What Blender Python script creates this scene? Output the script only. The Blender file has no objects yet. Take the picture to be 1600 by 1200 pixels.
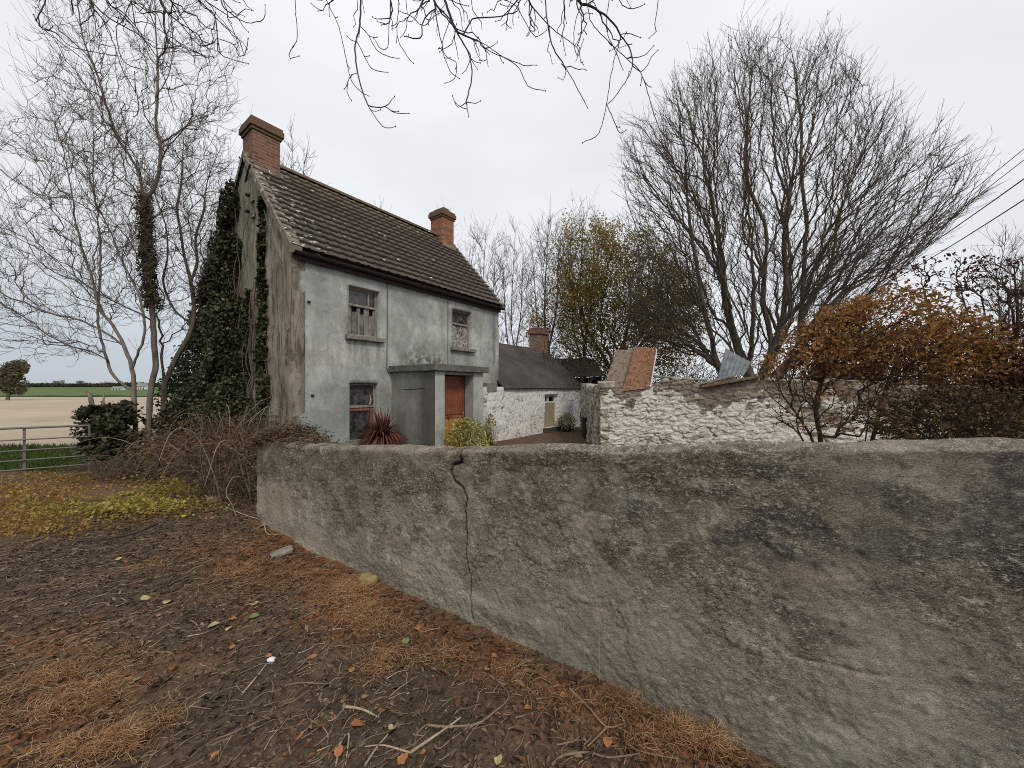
import bpy, bmesh, math, random
import numpy as np
from mathutils import Vector, Matrix, Euler
R = math.radians
SC = bpy.context.scene
C = SC.collection

# ------------------------------------------------------------------ camera
FPX = 585.0            # focal length in pixels of the 1600 px wide photograph
EYE = 1.6
HOR = 608.0            # horizon row
cd = bpy.data.cameras.new('camera')
cam = bpy.data.objects.new('camera', cd); C.objects.link(cam)
cd.sensor_width = 36.0
cd.lens = 36.0 * FPX / 1600.0
cd.shift_y = (HOR - 600.0) / 1600.0
cd.clip_start = 0.05; cd.clip_end = 3000
cam.location = (0, 0, EYE); cam.rotation_euler = (R(90), 0, 0)
SC.camera = cam

# ------------------------------------------------------------------ sky, sun, exposure
SUN_EL, SUN_AZ = R(44), R(152)      # azimuth clockwise from +Y
world = bpy.data.worlds.new('World'); SC.world = world; world.use_nodes = True
wn = world.node_tree.nodes; wl = world.node_tree.links
for n in list(wn): wn.remove(n)
w_out = wn.new('ShaderNodeOutputWorld'); w_bg = wn.new('ShaderNodeBackground')
w_bg.inputs['Strength'].default_value = 0.12
sky = wn.new('ShaderNodeTexSky'); sky.sky_type = 'NISHITA'; sky.sun_disc = False
sky.sun_elevation = SUN_EL; sky.sun_rotation = SUN_AZ
w_tc = wn.new('ShaderNodeTexCoord'); w_sep = wn.new('ShaderNodeSeparateXYZ')
wl.new(w_tc.outputs['Generated'], w_sep.inputs[0])
# cloud deck: bright overhead, slate grey towards the low western horizon
w_r = wn.new('ShaderNodeValToRGB')
for i, (p, c) in enumerate([(0.0, (3.8, 4.25, 4.8)), (0.10, (4.5, 4.9, 5.4)), (0.30, (6.6, 6.75, 6.95)), (0.62, (7.3, 7.4, 7.65)), (1.0, (7.5, 7.6, 7.85))]):
    e = w_r.color_ramp.elements[i] if i < 2 else w_r.color_ramp.elements.new(p)
    e.position = p; e.color = (*c, 1)
wl.new(w_sep.outputs['Z'], w_r.inputs[0])
w_n = wn.new('ShaderNodeTexNoise'); w_n.inputs['Scale'].default_value = 1.6; w_n.inputs['Detail'].default_value = 4
w_map = wn.new('ShaderNodeMapping'); w_map.inputs['Scale'].default_value = (1, 1, 3.0)
wl.new(w_tc.outputs['Generated'], w_map.inputs[0]); wl.new(w_map.outputs[0], w_n.inputs['Vector'])
w_mr = wn.new('ShaderNodeMapRange'); w_mr.inputs[1].default_value = 0.3; w_mr.inputs[2].default_value = 0.7
w_mr.inputs[3].default_value = 0.88; w_mr.inputs[4].default_value = 1.04
wl.new(w_n.outputs['Fac'], w_mr.inputs[0])
# brighter to the east (right)
w_e = wn.new('ShaderNodeMapRange'); w_e.inputs[1].default_value = -0.8; w_e.inputs[2].default_value = 0.2
w_e.inputs[3].default_value = 0.0; w_e.inputs[4].default_value = 1.0; w_e.clamp = True
wl.new(w_sep.outputs['X'], w_e.inputs[0])
w_mx = wn.new('ShaderNodeMix'); w_mx.data_type = 'RGBA'
wl.new(w_e.outputs[0], w_mx.inputs[0]); wl.new(w_r.outputs[0], w_mx.inputs[6])
w_r2 = wn.new('ShaderNodeValToRGB')
for i, (p, c) in enumerate([(0.0, (6.5, 6.75, 7.05)), (0.3, (6.9, 7.05, 7.35)), (1.0, (7.4, 7.5, 7.75))]):
    e = w_r2.color_ramp.elements[i] if i < 2 else w_r2.color_ramp.elements.new(p)
    e.position = p; e.color = (*c, 1)
wl.new(w_sep.outputs['Z'], w_r2.inputs[0]); wl.new(w_r2.outputs[0], w_mx.inputs[7])
w_sc = wn.new('ShaderNodeVectorMath'); w_sc.operation = 'SCALE'
wl.new(w_mx.outputs[2], w_sc.inputs[0]); wl.new(w_mr.outputs[0], w_sc.inputs['Scale'])
w_fin = wn.new('ShaderNodeMix'); w_fin.data_type = 'RGBA'; w_fin.inputs[0].default_value = 0.94
wl.new(sky.outputs[0], w_fin.inputs[6]); wl.new(w_sc.outputs[0], w_fin.inputs[7])
wl.new(w_fin.outputs[2], w_bg.inputs['Color']); wl.new(w_bg.outputs[0], w_out.inputs['Surface'])

sl = bpy.data.lights.new('sun', 'SUN'); sl.energy = 1.5; sl.angle = R(12); sl.color = (1.0, 0.91, 0.78)
sun = bpy.data.objects.new('sun', sl); C.objects.link(sun)
sdir = Vector((math.sin(SUN_AZ) * math.cos(SUN_EL), math.cos(SUN_AZ) * math.cos(SUN_EL), math.sin(SUN_EL)))
sun.rotation_euler = sdir.to_track_quat('Z', 'Y').to_euler()

SC.view_settings.view_transform = 'Standard'; SC.view_settings.look = 'None'
SC.view_settings.exposure = 0.14; SC.view_settings.gamma = 1.0
SC.render.engine = 'CYCLES'
SC.cycles.max_bounces = 6; SC.cycles.transparent_max_bounces = 12
SC.cycles.use_denoising = False
SC.cycles.filter_width = 1.0
SC.cycles.denoising_prefilter = 'ACCURATE'

# ------------------------------------------------------------------ noise (numpy)
def _h(ix, iy, iz, seed):
    n = (ix.astype(np.int64) * 374761393 + iy.astype(np.int64) * 668265263 + iz.astype(np.int64) * 2147483647 // 3 + seed * 974711) & 0xffffffff
    n = ((n ^ (n >> 13)) * 1274126177) & 0xffffffff
    n = ((n ^ (n >> 15)) * 2246822519) & 0xffffffff
    n = n ^ (n >> 16)
    return (n & 0xffffff).astype(np.float64) / 0xffffff
def vnoise(x, y, z=None, seed=0):
    x = np.asarray(x, float); y = np.asarray(y, float)
    z = np.zeros_like(x) if z is None else np.asarray(z, float) + np.zeros_like(x)
    ix, iy, iz = np.floor(x), np.floor(y), np.floor(z)
    fx, fy, fz = x - ix, y - iy, z - iz
    fx = fx*fx*(3-2*fx); fy = fy*fy*(3-2*fy); fz = fz*fz*(3-2*fz)
    def L(a, b, t): return a + (b - a) * t
    c = [[[_h(ix+i, iy+j, iz+k, seed) for k in (0, 1)] for j in (0, 1)] for i in (0, 1)]
    r = L(L(L(c[0][0][0], c[1][0][0], fx), L(c[0][1][0], c[1][1][0], fx), fy),
          L(L(c[0][0][1], c[1][0][1], fx), L(c[0][1][1], c[1][1][1], fx), fy), fz)
    return r * 2 - 1
def fbm(x, y, z=None, oct=4, seed=0, gain=0.5, lac=2.03):
    s = 0; a = 1; t = 0
    x = np.asarray(x, float); y = np.asarray(y, float)
    for o in range(oct):
        s = s + a * vnoise(x, y, z, seed + o * 17); t += a; a *= gain
        x = x * lac + 3.7; y = y * lac + 1.3
        if z is not None: z = np.asarray(z, float) * lac + 5.1
    return s / t * 1.6
def sstep(a, b, x):
    t = np.clip((np.asarray(x, float) - a) / (b - a), 0, 1); return t*t*(3-2*t)
def segdist(px, py, pts):
    d = np.full(np.shape(px), 1e9)
    for (x0, y0), (x1, y1) in zip(pts[:-1], pts[1:]):
        vx, vy = x1-x0, y1-y0; L = vx*vx+vy*vy + 1e-12
        t = np.clip(((px-x0)*vx + (py-y0)*vy)/L, 0, 1)
        d = np.minimum(d, np.hypot(px-(x0+t*vx), py-(y0+t*vy)))
    return d

# ------------------------------------------------------------------ mesh helpers
def P(px, py, Y):
    """photo pixel at depth Y -> world point"""
    return np.array([(px - 800.0) / FPX * Y, Y, EYE + (HOR - py) / FPX * Y])
def tag(o, label=None, cat=None, group=None, kind=None):
    if label: o['label'] = label
    if cat: o['category'] = cat
    if group: o['group'] = group
    if kind: o['kind'] = kind
    return o
def empty(name, loc=(0, 0, 0), rz=0.0, label=None, cat=None, group=None):
    o = bpy.data.objects.new(name, None); C.objects.link(o)
    o.location = loc; o.rotation_euler = (0, 0, rz); o.empty_display_size = 0.2
    return tag(o, label, cat, group)
def mesh(name, V, F, mat, parent=None, smooth=False, attrs=None, loc=None):
    """F: list of int arrays (n,3) / (n,4), or python list of faces"""
    me = bpy.data.meshes.new(name)
    V = np.asarray(V, dtype=np.float32).reshape(-1, 3)
    if isinstance(F, list) and len(F) and not isinstance(F[0], np.ndarray):
        me.from_pydata([tuple(map(float, v)) for v in V], [], [tuple(f) for f in F])
    else:
        if isinstance(F, np.ndarray): F = [F]
        F = [f for f in F if len(f)]
        me.vertices.add(len(V)); me.vertices.foreach_set('co', V.ravel())
        li = np.concatenate([f.ravel() for f in F]).astype(np.int32)
        tot = np.concatenate([np.full(len(f), f.shape[1], np.int32) for f in F])
        st = np.concatenate([[0], np.cumsum(tot)[:-1]]).astype(np.int32)
        me.loops.add(len(li)); me.loops.foreach_set('vertex_index', li)
        me.polygons.add(len(tot)); me.polygons.foreach_set('loop_start', st)
        me.update(calc_edges=True)
    if smooth: me.polygons.foreach_set('use_smooth', np.ones(len(me.polygons), bool))
    if attrs:
        for k, a in attrs.items():
            at = me.attributes.new(k, 'FLOAT', 'POINT'); at.data.foreach_set('value', np.asarray(a, np.float32).ravel())
    if mat is not None:
        for m in (mat if isinstance(mat, (list, tuple)) else [mat]): me.materials.append(m)
    me.update()
    o = bpy.data.objects.new(name, me); C.objects.link(o)
    if parent is not None: o.parent = parent
    if loc is not None: o.location = loc
    return o
def gridF(nu, nv, off=0, flip=False):
    i = np.arange(nu-1)[:, None] * nv + np.arange(nv-1)[None, :] + off
    f = np.stack([i, i+nv, i+nv+1, i+1], -1).reshape(-1, 4)
    return f[:, ::-1].copy() if flip else f
class MB:
    """collects small solids"""
    def __init__(s): s.V = []; s.F = []
    def add(s, V, F):
        o = len(s.V); s.V += [tuple(map(float, v)) for v in V]; s.F += [tuple(int(i)+o for i in f) for f in F]; return s
    def box(s, a, b, jit=0.0, rnd=None):
        x0, y0, z0 = a; x1, y1, z1 = b
        V = [(x0,y0,z0),(x1,y0,z0),(x1,y1,z0),(x0,y1,z0),(x0,y0,z1),(x1,y0,z1),(x1,y1,z1),(x0,y1,z1)]
        if jit: V = [tuple(c + rnd.uniform(-jit, jit) for c in v) for v in V]
        return s.add(V, [(0,3,2,1),(4,5,6,7),(0,1,5,4),(1,2,6,5),(2,3,7,6),(3,0,4,7)])
    def hexa(s, b4, t4):
        return s.add(list(b4)+list(t4), [(0,3,2,1),(4,5,6,7),(0,1,5,4),(1,2,6,5),(2,3,7,6),(3,0,4,7)])
    def tube(s, pts, r, k=8):
        pts = [Vector(p) for p in pts]; n = len(pts)
        rs = r if isinstance(r, (list, tuple)) else [r]*n
        V = []; 
        for i, p in enumerate(pts):
            t = (pts[min(i+1, n-1)] - pts[max(i-1, 0)]).normalized()
            a = Vector((0,0,1)) if abs(t.z) < 0.9 else Vector((1,0,0))
            u = t.cross(a).normalized(); w = t.cross(u).normalized()
            for j in range(k):
                g = 2*math.pi*j/k; V.append(p + (u*math.cos(g) + w*math.sin(g))*rs[i])
        F = [(i*k+j, (i+1)*k+j, (i+1)*k+(j+1)%k, i*k+(j+1)%k) for i in range(n-1) for j in range(k)]
        F += [tuple(range(k)), tuple(reversed(range((n-1)*k, n*k)))]
        return s.add(V, F)
    def build(s, name, mat, parent=None, bevel=0.0, smooth=False, loc=None):
        o = mesh(name, s.V, s.F, mat, parent, smooth, loc=loc)
        if bevel:
            m = o.modifiers.new('bevel', 'BEVEL'); m.width = bevel; m.segments = 2; m.limit_method = 'ANGLE'; m.angle_limit = R(40)
        return o
def tubes(chains, k):
    """chains: list of (pts(n,3), r(n)) -> V, F vectorised; open tubes tapering"""
    chains = [c for c in chains if len(c[0]) > 1]
    if not chains: return np.zeros((0, 3)), np.zeros((0, 4), int)
    Pn = np.concatenate([c[0] for c in chains]); r = np.concatenate([c[1] for c in chains])
    ln = np.array([len(c[0]) for c in chains]); st = np.concatenate([[0], np.cumsum(ln)[:-1]])
    idx = np.arange(len(Pn)); first = np.zeros(len(Pn), bool); first[st] = True
    last = np.zeros(len(Pn), bool); last[st+ln-1] = True
    T = Pn[np.where(last, idx, idx+1).clip(max=len(Pn)-1)] - Pn[np.where(first, idx, idx-1).clip(min=0)]
    T /= np.linalg.norm(T, axis=1, keepdims=True) + 1e-9
    # one reference per chain, perpendicular-ish to its mean direction
    mean = np.add.reduceat(T, st, axis=0); mean /= np.linalg.norm(mean, axis=1, keepdims=True) + 1e-9
    ax = np.argmin(np.abs(mean), axis=1); ref = np.eye(3)[ax]; ref = np.repeat(ref, ln, axis=0)
    u = np.cross(T, ref); u /= np.linalg.norm(u, axis=1, keepdims=True) + 1e-9
    w = np.cross(T, u)
    a = np.arange(k) * 2*np.pi/k
    V = Pn[:, None, :] + r[:, None, None] * (np.cos(a)[None, :, None]*u[:, None, :] + np.sin(a)[None, :, None]*w[:, None, :])
    i = idx[~last]; j = np.arange(k)
    F = np.stack([i[:, None]*k + j, (i+1)[:, None]*k + j, (i+1)[:, None]*k + (j+1) % k, i[:, None]*k + (j+1) % k], -1).reshape(-1, 4)
    return V.reshape(-1, 3), F
def join(parts):
    V = []; F3 = []; F4 = []; o = 0
    for v, f in parts:
        V.append(v); (F4 if f.shape[1] == 4 else F3).append(f + o); o += len(v)
    return np.concatenate(V), [np.concatenate(x) for x in (F3, F4) if x]
def leafV(pts, size, rng, up=0.3, aspect=0.55, fold=0.25, dirs=None, nrm=None):
    """small folded leaf per point: 4 verts, 2 tris"""
    n = len(pts)
    d = rng.normal(size=(n, 3)) if dirs is None else dirs + rng.normal(size=(n, 3))*0.35
    d /= np.linalg.norm(d, axis=1, keepdims=True) + 1e-9
    m = rng.normal(size=(n, 3)); m[:, 2] += up
    if nrm is not None: m = m*0.6 + nrm
    s = np.cross(d, m); s /= np.linalg.norm(s, axis=1, keepdims=True) + 1e-9
    nn = np.cross(s, d)
    sz = (size * rng.uniform(0.6, 1.3, n))[:, None]
    a = pts; b = pts + d*sz; mid = pts + d*sz*0.45 
    l = mid + s*sz*aspect*0.5 + nn*sz*fold*0.3; r = mid - s*sz*aspect*0.5 + nn*sz*fold*0.3
    V = np.stack([a, l, b, r], 1).reshape(-1, 3)
    i = np.arange(n)*4
    F = np.concatenate([np.stack([i, i+1, i+2], 1), np.stack([i, i+2, i+3], 1)])
    return V, F

# ------------------------------------------------------------------ material helper
class M:
    def __init__(s, name, rough=0.9):
        s.m = bpy.data.materials.new(name); s.m.use_nodes = True
        s.nt = s.m.node_tree; s.n = s.nt.nodes; s.l = s.nt.links
        s.b = s.n.get('Principled BSDF'); s.b.inputs['Roughness'].default_value = rough
        s.b.inputs['Specular IOR Level'].default_value = 0.25
        s.tc = s.n.new('ShaderNodeTexCoord')
    def _in(s, sock, v):
        if isinstance(v, bpy.types.NodeSocket): s.l.new(v, sock)
        elif isinstance(v, (tuple, list)) and len(v) == 3 and sock.type == 'RGBA': sock.default_value = (*v, 1)
        else: sock.default_value = v
    def co(s, scale=(1, 1, 1), rot=(0, 0, 0), kind='Object'):
        mp = s.n.new('ShaderNodeMapping'); s.l.new(s.tc.outputs[kind], mp.inputs[0])
        mp.inputs['Scale'].default_value = scale; mp.inputs['Rotation'].default_value = rot
        return mp.outputs[0]
    def noise(s, v, scale, detail=4, rough=0.55, dist=0.0, out='Fac'):
        t = s.n.new('ShaderNodeTexNoise'); s.l.new(v, t.inputs['Vector'])
        t.inputs['Scale'].default_value = scale; t.inputs['Detail'].default_value = detail
        t.inputs['Roughness'].default_value = rough; t.inputs['Distortion'].default_value = dist
        return t.outputs[out]
    def vor(s, v, scale, feat='F1', out='Distance', rnd=1.0):
        t = s.n.new('ShaderNodeTexVoronoi'); t.feature = feat; s.l.new(v, t.inputs['Vector'])
        t.inputs['Scale'].default_value = scale; t.inputs['Randomness'].default_value = rnd
        return t.outputs[out]
    def ramp(s, f, *st):
        r = s.n.new('ShaderNodeValToRGB'); s._in(r.inputs[0], f); e = r.color_ramp.elements
        for i, (p, c) in enumerate(st):
            el = e[i] if i < 2 else e.new(p); el.position = p
            el.color = (*c, 1) if isinstance(c, (tuple, list)) else (c, c, c, 1)
        return r.outputs[0]
    def st(s, f, a, b):
        r = s.n.new('ShaderNodeMapRange'); s._in(r.inputs[0], f)
        r.inputs[1].default_value = a; r.inputs[2].default_value = b; r.clamp = True; return r.outputs[0]
    def mix(s, f, a, b, mode='MIX'):
        m = s.n.new('ShaderNodeMix'); m.data_type = 'RGBA'; m.blend_type = mode
        s._in(m.inputs[0], f); s._in(m.inputs[6], a); s._in(m.inputs[7], b); return m.outputs[2]
    def op(s, o, a, b=0.0):
        m = s.n.new('ShaderNodeMath'); m.operation = o; s._in(m.inputs[0], a); s._in(m.inputs[1], b); return m.outputs[0]
    def attr(s, name):
        a = s.n.new('ShaderNodeAttribute'); a.attribute_name = name; return a.outputs['Fac']
    def xyz(s, v=None):
        x = s.n.new('ShaderNodeSeparateXYZ'); s.l.new(v or s.tc.outputs['Object'], x.inputs[0]); return x.outputs
    def comb(s, x, y, z):
        c = s.n.new('ShaderNodeCombineXYZ'); s._in(c.inputs[0], x); s._in(c.inputs[1], y); s._in(c.inputs[2], z); return c.outputs[0]
    def island(s):
        return s.n.new('ShaderNodeNewGeometry').outputs['Random Per Island']
    def bump(s, h, strength=0.5, dist=0.02, prev=None):
        b = s.n.new('ShaderNodeBump'); s._in(b.inputs['Height'], h)
        b.inputs['Strength'].default_value = strength; b.inputs['Distance'].default_value = dist
        if prev is not None: s.l.new(prev, b.inputs['Normal'])
        return b.outputs[0]
    def out(s, color, normal=None, rough=None, transl=None):
        s._in(s.b.inputs['Base Color'], color)
        if normal is not None: s.l.new(normal, s.b.inputs['Normal'])
        if rough is not None: s._in(s.b.inputs['Roughness'], rough)
        if transl:
            t = s.n.new('ShaderNodeBsdfTranslucent'); s._in(t.inputs['Color'], color)
            mx = s.n.new('ShaderNodeMixShader'); mx.inputs[0].default_value = transl
            s.l.new(s.b.outputs[0], mx.inputs[1]); s.l.new(t.outputs[0], mx.inputs[2])
            o = [n for n in s.n if n.type == 'OUTPUT_MATERIAL'][0]; s.l.new(mx.outputs[0], o.inputs['Surface'])
        return s.m
def simple(name, col, rough=0.9, var=0.25, scale=20, bump=0.3, bd=0.01, metallic=0.0, zs=1.0):
    m = M(name, rough); v = m.co((1, 1, zs)); n = m.noise(v, scale, 5, 0.6)
    c = m.mix(m.st(n, 0.3, 0.7), tuple(x*(1-var) for x in col), tuple(min(1, x*(1+var)) for x in col))
    m.b.inputs['Metallic'].default_value = metallic
    return m.out(c, m.bump(n, bump, bd))
def leafmat(name, cols, transl=0.25, rough=0.6):
    m = M(name, rough); i = m.island(); k = len(cols)
    c = m.ramp(i, *[(j/(k-1), cc) for j, cc in enumerate(cols)])
    n = m.noise(m.co(), 1.3, 3); c = m.mix(m.st(n, 0.35, 0.65), m.mix(1.0, c, (0.6, 0.6, 0.6), 'MULTIPLY'), c)
    return m.out(c, transl=transl)

# ------------------------------------------------------------------ tree growth
def smooth_poly(pts, step):
    pts = np.asarray(pts, float)
    if len(pts) < 2: return pts
    # Catmull-Rom resample
    Q = np.vstack([2*pts[0]-pts[1], pts, 2*pts[-1]-pts[-2]]); out = []
    for i in range(1, len(Q)-2):
        p0, p1, p2, p3 = Q[i-1], Q[i], Q[i+1], Q[i+2]
        n = max(1, int(np.ceil(np.linalg.norm(p2-p1)/step)))
        t = (np.arange(n)/n)[:, None]
        out.append(0.5*((2*p1)+(-p0+p2)*t+(2*p0-5*p1+4*p2-p3)*t**2+(-p0+3*p1-3*p2+p3)*t**3))
    out.append(pts[-1:]); return np.vstack(out)
def grow(guides, tips, bf=0.5, step=0.25, rng=None, up=0.2, wander=0.04, follow=0.5, gjit=0.0, maxlen=None):
    rng = rng or np.random.default_rng(1)
    cap = sum(int(len(g)*60) for g in guides) + len(tips)*14 + 1000
    Pn = np.zeros((cap*2, 3)); par = np.full(cap*2, -1, int); pl = np.zeros(cap*2); D = np.zeros((cap*2, 3)); n = 0
    gflag = np.zeros(cap*2, bool)
    for gi, g in enumerate(guides):
        g = smooth_poly(g, step)
        if gjit: g = g + np.vstack([np.zeros((1, 3)), rng.normal(size=(len(g)-1, 3))*gjit])
        if gi == 0:
            Pn[0] = g[0]; n = 1; prev = 0; D[0] = (0, 0, 1); g = g[1:]
        else:
            d = np.linalg.norm(Pn[:n] - g[0], axis=1); prev = int(np.argmin(d))
            if d[prev] < step*0.4: g = g[1:]
            elif d[prev] > step*1.5:
                k = int(d[prev]/step)
                g = np.vstack([Pn[prev] + (g[0]-Pn[prev])*(np.arange(1, k+1)/(k+1))[:, None], g])
        for p in g:
            Pn[n] = p; par[n] = prev; L = np.linalg.norm(p - Pn[prev]); pl[n] = pl[prev] + L
            D[n] = (p - Pn[prev])/(L+1e-9); gflag[n] = True; prev = n; n += 1
    tips = np.asarray(tips); root = Pn[0]
    d0 = np.linalg.norm(tips[:, None, :] - Pn[None, :n:3, :], axis=2).min(1)
    tips = tips[np.argsort(d0 + rng.uniform(0, 0.6, len(tips))*d0.mean())]
    for T in tips:
        v = T - Pn[:n]; d = np.sqrt((v*v).sum(1))
        cosang = (v*D[:n]).sum(1)/(d+1e-6)
        cost = d*(1.55 - 0.75*cosang) + bf*pl[:n]; cost[0] += 3
        N = int(np.argmin(cost)); L = d[N]
        if L < step*0.3 or n + 40 > len(Pn): continue
        if maxlen and L > maxlen: continue
        k = max(2, int(np.ceil(L/step))); t = (np.arange(1, k+1)/k)[:, None]
        dirT = (T-Pn[N])/L
        m0 = (D[N]*follow + dirT*(1-follow)); m0 = m0/np.linalg.norm(m0)*L*.7
        m1 = dirT + np.array([0, 0, up]) ; m1 = m1/np.linalg.norm(m1)*L
        h = (2*t**3-3*t**2+1)*Pn[N] + (t**3-2*t**2+t)*m0 + (-2*t**3+3*t**2)*T + (t**3-t**2)*m1
        w = rng.normal(size=(k, 3))*wander*min(L, 1.5); h += w*np.minimum(1, 4*t*(1.15-t))
        prev = N
        for p in h:
            Pn[n] = p; par[n] = prev; l = np.linalg.norm(p-Pn[prev]); pl[n] = pl[prev]+l; D[n] = (p-Pn[prev])/(l+1e-9); prev = n; n += 1
    return Pn[:n], par[:n], gflag[:n], D[:n]
def tree_mesh(Pn, par, tip_r, expo, gflag=None, thick=0.03, rmin_g=None):
    n = len(Pn); cnt = np.zeros(n); ch = np.zeros(n, int)
    for i in range(n-1, 0, -1):
        if ch[i] == 0: cnt[i] = 1
        cnt[par[i]] += cnt[i]; ch[par[i]] += 1
    r = tip_r*np.maximum(cnt, 1)**(1/expo)
    main = np.full(n, -1); best = np.zeros(n)
    for i in range(1, n):
        if cnt[i] > best[par[i]]: best[par[i]] = cnt[i]; main[par[i]] = i
    ismain = np.zeros(n, bool); ismain[main[main >= 0]] = True
    thickc, thinc = [], []
    for i in range(n):
        if i == 0 or not ismain[i]:
            c = [i]; j = i
            while main[j] >= 0: j = main[j]; c.append(j)
            c = np.array(c); pts = Pn[c]; rr = r[c].copy()
            if i > 0:
                pts = np.vstack([Pn[par[i]], pts]); rr = np.concatenate([[min(rr[0]*1.25, r[par[i]])], rr])
            rr[-1] *= 0.5
            if len(rr) > 4: rr = np.convolve(np.pad(rr, 1, 'edge'), [0.25, 0.5, 0.25], 'valid')
            # split where it goes thin
            k = int(np.argmax(rr < thick)) if (rr < thick).any() else len(rr)
            if k > 1: thickc.append((pts[:k+1], rr[:k+1]))
            if k < len(rr): thinc.append((pts[max(0, k-1 if k > 0 else 0):], rr[max(0, k-1 if k > 0 else 0):]))
    return thickc, thinc, r, cnt
def spurs(Pn, D, r, rng, n, L, ang, r0, rmax, up, rmin=0.0, keep=None, k=5):
    ok = (r < rmax) & (r >= rmin)
    if keep is not None: ok &= keep(Pn)
    idx = np.nonzero(ok)[0]
    if len(idx) == 0: return []
    i = rng.choice(idx, n); d = D[i]; s = rng.normal(size=(n, 3)); s -= (s*d).sum(1, keepdims=True)*d; s /= np.linalg.norm(s, axis=1, keepdims=True)
    a = rng.normal(ang, .18, n)[:, None]; dd = d*np.cos(a)+s*np.sin(a); ln = (rng.uniform(*L, n)*rng.uniform(.5, 1, n))[:, None, None]
    t = np.linspace(0, 1, k)[None, :, None]; j = rng.uniform(0, 1, (n, 1))*.0
    G = Pn[i][:, None, :] + dd[:, None, :]*ln*t + np.array([0, 0, 1.])*up*ln*t**2 + rng.normal(size=(n, 1, 3))*.12*ln*t**2
    rad = np.linspace(r0, r0*.55, k)
    return [(G[q], rad) for q in range(n)]
def make_tree(name, guides, tips, mats, label, cat='tree', group=None, bf=0.5, step=0.25, tip_r=0.006, expo=2.3,
              up=0.2, wander=0.04, follow=0.5, seed=1, thick=0.03, leaves=None, kthin=3, maxlen=None, gjit=0.0, base=None, sp=()):
    rng = np.random.default_rng(seed)
    Pn, par, gf, D = grow(guides, tips, bf, step, rng, up, wander, follow, gjit, maxlen)
    tk, tn, r, cnt = tree_mesh(Pn, par, tip_r, expo, gf, thick)
    for q in sp:
        g2 = spurs(Pn, D, r, rng, **q); tn = tn + g2
        if q.get('up', 0) >= 0 and len(g2) > 10:      # a second order on the spurs
            P2 = np.vstack([c[0][1:] for c in g2]); D2 = np.vstack([np.diff(c[0], axis=0) for c in g2]); D2 /= np.linalg.norm(D2, axis=1, keepdims=True)+1e-9
            q2 = dict(q); q2['L'] = (q['L'][0]*.35, q['L'][1]*.4); q2['n'] = int(q['n']*.8); q2['keep'] = None; q2['rmin'] = 0; q2['r0'] = q['r0']*.85; tn = tn + spurs(P2, D2, np.zeros(len(P2)), rng, **q2)
    base = np.array(guides[0][0]) if base is None else np.array(base)
    e = empty(name, tuple(base), 0, label, cat, group)
    V, F = tubes(tk, 8)
    if len(V): mesh('trunk', V - base, F, mats[0], e, True)
    V, F = tubes(tn, kthin)
    if len(V): mesh('branches', V - base, F, mats[1], e, True)
    if leaves is not None:
        L = leaves(Pn, par, r, cnt, D, rng)
        if L is not None: mesh('crown', L[0] - base, L[1], mats[2], e)
    return e, Pn, r, D
def ell(n, c, rad, rng, shell=0.0):
    d = rng.normal(size=(n, 3)); d /= np.linalg.norm(d, axis=1, keepdims=True)
    q = rng.uniform(shell, 1, n)**(1/3.0)
    return np.array(c) + d*q[:, None]*np.array(rad)
# ================================================================== GROUND
WA = np.array([-3.05, 4.457]); WD = np.array([0.8293, -0.5588]); WM = np.array([-0.5588, -0.8293])   # wall foot, direction, camera side
def gh(x, y):
    x = np.asarray(x, float); y = np.asarray(y, float)
    d = -((x-WA[0])*WM[0] + (y-WA[1])*WM[1]); s = (x-WA[0])*WD[0] + (y-WA[1])*WD[1]
    yard = sstep(0.12, 0.6, d)*sstep(-0.9, 0.25, s)*(1 - sstep(60, 85, y))
    left = (1-sstep(-3, -1, s + 0*d))
    z = -0.5*yard - 0.25*sstep(5.0, 8.5, y)*(1-yard)
    z = z + np.where(y > 90, (y-90)*0.0205, 0) 
    near = 1 - sstep(9, 14, np.hypot(x, y))
    z = z + near*(0.028*fbm(x*1.1, y*1.1, oct=4, seed=3) + 0.012*fbm(x*7, y*7, oct=3, seed=5))*(1-0.5*yard)
    front = np.where(d < 0, sstep(0.22, 0.02, -d), 1-sstep(.12, .2, d))*(s > -0.2)
    z = z - 0.030*front*near*sstep(-0.2, 1.5, s)
    return z
def axis(dense, lo, hi, step, g=1.18):
    a = list(np.arange(dense[0], dense[1], step)); h = step
    x = a[-1]
    while x < hi: h *= g; x += h; a.append(x)
    h = step; x = a[0]; b = []
    while x > lo: h *= g; x -= h; b.append(x)
    return np.array(b[::-1] + a)
gx = axis((-4.6, 2.2), -700, 700, 0.016); gy = axis((0.9, 5.2), -80, 900, 0.016)
GX, GY = np.meshgrid(gx, gy, indexing='ij')
gz = gh(GX, GY)
nearm = 1 - sstep(5.5, 8, np.hypot(GX, GY))
gz = gz + nearm*(0.006*fbm(GX*28, GY*28, oct=3, seed=8) + 0.004*np.abs(fbm(GX*60, GY*60, oct=2, seed=9)))
def blob(x, y, lst):
    m = np.zeros(np.shape(x))
    for px, py, r, k in lst:
        Y = EYE/((py-HOR)/FPX); X = (px-800)/FPX*Y
        m = np.maximum(m, k*np.exp(-(((x-X)**2+(y-Y)**2)/(r*r))))
    return m
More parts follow.
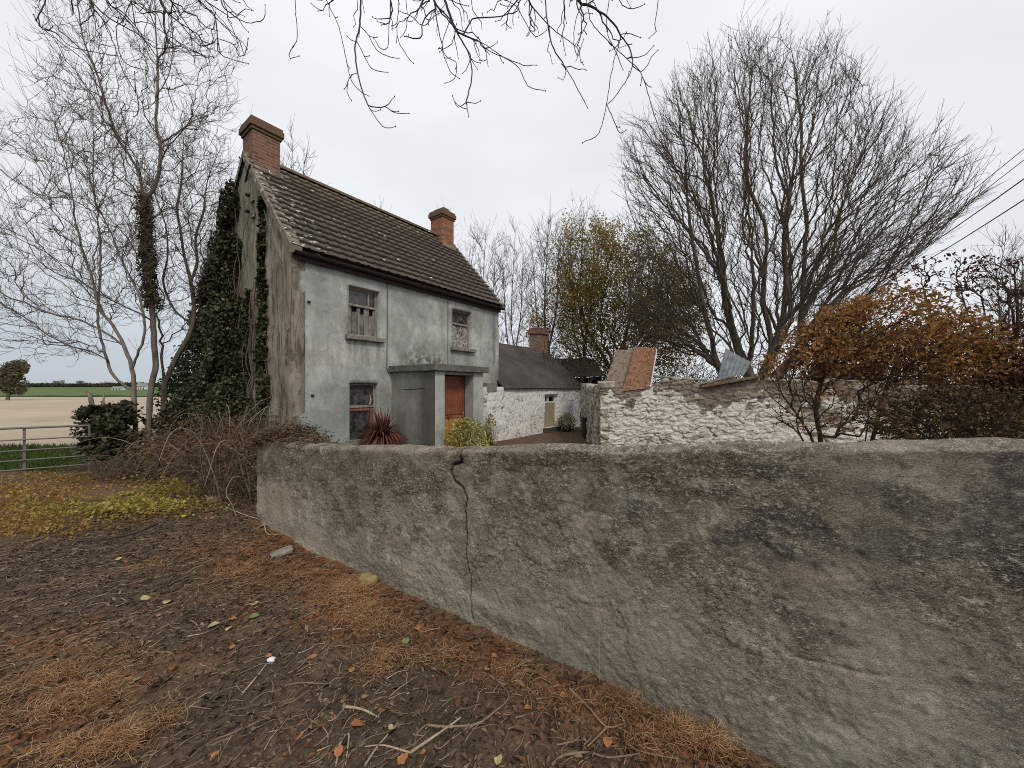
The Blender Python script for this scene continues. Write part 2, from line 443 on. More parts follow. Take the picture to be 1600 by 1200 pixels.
RED = [(450, 850, .7, 1), (520, 870, .5, 1), (600, 925, .35, 1), (680, 985, .25, .9), (780, 1030, .22, .9), (880, 1080, .2, .8), (980, 1125, .18, .9), (560, 900, .4, 1), (320, 860, .4, .7), (540, 960, .35, 1), (470, 800, .6, .9), (150, 1080, .35, .8), (80, 1120, .3, .8), (370, 950, .25, .5), (760, 1020, .3, .8), (1080, 1160, .3, .8), (900, 1080, .3, .5), (650, 980, .3, .6), (50, 1010, .3, .7), (240, 1040, .2, .6), (120, 760, 1.2, .6), (0, 760, 1.5, .6)]
DARKG = [(180, 850, .9, 1), (200, 920, .6, .9), (300, 990, .35, .9), (450, 1020, .3, .9), (250, 1100, .2, .8), (600, 1100, .45, 1), (720, 1130, .3, .9), (520, 1080, .4, .8), (80, 880, .7, .8), (350, 1120, .4, .8), (640, 1030, .3, .5)]
n1 = fbm(GX*2.2, GY*2.2, oct=4, seed=21)
red = np.clip(blob(GX, GY, RED) + 0.22*n1, 0, 1); dg = np.clip(blob(GX, GY, DARKG) + 0.3*fbm(GX*1.7, GY*1.7, oct=4, seed=22), 0, 1)
m = M('soil_and_litter', 0.95)
v = m.co()
n_a = m.noise(v, 9, 6, 0.65); n_b = m.noise(v, 45, 5, 0.7); n_c = m.noise(v, 150, 3, 0.7); n_d = m.noise(v, 2.0, 4)
soil = m.mix(m.st(n_a, .35, .7), (0.050, 0.032, 0.021), (0.135, 0.085, 0.053))
soil = m.mix(m.st(n_b, .48, .66), soil, (0.17, 0.12, 0.075))
rd = m.mix(m.st(n_b, .35, .65), (0.085, 0.038, 0.020), (0.27, 0.125, 0.055))
c = m.mix(m.op('MULTIPLY', m.st(m.attr('red'), .15, .8), m.st(n_a, .25, .55)), soil, rd)
gr = m.mix(m.st(n_c, .4, .65), (0.035, 0.028, 0.020), (0.092, 0.076, 0.054))
c = m.mix(m.op('MULTIPLY', m.st(m.attr('dark'), .25, .8), 0.7), c, gr)
X = m.xyz()
far = m.op('MULTIPLY', m.st(X[1], 8.6, 10.0), m.op('SUBTRACT', 1.0, m.st(X[0], -7.5, -6.5)))
gg = m.mix(m.st(n_d, .3, .7), (0.035, 0.075, 0.014), (0.075, 0.125, 0.028))
c = m.mix(far, c, gg)
bp = m.bump(n_b, 0.7, 0.012); bp = m.bump(n_c, 0.6, 0.004, bp)
GROUND = m.out(c, bp)
ground = mesh('ground', np.stack([GX, GY, gz], -1), gridF(len(gx), len(gy)), GROUND, None, True, {'red': red, 'dark': dg})
tag(ground, kind='structure')

def sheet(name, quad, nu, nv, mat, dz, seed, amp):
    a, b, c_, d = [np.array(q, float) for q in quad]
    u = np.linspace(0, 1, nu)[:, None, None]; w = (np.linspace(0, 1, nv)**2)[None, :, None]
    Pq = (a*(1-u)+b*u)*(1-w) + (d*(1-u)+c_*u)*w
    z = gh(Pq[..., 0], Pq[..., 1]) + dz + amp*fbm(Pq[..., 0]*.5, Pq[..., 1]*.5, oct=3, seed=seed)
    o = mesh(name, np.concatenate([Pq, z[..., None]], -1), gridF(nu, nv), mat, None, True); return tag(o, kind='structure')
m = M('tilled_soil', 0.95)
v = m.co((1, 1, 1), (0, 0, R(20))); w = m.co((0.12, 2.2, 1), (0, 0, R(-62)))
n1_ = m.noise(v, .12, 4); n2_ = m.noise(v, 3.5, 6, .7); n3_ = m.noise(w, 1.0, 3, .6)
c = m.mix(m.st(n1_, .35, .65), (0.34, 0.275, 0.20), (0.44, 0.36, 0.27))
c = m.mix(m.op('MULTIPLY', m.st(n2_, .5, .75), .35), c, (0.25, 0.175, 0.115))
c = m.mix(m.op('MULTIPLY', m.st(n3_, .5, .7), .45), c, (0.30, 0.22, 0.15))
FIELD = m.out(c, m.bump(n2_, .6, .05))
sheet('ploughed_field', [(-60, 11.6), (-9.6, 11.9), (-56, 90), (-320, 90)], 60, 80, FIELD, .03, 31, .03)
m = M('young_crop', 0.9); v = m.co(); w = m.co((0.05, .6, 1), (0, 0, R(8)))
c = m.mix(m.st(m.noise(v, .25, 6, .7), .3, .7), (0.045, 0.085, 0.018), (0.11, 0.16, 0.04)); c = m.mix(m.op('MULTIPLY', m.st(m.noise(w, .3, 4), .45, .7), .4), c, (0.10, .12, .05))
CROP = m.out(c, m.bump(m.noise(v, 2, 5), .6, .3))
sheet('green_crop_field', [(-320, 90.05), (-40, 90.05), (-60, 330), (-620, 330)], 60, 40, CROP, .25, 33, .1)

# ================================================================== BOUNDARY WALL
def wall_s(px):
    k = (px-800)/FPX      # (A.x+s wx)/(A.y+s wy)=k
    return (k*WA[1]-WA[0])/(WD[0]-k*WD[1])
tp = [(395, 694), (430, 690), (470, 697), (560, 701), (640, 702), (700, 703), (730, 700), (800, 699), (900, 698), (1000, 698), (1080, 697), (1150, 694), (1280, 691), (1360, 690), (1450, 688), (1600, 686)]
ts = [wall_s(p[0]) for p in tp]; th = [EYE-(p[1]+min(10, max(0, (p[0]-500)*.012))-HOR)/FPX*(WA[1]+wall_s(p[0])*WD[1]) for p in tp]
SL = 8.2
sv = np.concatenate([np.arange(0, 6.1, 0.0085), np.arange(6.1, SL, .05)])
H = np.interp(sv, ts, th) + 0.006*fbm(sv*3, sv*0, oct=4, seed=41)
TH = 0.24
# cross-section parameter: front 0..1, round top, back
vf = np.linspace(0, 1, 168); 
rr_ = 0.03
def prof(Hs, t):  # returns (offset to camera side, z) arrays for section
    pts = []
    zb = -0.35
    for q in vf: pts.append((0*Hs, zb + (Hs-rr_-zb)*q))
    for a in np.linspace(0, 90, 7)[1:]: pts.append((-rr_+rr_*math.cos(R(a)) + 0*Hs, Hs-rr_+rr_*math.sin(R(a))))
    for q in np.linspace(0, 1, 20)[1:]: pts.append((-rr_-(TH-2*rr_)*q + 0*Hs, Hs + .02*np.sin(q*3.14)))
    for a in np.linspace(90, 180, 5)[1:]: pts.append((-TH+rr_+rr_*math.cos(R(a)) + 0*Hs, Hs-rr_+rr_*math.sin(R(a))))
    for q in np.linspace(0, 1, 14)[1:]: pts.append((0*Hs-TH, Hs-rr_-(Hs-rr_+0.9)*q))
    return pts
pr = prof(H, 0); off = np.stack([p[0] for p in pr], 1); zz = np.stack([p[1] for p in pr], 1)
ss = np.repeat(sv[:, None], off.shape[1], 1); nvv = off.shape[1]
arc = np.concatenate([[0], np.cumsum(np.hypot(np.diff(off[200]), np.diff(zz[200])))])[None, :] + 0*ss
hz = np.clip(zz/np.maximum(H[:, None], .1), 0, 1.2)
big = fbm(ss*1.4, arc*1.6, oct=3, seed=51)*0.012
topz = sstep(.66, .92, hz)
stn = fbm(ss*5.5, arc*6.5, oct=3, seed=52); big2 = topz*0.009*stn
# flaking skin of render: plates with stepped edges
pl_ = fbm(ss*3.2+0.6*fbm(ss*2, arc*2, oct=2, seed=54), arc*4.2, oct=5, seed=53)
thr = 0.30 - 0.45*topz + 0.25*sstep(0.25, 0.0, hz)*0
plate = sstep(thr-.02, thr+.05, pl_)
plate2 = sstep(0.12, 0.17, fbm(ss*9+0.5*stn, arc*10, oct=4, seed=55))
wd_ = fbm(ss*6, arc*6, oct=3, seed=59)
ridge = 1-np.abs(fbm(ss*13+1.2*wd_, arc*19+1.2*wd_, oct=3, seed=56)); ridge = np.clip(ridge-.72, 0, 1)/.28
fine = fbm(ss*38, arc*46, oct=3, seed=57)
rgh = .35 + .65*sstep(-.5, .5, fbm(ss*1.1, arc*1.3, oct=2, seed=58))
disp = big + big2 - 0.006*plate - 0.003*plate2 + 0.0022*ridge*rgh + 0.0042*fine*rgh
# foot: slightly eroded and uneven
foot = sstep(0.16, 0.0, zz)*(off > -0.02)
disp = disp - foot*0.03*(0.6+0.6*fbm(ss*4, arc*3, oct=3, seed=60))
def wblob(lst, seed, nz=.45, f=5.0):
    mk = np.zeros(ss.shape)
    for px, py, rx_, ry_, k in lst:
        s0 = wall_s(px); ds = max(.02, (wall_s(px+rx_*1.4)-wall_s(px-rx_*1.4))/2); Yq = WA[1]+s0*WD[1]; z0 = EYE-(py-HOR)/FPX*Yq; dz = ry_*Yq/FPX
        mk = np.maximum(mk, k*np.exp(-((ss-s0)/ds)**2-((zz-z0)/dz)**2))
    return np.clip(mk + nz*fbm(ss*f, arc*f, oct=5, seed=seed, gain=.6)*(mk > .08), 0, 1.2)
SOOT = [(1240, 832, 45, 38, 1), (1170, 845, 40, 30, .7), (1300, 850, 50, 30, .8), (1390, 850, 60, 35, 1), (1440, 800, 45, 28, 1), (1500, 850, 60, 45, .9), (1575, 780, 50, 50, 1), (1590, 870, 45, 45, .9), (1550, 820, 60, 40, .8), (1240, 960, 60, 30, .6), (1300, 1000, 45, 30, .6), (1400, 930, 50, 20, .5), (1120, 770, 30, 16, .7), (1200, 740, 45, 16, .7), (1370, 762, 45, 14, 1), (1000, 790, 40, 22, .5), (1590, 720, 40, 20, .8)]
MOSS = [(430, 730, 70, 30, .6), (560, 730, 90, 30, .7), (640, 760, 40, 50, .5), (760, 725, 70, 18, .8), (860, 725, 70, 18, .9), (950, 730, 70, 22, 1), (1060, 722, 90, 18, 1), (1160, 730, 70, 20, .9), (1240, 712, 60, 14, .8), (1300, 760, 60, 12, .7), (1380, 715, 50, 10, .8), (1500, 710, 80, 12, .7), (870, 790, 60, 40, .5), (800, 770, 50, 40, .4), (980, 870, 60, 20, .5), (1130, 880, 80, 14, .6), (1200, 905, 60, 10, .5), (540, 790, 30, 70, .45), (600, 760, 25, 60, .45)]
PALE = [(1330, 722, 16, 26, 1), (1228, 722, 16, 18, .9), (1375, 738, 30, 12, .8), (1430, 735, 28, 18, .9), (1190, 715, 25, 8, .8), (930, 708, 40, 8, .8), (870, 712, 20, 8, .8), (1140, 985, 60, 30, .5), (1440, 1085, 40, 25, .7), (1080, 745, 30, 12, .6), (720, 930, 60, 25, .8), (990, 850, 40, 22, .6), (480, 760, 25, 70, .5), (650, 870, 60, 40, .5), (700, 800, 40, 40, .4), (500, 706, 40, 6, 1), (1450, 700, 60, 5, .9), (1550, 700, 50, 5, .8), (1120, 702, 60, 5, .8)]
OCH = [(1280, 905, 60, 14, .8), (1500, 950, 40, 14, .7), (1430, 945, 60, 12, .5), (1100, 875, 50, 14, .5), (1060, 900, 40, 12, .5)]
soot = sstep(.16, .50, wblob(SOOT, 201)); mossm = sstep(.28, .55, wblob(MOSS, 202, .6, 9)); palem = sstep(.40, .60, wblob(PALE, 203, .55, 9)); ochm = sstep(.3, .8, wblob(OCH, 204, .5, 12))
# the crack
def wp(px, py):
    s = wall_s(px); return (s, EYE-(py-HOR)/FPX*(WA[1]+s*WD[1]))
cr = [wp(*q) for q in [(719, 698), (720, 722), (706, 727), (704, 738), (709, 750), (722, 763), (728, 778), (726, 797), (729, 830), (728, 868), (735, 905), (733, 930), (736, 972)]]
crw = np.interp(zz, [0, .3, .55, .8, 1.0, 1.25], [.003, .002, .0025, .0055, .008, .008])
cd_ = segdist(ss + .006*fbm(ss*30, zz*30, oct=2, seed=61), zz, cr)
cr2 = [wp(*q) for q in [(1130, 985), (1190, 1018), (1290, 1040), (1360, 1055), (1440, 1062)]]
cd2 = segdist(ss+.01*fbm(ss*12, zz*12, oct=2, seed=62), zz, cr2)
cr3 = [wp(*q) for q in [(700, 722), (690, 718), (704, 727)]]
crk = np.exp(-(cd_/np.maximum(crw, .0045))**2) * (off > -.2) * np.interp(zz, [0, .12, .3, .75, .95], [.9, .35, .35, .75, 1])
crk2 = np.exp(-(cd2/.006)**2) * (off > -.1) * sstep(-.25, .15, fbm(ss*9, arc*3, oct=2, seed=66))
disp = disp - 0.05*crk - 0.012*crk2
right_bias = sstep(0, .004, ss - 0)  
Pz = zz.copy(); Po = off.copy()
# displacement direction by section region
k1 = len(vf); nrm_o = np.zeros(nvv); nrm_z = np.zeros(nvv); nrm_o[:k1] = 1
nrm_o[k1:k1+6] = np.cos(R(1)*np.linspace(15, 90, 6)); nrm_z[k1:k1+6] = np.sin(R(1)*np.linspace(15, 90, 6))
nrm_z[k1+6:k1+25] = 1; nrm_o[k1+25:k1+29] = -.7; nrm_z[k1+25:k1+29] = .7; nrm_o[k1+29:] = -1
Po = Po + disp*nrm_o; Pz = Pz + disp*.7*nrm_z
WXYZ = np.stack([WA[0]+ss*WD[0]+Po*WM[0], WA[1]+ss*WD[1]+Po*WM[1], Pz], -1)
# end cap columns at s<0
cols = []
for i in range(1, 28):
    t = i/27; mid = -TH/2; o2 = mid + (Po[0]-mid)*(1-t); s2 = -0.02*math.sin(t*1.57) + 0.02*fbm(o2*14, Pz[0]*8, oct=4, seed=63)*math.sin(t*1.57)
    zc = Pz[0] - 0.0*t
    cols.append(np.stack([WA[0]+s2*WD[0]+o2*WM[0], WA[1]+s2*WD[1]+o2*WM[1], zc], -1))
WXYZ = np.concatenate([np.stack(cols[::-1]), WXYZ]); nc = len(cols)
def padA(a): return np.concatenate([np.repeat(a[:1], nc, 0), a])
sa = padA(ss)
m = M('old_render', 0.93)
v = m.co(); a_pl = m.attr('plate'); a_h = m.attr('hz'); a_r = m.attr('ridge'); a_s = m.attr('run')
n1_ = m.noise(v, 1.6, 5, .6, .3); n2_ = m.noise(v, 7, 6, .68, .5); n3_ = m.noise(v, 34, 5, .7, .4); n4_ = m.noise(v, 110, 3, .7); n5_ = m.noise(v, 3.4, 5, .6, .6)
vs = m.comb(a_s, m.op('MULTIPLY', a_h, .22), 0.0); nst = m.noise(vs, 5.5, 5, .6)
vz = m.comb(a_s, 0.0, m.op('MULTIPLY', m.xyz()[2], 1.9)); r1_ = m.noise(vz, 16, 6, .72, 1.3); r2_ = m.noise(vz, 46, 4, .7, 1.0)
sp_ = m.st(m.noise(v, 1.7, 5, .62, .6), .40, .56); n6_ = m.noise(v, 4.2, 6, .66, 1.2)
c = m.mix(m.st(n6_, .40, .60), (0.165, 0.132, 0.096), (0.43, 0.37, 0.285))
c = m.mix(m.op('MULTIPLY', sp_, .6), c, (0.285, 0.245, 0.195))
c = m.mix(m.op('MULTIPLY', m.op('SUBTRACT', 1.0, m.st(a_s, 1.2, 3.6)), .42), c, (0.48, 0.40, 0.285))
lz = m.noise(v, .9, 3, .5, .3); c = m.mix(m.op('MULTIPLY', m.st(lz, .50, .62), .4), c, (0.15, 0.128, 0.10)); c = m.mix(m.op('MULTIPLY', m.st(lz, .46, .36), .45), c, (0.42, 0.39, 0.34))
ro_ = m.op('SUBTRACT', 1.0, m.op('MULTIPLY', sp_, .82))
c = m.mix(m.op('MULTIPLY', m.op('MULTIPLY', m.st(r1_, .47, .41), .75), ro_), c, (0.10, 0.082, 0.062))  # chip shading painted into the colour from the relief noise
c = m.mix(m.op('MULTIPLY', m.st(nst, .45, .68), m.op('SUBTRACT', 1.0, m.st(a_s, 1.5, 3.4))), c, (0.17, 0.13, 0.085))        # brown vertical weathering
c = m.mix(m.op('MULTIPLY', m.op('MULTIPLY', m.st(n1_, .47, .60), m.st(a_s, .8, 3.2)), .6), c, (0.16, 0.145, 0.13))
c = m.mix(m.op('MULTIPLY', m.attr('pale'), .75), c, (0.46, 0.42, 0.35))
c = m.mix(m.op('MULTIPLY', m.attr('och'), .55), c, (0.24, 0.16, 0.085))
gt = m.op('MULTIPLY', m.st(a_h, .48, .78), m.st(m.op('ADD', n5_, m.op('MULTIPLY', n6_, .6)), .93, .78))
c = m.mix(m.op('MULTIPLY', gt, .72), c, (0.098, 0.073, 0.048))
c = m.mix(m.op('MULTIPLY', m.st(a_h, .985, 1.03), .6), c, (0.14, 0.115, 0.085))
mo = m.op('MULTIPLY', m.attr('moss'), m.st(m.op('ADD', n3_, m.op('MULTIPLY', r1_, .5)), .93, .74))
c = m.mix(m.op('MULTIPLY', mo, .92), c, (0.078, 0.058, 0.038))                      # dark moss at the head
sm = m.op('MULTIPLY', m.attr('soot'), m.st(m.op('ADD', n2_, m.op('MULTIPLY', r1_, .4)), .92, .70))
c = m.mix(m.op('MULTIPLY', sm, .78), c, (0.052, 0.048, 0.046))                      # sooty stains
c = m.mix(m.op('MULTIPLY', a_pl, m.op('MULTIPLY', m.st(n2_, .40, .6), .6)), c, (0.33, 0.29, 0.235))
c = m.mix(m.op('MULTIPLY', m.op('MULTIPLY', m.st(r2_, .56, .61), .75), ro_), c, (0.60, 0.545, 0.44)); c = m.mix(m.op('MULTIPLY', m.op('MULTIPLY', m.st(r1_, .575, .62), .75), ro_), c, (0.48, 0.44, 0.36))       # lime specks, plus light chip edges painted into the colour
c = m.mix(m.op('MULTIPLY', m.op('MULTIPLY', m.st(r2_, .44, .39), .85), ro_), c, (0.045, 0.036, 0.028))  # small chip shadows painted dark where the relief noise is low
gr_ = m.noise(vz, 120, 3, .75, .5); c = m.mix(m.op('MULTIPLY', m.st(gr_, .48, .38), .5), c, (0.075, 0.062, 0.048)); c = m.mix(m.op('MULTIPLY', m.st(gr_, .54, .64), .4), c, (0.52, 0.48, 0.41))
gl = m.op('MULTIPLY', m.op('SUBTRACT', 1.0, m.st(a_h, .06, .36)), m.st(n2_, .3, .55))
c = m.mix(m.op('MULTIPLY', gl, .45), c, (0.40, 0.375, 0.285))                         # pale algae at the foot
c = m.mix(m.attr('crack'), c, (0.02, 0.017, 0.014))  # shade deep in the crack put into the colour
bp = m.bump(r1_, .7, .016); bp = m.bump(m.op('MULTIPLY', r2_, ro_), 1.0, .015, bp); bp = m.bump(gr_, .9, .005, bp)
WALLM = m.out(c, bp)
bw = mesh('boundary_wall', WXYZ - np.array([WA[0], WA[1], 0]), gridF(len(WXYZ), nvv, flip=True), WALLM, None, True,
          {'plate': padA(np.maximum(plate*.6, plate2*.5)), 'hz': padA(hz), 'ridge': padA(ridge), 'run': sa, 'crack': padA(np.clip(crk*1.2, 0, 1)), 'soot': padA(soot), 'moss': padA(mossm), 'pale': padA(palem), 'och': padA(ochm)}, loc=(WA[0], WA[1], 0))
tag(bw, 'long low roadside wall of cracked weathered grey render', 'wall')

# ================================================================== HOUSE
C0 = np.array([-4.78, 8.10]); U = np.array([0.5987, 0.8010]); BK = np.array([-0.8010, 0.5987])
HANG = math.atan2(U[1], U[0])
house = empty('two_storey_house', (C0[0], C0[1], -0.5), HANG, 'derelict two-storey house with grey-green render, brown tiled roof and red door', 'house')
HL, HD, EV, RG = 7.15, 5.1, 4.8, 7.6
def HW(x, y, z=0):   # house local (x along front, y back, world z) -> world
    p = C0 + U*x + BK*y; return np.array([p[0], p[1], z])
def part(o, parent): o.parent = parent; o.location = (0, 0, 0.5 if parent.type == 'EMPTY' else 0); return o
def wall_panel(x0, x1, z0, z1, holes, step=.08, depth=.28, y0=0.0, amp=.008, seed=1, top=None):
    """front wall in local XZ plane (faces -y) with reveals; holes [(xa,xb,za,zb)]"""
    def cuts(a, b, extra):
        e = sorted(set([a, b] + [q for q in extra if a < q < b])); out = []
        for p, q in zip(e[:-1], e[1:]):
            n = max(1, int(round((q-p)/step))); out += list(np.linspace(p, q, n, endpoint=False))
        return np.array(out + [b])
    xs = cuts(x0, x1, [h[0] for h in holes]+[h[1] for h in holes]); zs = cuts(z0, z1, [h[2] for h in holes]+[h[3] for h in holes])
    Xg, Zg = np.meshgrid(xs, zs, indexing='ij'); Yg = y0 + amp*fbm(Xg*1.3, Zg*1.3, oct=4, seed=seed)
    Zt = Zg if top is None else z0 + (Zg-z0)*(top(Xg)-z0)/(z1-z0)
    V = np.stack([Xg, Yg, Zt], -1).reshape(-1, 3); Vb = V.copy(); Vb[:, 1] = y0+depth
    nx, nz = len(xs), len(zs); N = nx*nz; F = []
    solid = np.ones((nx-1, nz-1), bool)
    xc = (xs[:-1]+xs[1:])/2; zc = (zs[:-1]+zs[1:])/2
    for h in holes:
        solid[np.ix_((xc > h[0]) & (xc < h[1]), (zc > h[2]) & (zc < h[3]))] = False
    for i in range(nx-1):
        for j in range(nz-1):
            a, b, c_, d = i*nz+j, (i+1)*nz+j, (i+1)*nz+j+1, i*nz+j+1
            if solid[i, j]:
                F.append((a, b, c_, d)); F.append((a+N, d+N, c_+N, b+N))
                for (ii, jj, e1, e2) in ((i-1, j, d, a), (i+1, j, b, c_), (i, j-1, a, b), (i, j+1, c_, d)):
                    if not (0 <= ii < nx-1 and 0 <= jj < nz-1) or not solid[ii, jj]: F.append((e2, e1, e1+N, e2+N))
    return np.vstack([V, Vb]), np.array(F)

W1 = (1.318, 2.17, 2.93, 4.15); W2 = (4.81, 5.705, 2.95, 4.18); W3 = (1.34, 2.13, .27, 1.75); DH = (3.0, 3.9, -.5, 1.5)
# facade render
m = M('grey_green_render', 0.9)
v = m.co(); vst = m.co((1, 1, .25)); n1_ = m.noise(v, 1.1, 5, .6, .3); n2_ = m.noise(v, 5, 6, .65, .4); n3_ = m.noise(v, 30, 5, .7); n4_ = m.noise(vst, 4.5, 5, .65)
X = m.xyz()
c = m.mix(m.st(n1_, .38, .62), (0.245, 0.270, 0.262), (0.46, 0.482, 0.455))
n5_ = m.noise(v, 2.4, 6, .62, .2)
c = m.mix(m.op('MULTIPLY', m.st(n5_, .50, .62), .5), c, (0.24, 0.252, 0.228))
c = m.mix(m.op('MULTIPLY', m.st(n4_, .48, .62), .6), c, (0.25, 0.25, 0.20))
c = m.mix(m.op('MULTIPLY', m.st(n2_, .55, .66), .32), c, (0.54, 0.53, 0.46))
c = m.mix(m.op('MULTIPLY', m.st(n2_, .43, .34), .4), c, (0.17, 0.175, 0.145))
# mould above the porch roof and at the right corner
mm = m.op('MULTIPLY', m.op('MULTIPLY', m.st(X[0], 2.5, 3.1), m.op('SUBTRACT', 1.0, m.st(X[0], 4.3, 4.6))), m.op('MULTIPLY', m.st(X[2], 2.0, 2.2), m.op('SUBTRACT', 1.0, m.st(X[2], 2.45, 3.15))))
c = m.mix(m.op('MULTIPLY', mm, m.st(n2_, .38, .55)), c, (0.115, 0.115, 0.095))
m2 = m.op('MULTIPLY', m.st(X[0], 6.2, 7.0), m.op('SUBTRACT', 1.0, m.st(X[2], 1.7, 3.0)))
c = m.mix(m.op('MULTIPLY', m2, m.st(n2_, .35, .6)), c, (0.13, 0.125, 0.105))
m3 = m.op('SUBTRACT', 1.0, m.st(m.op('ADD', X[2], m.op('MULTIPLY', n2_, 1.0)), .5, 2.6))
c = m.mix(m.op('MULTIPLY', m3, .6), c, (0.185, 0.20, 0.185))
for (xa_, xb_, zs_) in ((1.2, 2.28, 2.86), (4.7, 5.82, 2.88)):
    dr = m.op('MULTIPLY', m.op('MULTIPLY', m.st(X[0], xa_, xa_+.08), m.op('SUBTRACT', 1.0, m.st(X[0], xb_-.08, xb_))), m.op('MULTIPLY', m.st(X[2], zs_-1.1, zs_-.05), m.op('SUBTRACT', 1.0, m.st(X[2], zs_-.02, zs_))))
    c = m.mix(m.op('MULTIPLY', dr, m.op('MULTIPLY', m.st(m.noise(m.co((1, 1, .06)), 11, 4, .7), .42, .6), .65)), c, (0.13, 0.135, 0.11))
# bare brown strip at the gable corner
q = m.op('ADD', X[0], m.op('MULTIPLY', n2_, -.45)); q = m.op('SUBTRACT', 1.0, m.st(q, -.08, .03))
c = m.mix(q, c, m.mix(m.st(n2_, .4, .6), (0.105, 0.085, 0.064), (0.2, 0.175, 0.14)))
c = m.mix(m.op('MULTIPLY', m.st(n3_, .58, .66), .5), c, (0.10, 0.10, 0.085))
RENDERM = m.out(c, m.bump(n3_, .45, .008, m.bump(n2_, .5, .02)))
V, F = wall_panel(0, HL, -.5, EV, [W1, W2, W3, DH], step=.10, seed=71)
part(mesh('front_wall', V, F, RENDERM, house, False), house)
# gable render
m = M('peeling_gable_render', 0.93)
v = m.co(); vst = m.co((1, 1, .16)); n1_ = m.noise(v, 1.2, 4, .6, .4); n2_ = m.noise(vst, 7, 6, .7, .8); n3_ = m.noise(v, 24, 5, .7); X = m.xyz()
c = m.mix(m.st(n1_, .35, .65), (0.20, 0.17, 0.13), (0.34, 0.305, 0.25))
c = m.mix(m.op('MULTIPLY', m.st(n2_, .50, .58), .8), c, (0.085, 0.062, 0.042))
c = m.mix(m.op('MULTIPLY', m.st(n2_, .42, .3), .5), c, (0.36, 0.33, 0.27))
gm = m.op('MULTIPLY', m.st(X[1], 1.3, 2.4), m.st(n1_, .4, .6)); c = m.mix(m.op('MULTIPLY', gm, .6), c, (0.20, 0.215, 0.165))
GABLEM = m.out(c, m.bump(n2_, .9, .05, m.bump(n3_, .6, .01)))
# left gable (faces -x) : pentagon grid
def gable(x, face, name, mat, seed):
    ys = np.linspace(0, HD, 90); nz = 110
    tops = EV + (RG-EV)*(1-np.abs(ys-HD/2)/(HD/2)) - .02
    Yg = np.repeat(ys[:, None], nz, 1); Zg = -.5 + (tops[:, None]+.5)*np.linspace(0, 1, nz)[None, :]
    st_ = 1-np.abs(fbm(Yg*5+.5*fbm(Yg*3, Zg*1.5, oct=2, seed=3), Zg*.8, oct=4, seed=seed)); 
    Xg = x + face*(.020*fbm(Yg*1.2, Zg*1.2, oct=3, seed=seed+1) + .022*np.clip(st_-.8, 0, 1)*5*.5)
    V = np.stack([Xg, Yg, Zg], -1).reshape(-1, 3); Vb = V.copy(); Vb[:, 0] = x - face*.3
    n = len(V); F = [gridF(90, nz, flip=face > 0), gridF(90, nz, n, flip=face < 0)]
    ed = [i*nz+nz-1 for i in range(90)]; ed0 = list(range(nz)); ed1 = [89*nz+j for j in range(nz)]
    E = []
    for e in (ed, ed0, ed1):
        for a, b in zip(e[:-1], e[1:]): E.append((a, b, b+n, a+n))
    F.append(np.array(E)); return part(mesh(name, np.vstack([V, Vb]), F, mat, house, True), house)
gable(-.006, -1, 'gable_wall', GABLEM, 81); gable(HL+.006, 1, 'gable_wall', RENDERM, 85)
b = MB(); b.box((0.02, HD-.28, -.5), (HL-.02, HD, EV)); part(b.build('back_wall', RENDERM, house), house)
b = MB(); b.box((.3, .3, 2.2), (HL-.3, HD-.3, 2.35)); b.box((.3, .3, -.45), (HL-.3, HD-.3, -.35)); part(b.build('floor_deck', simple('old_boards', (.08, .06, .045)), house), house)
# roof
SLP = (RG-EV)/(HD/2)
m = M('concrete_tiles', 0.88)
v = m.co(); n1_ = m.noise(v, .8, 4); n2_ = m.noise(v, 6, 6, .7); n3_ = m.noise(v, 40, 4, .7); X = m.xyz()
c = m.mix(m.st(n1_, .35, .65), (0.055, 0.042, 0.034), (0.085, 0.067, 0.054))
c = m.mix(m.op('MULTIPLY', m.st(n2_, .5, .65), .7), c, (0.125, 0.10, 0.08))
c = m.mix(m.op('MULTIPLY', m.st(m.op('ADD', X[2], m.op('MULTIPLY', n2_, .6)), 7.3, 7.9), .7), c, (0.17, 0.13, 0.085))
vv = m.vor(v, 2.3); vc = m.noise(v, 9, 4, .6); vg = m.st(m.op('ADD', vv, m.op('MULTIPLY', vc, .28)), .24, .22)
dens = m.st(m.noise(v, 1.0, 2), .46, .5)
c = m.mix(m.op('MULTIPLY', vg, dens), c, (0.62, 0.61, 0.56))
lf = m.op('MULTIPLY', m.st(m.noise(v, 8, 5, .65), .57, .62), m.op('SUBTRACT', 1.0, m.st(X[0], .5, 1.0)))
c = m.mix(lf, c, (0.50, 0.49, 0.44))
c = m.mix(m.attr('lap'), c, (0.012, 0.010, 0.008))
TILEM = m.out(c, m.bump(n3_, .5, .004, m.bump(n2_, .4, .01)))
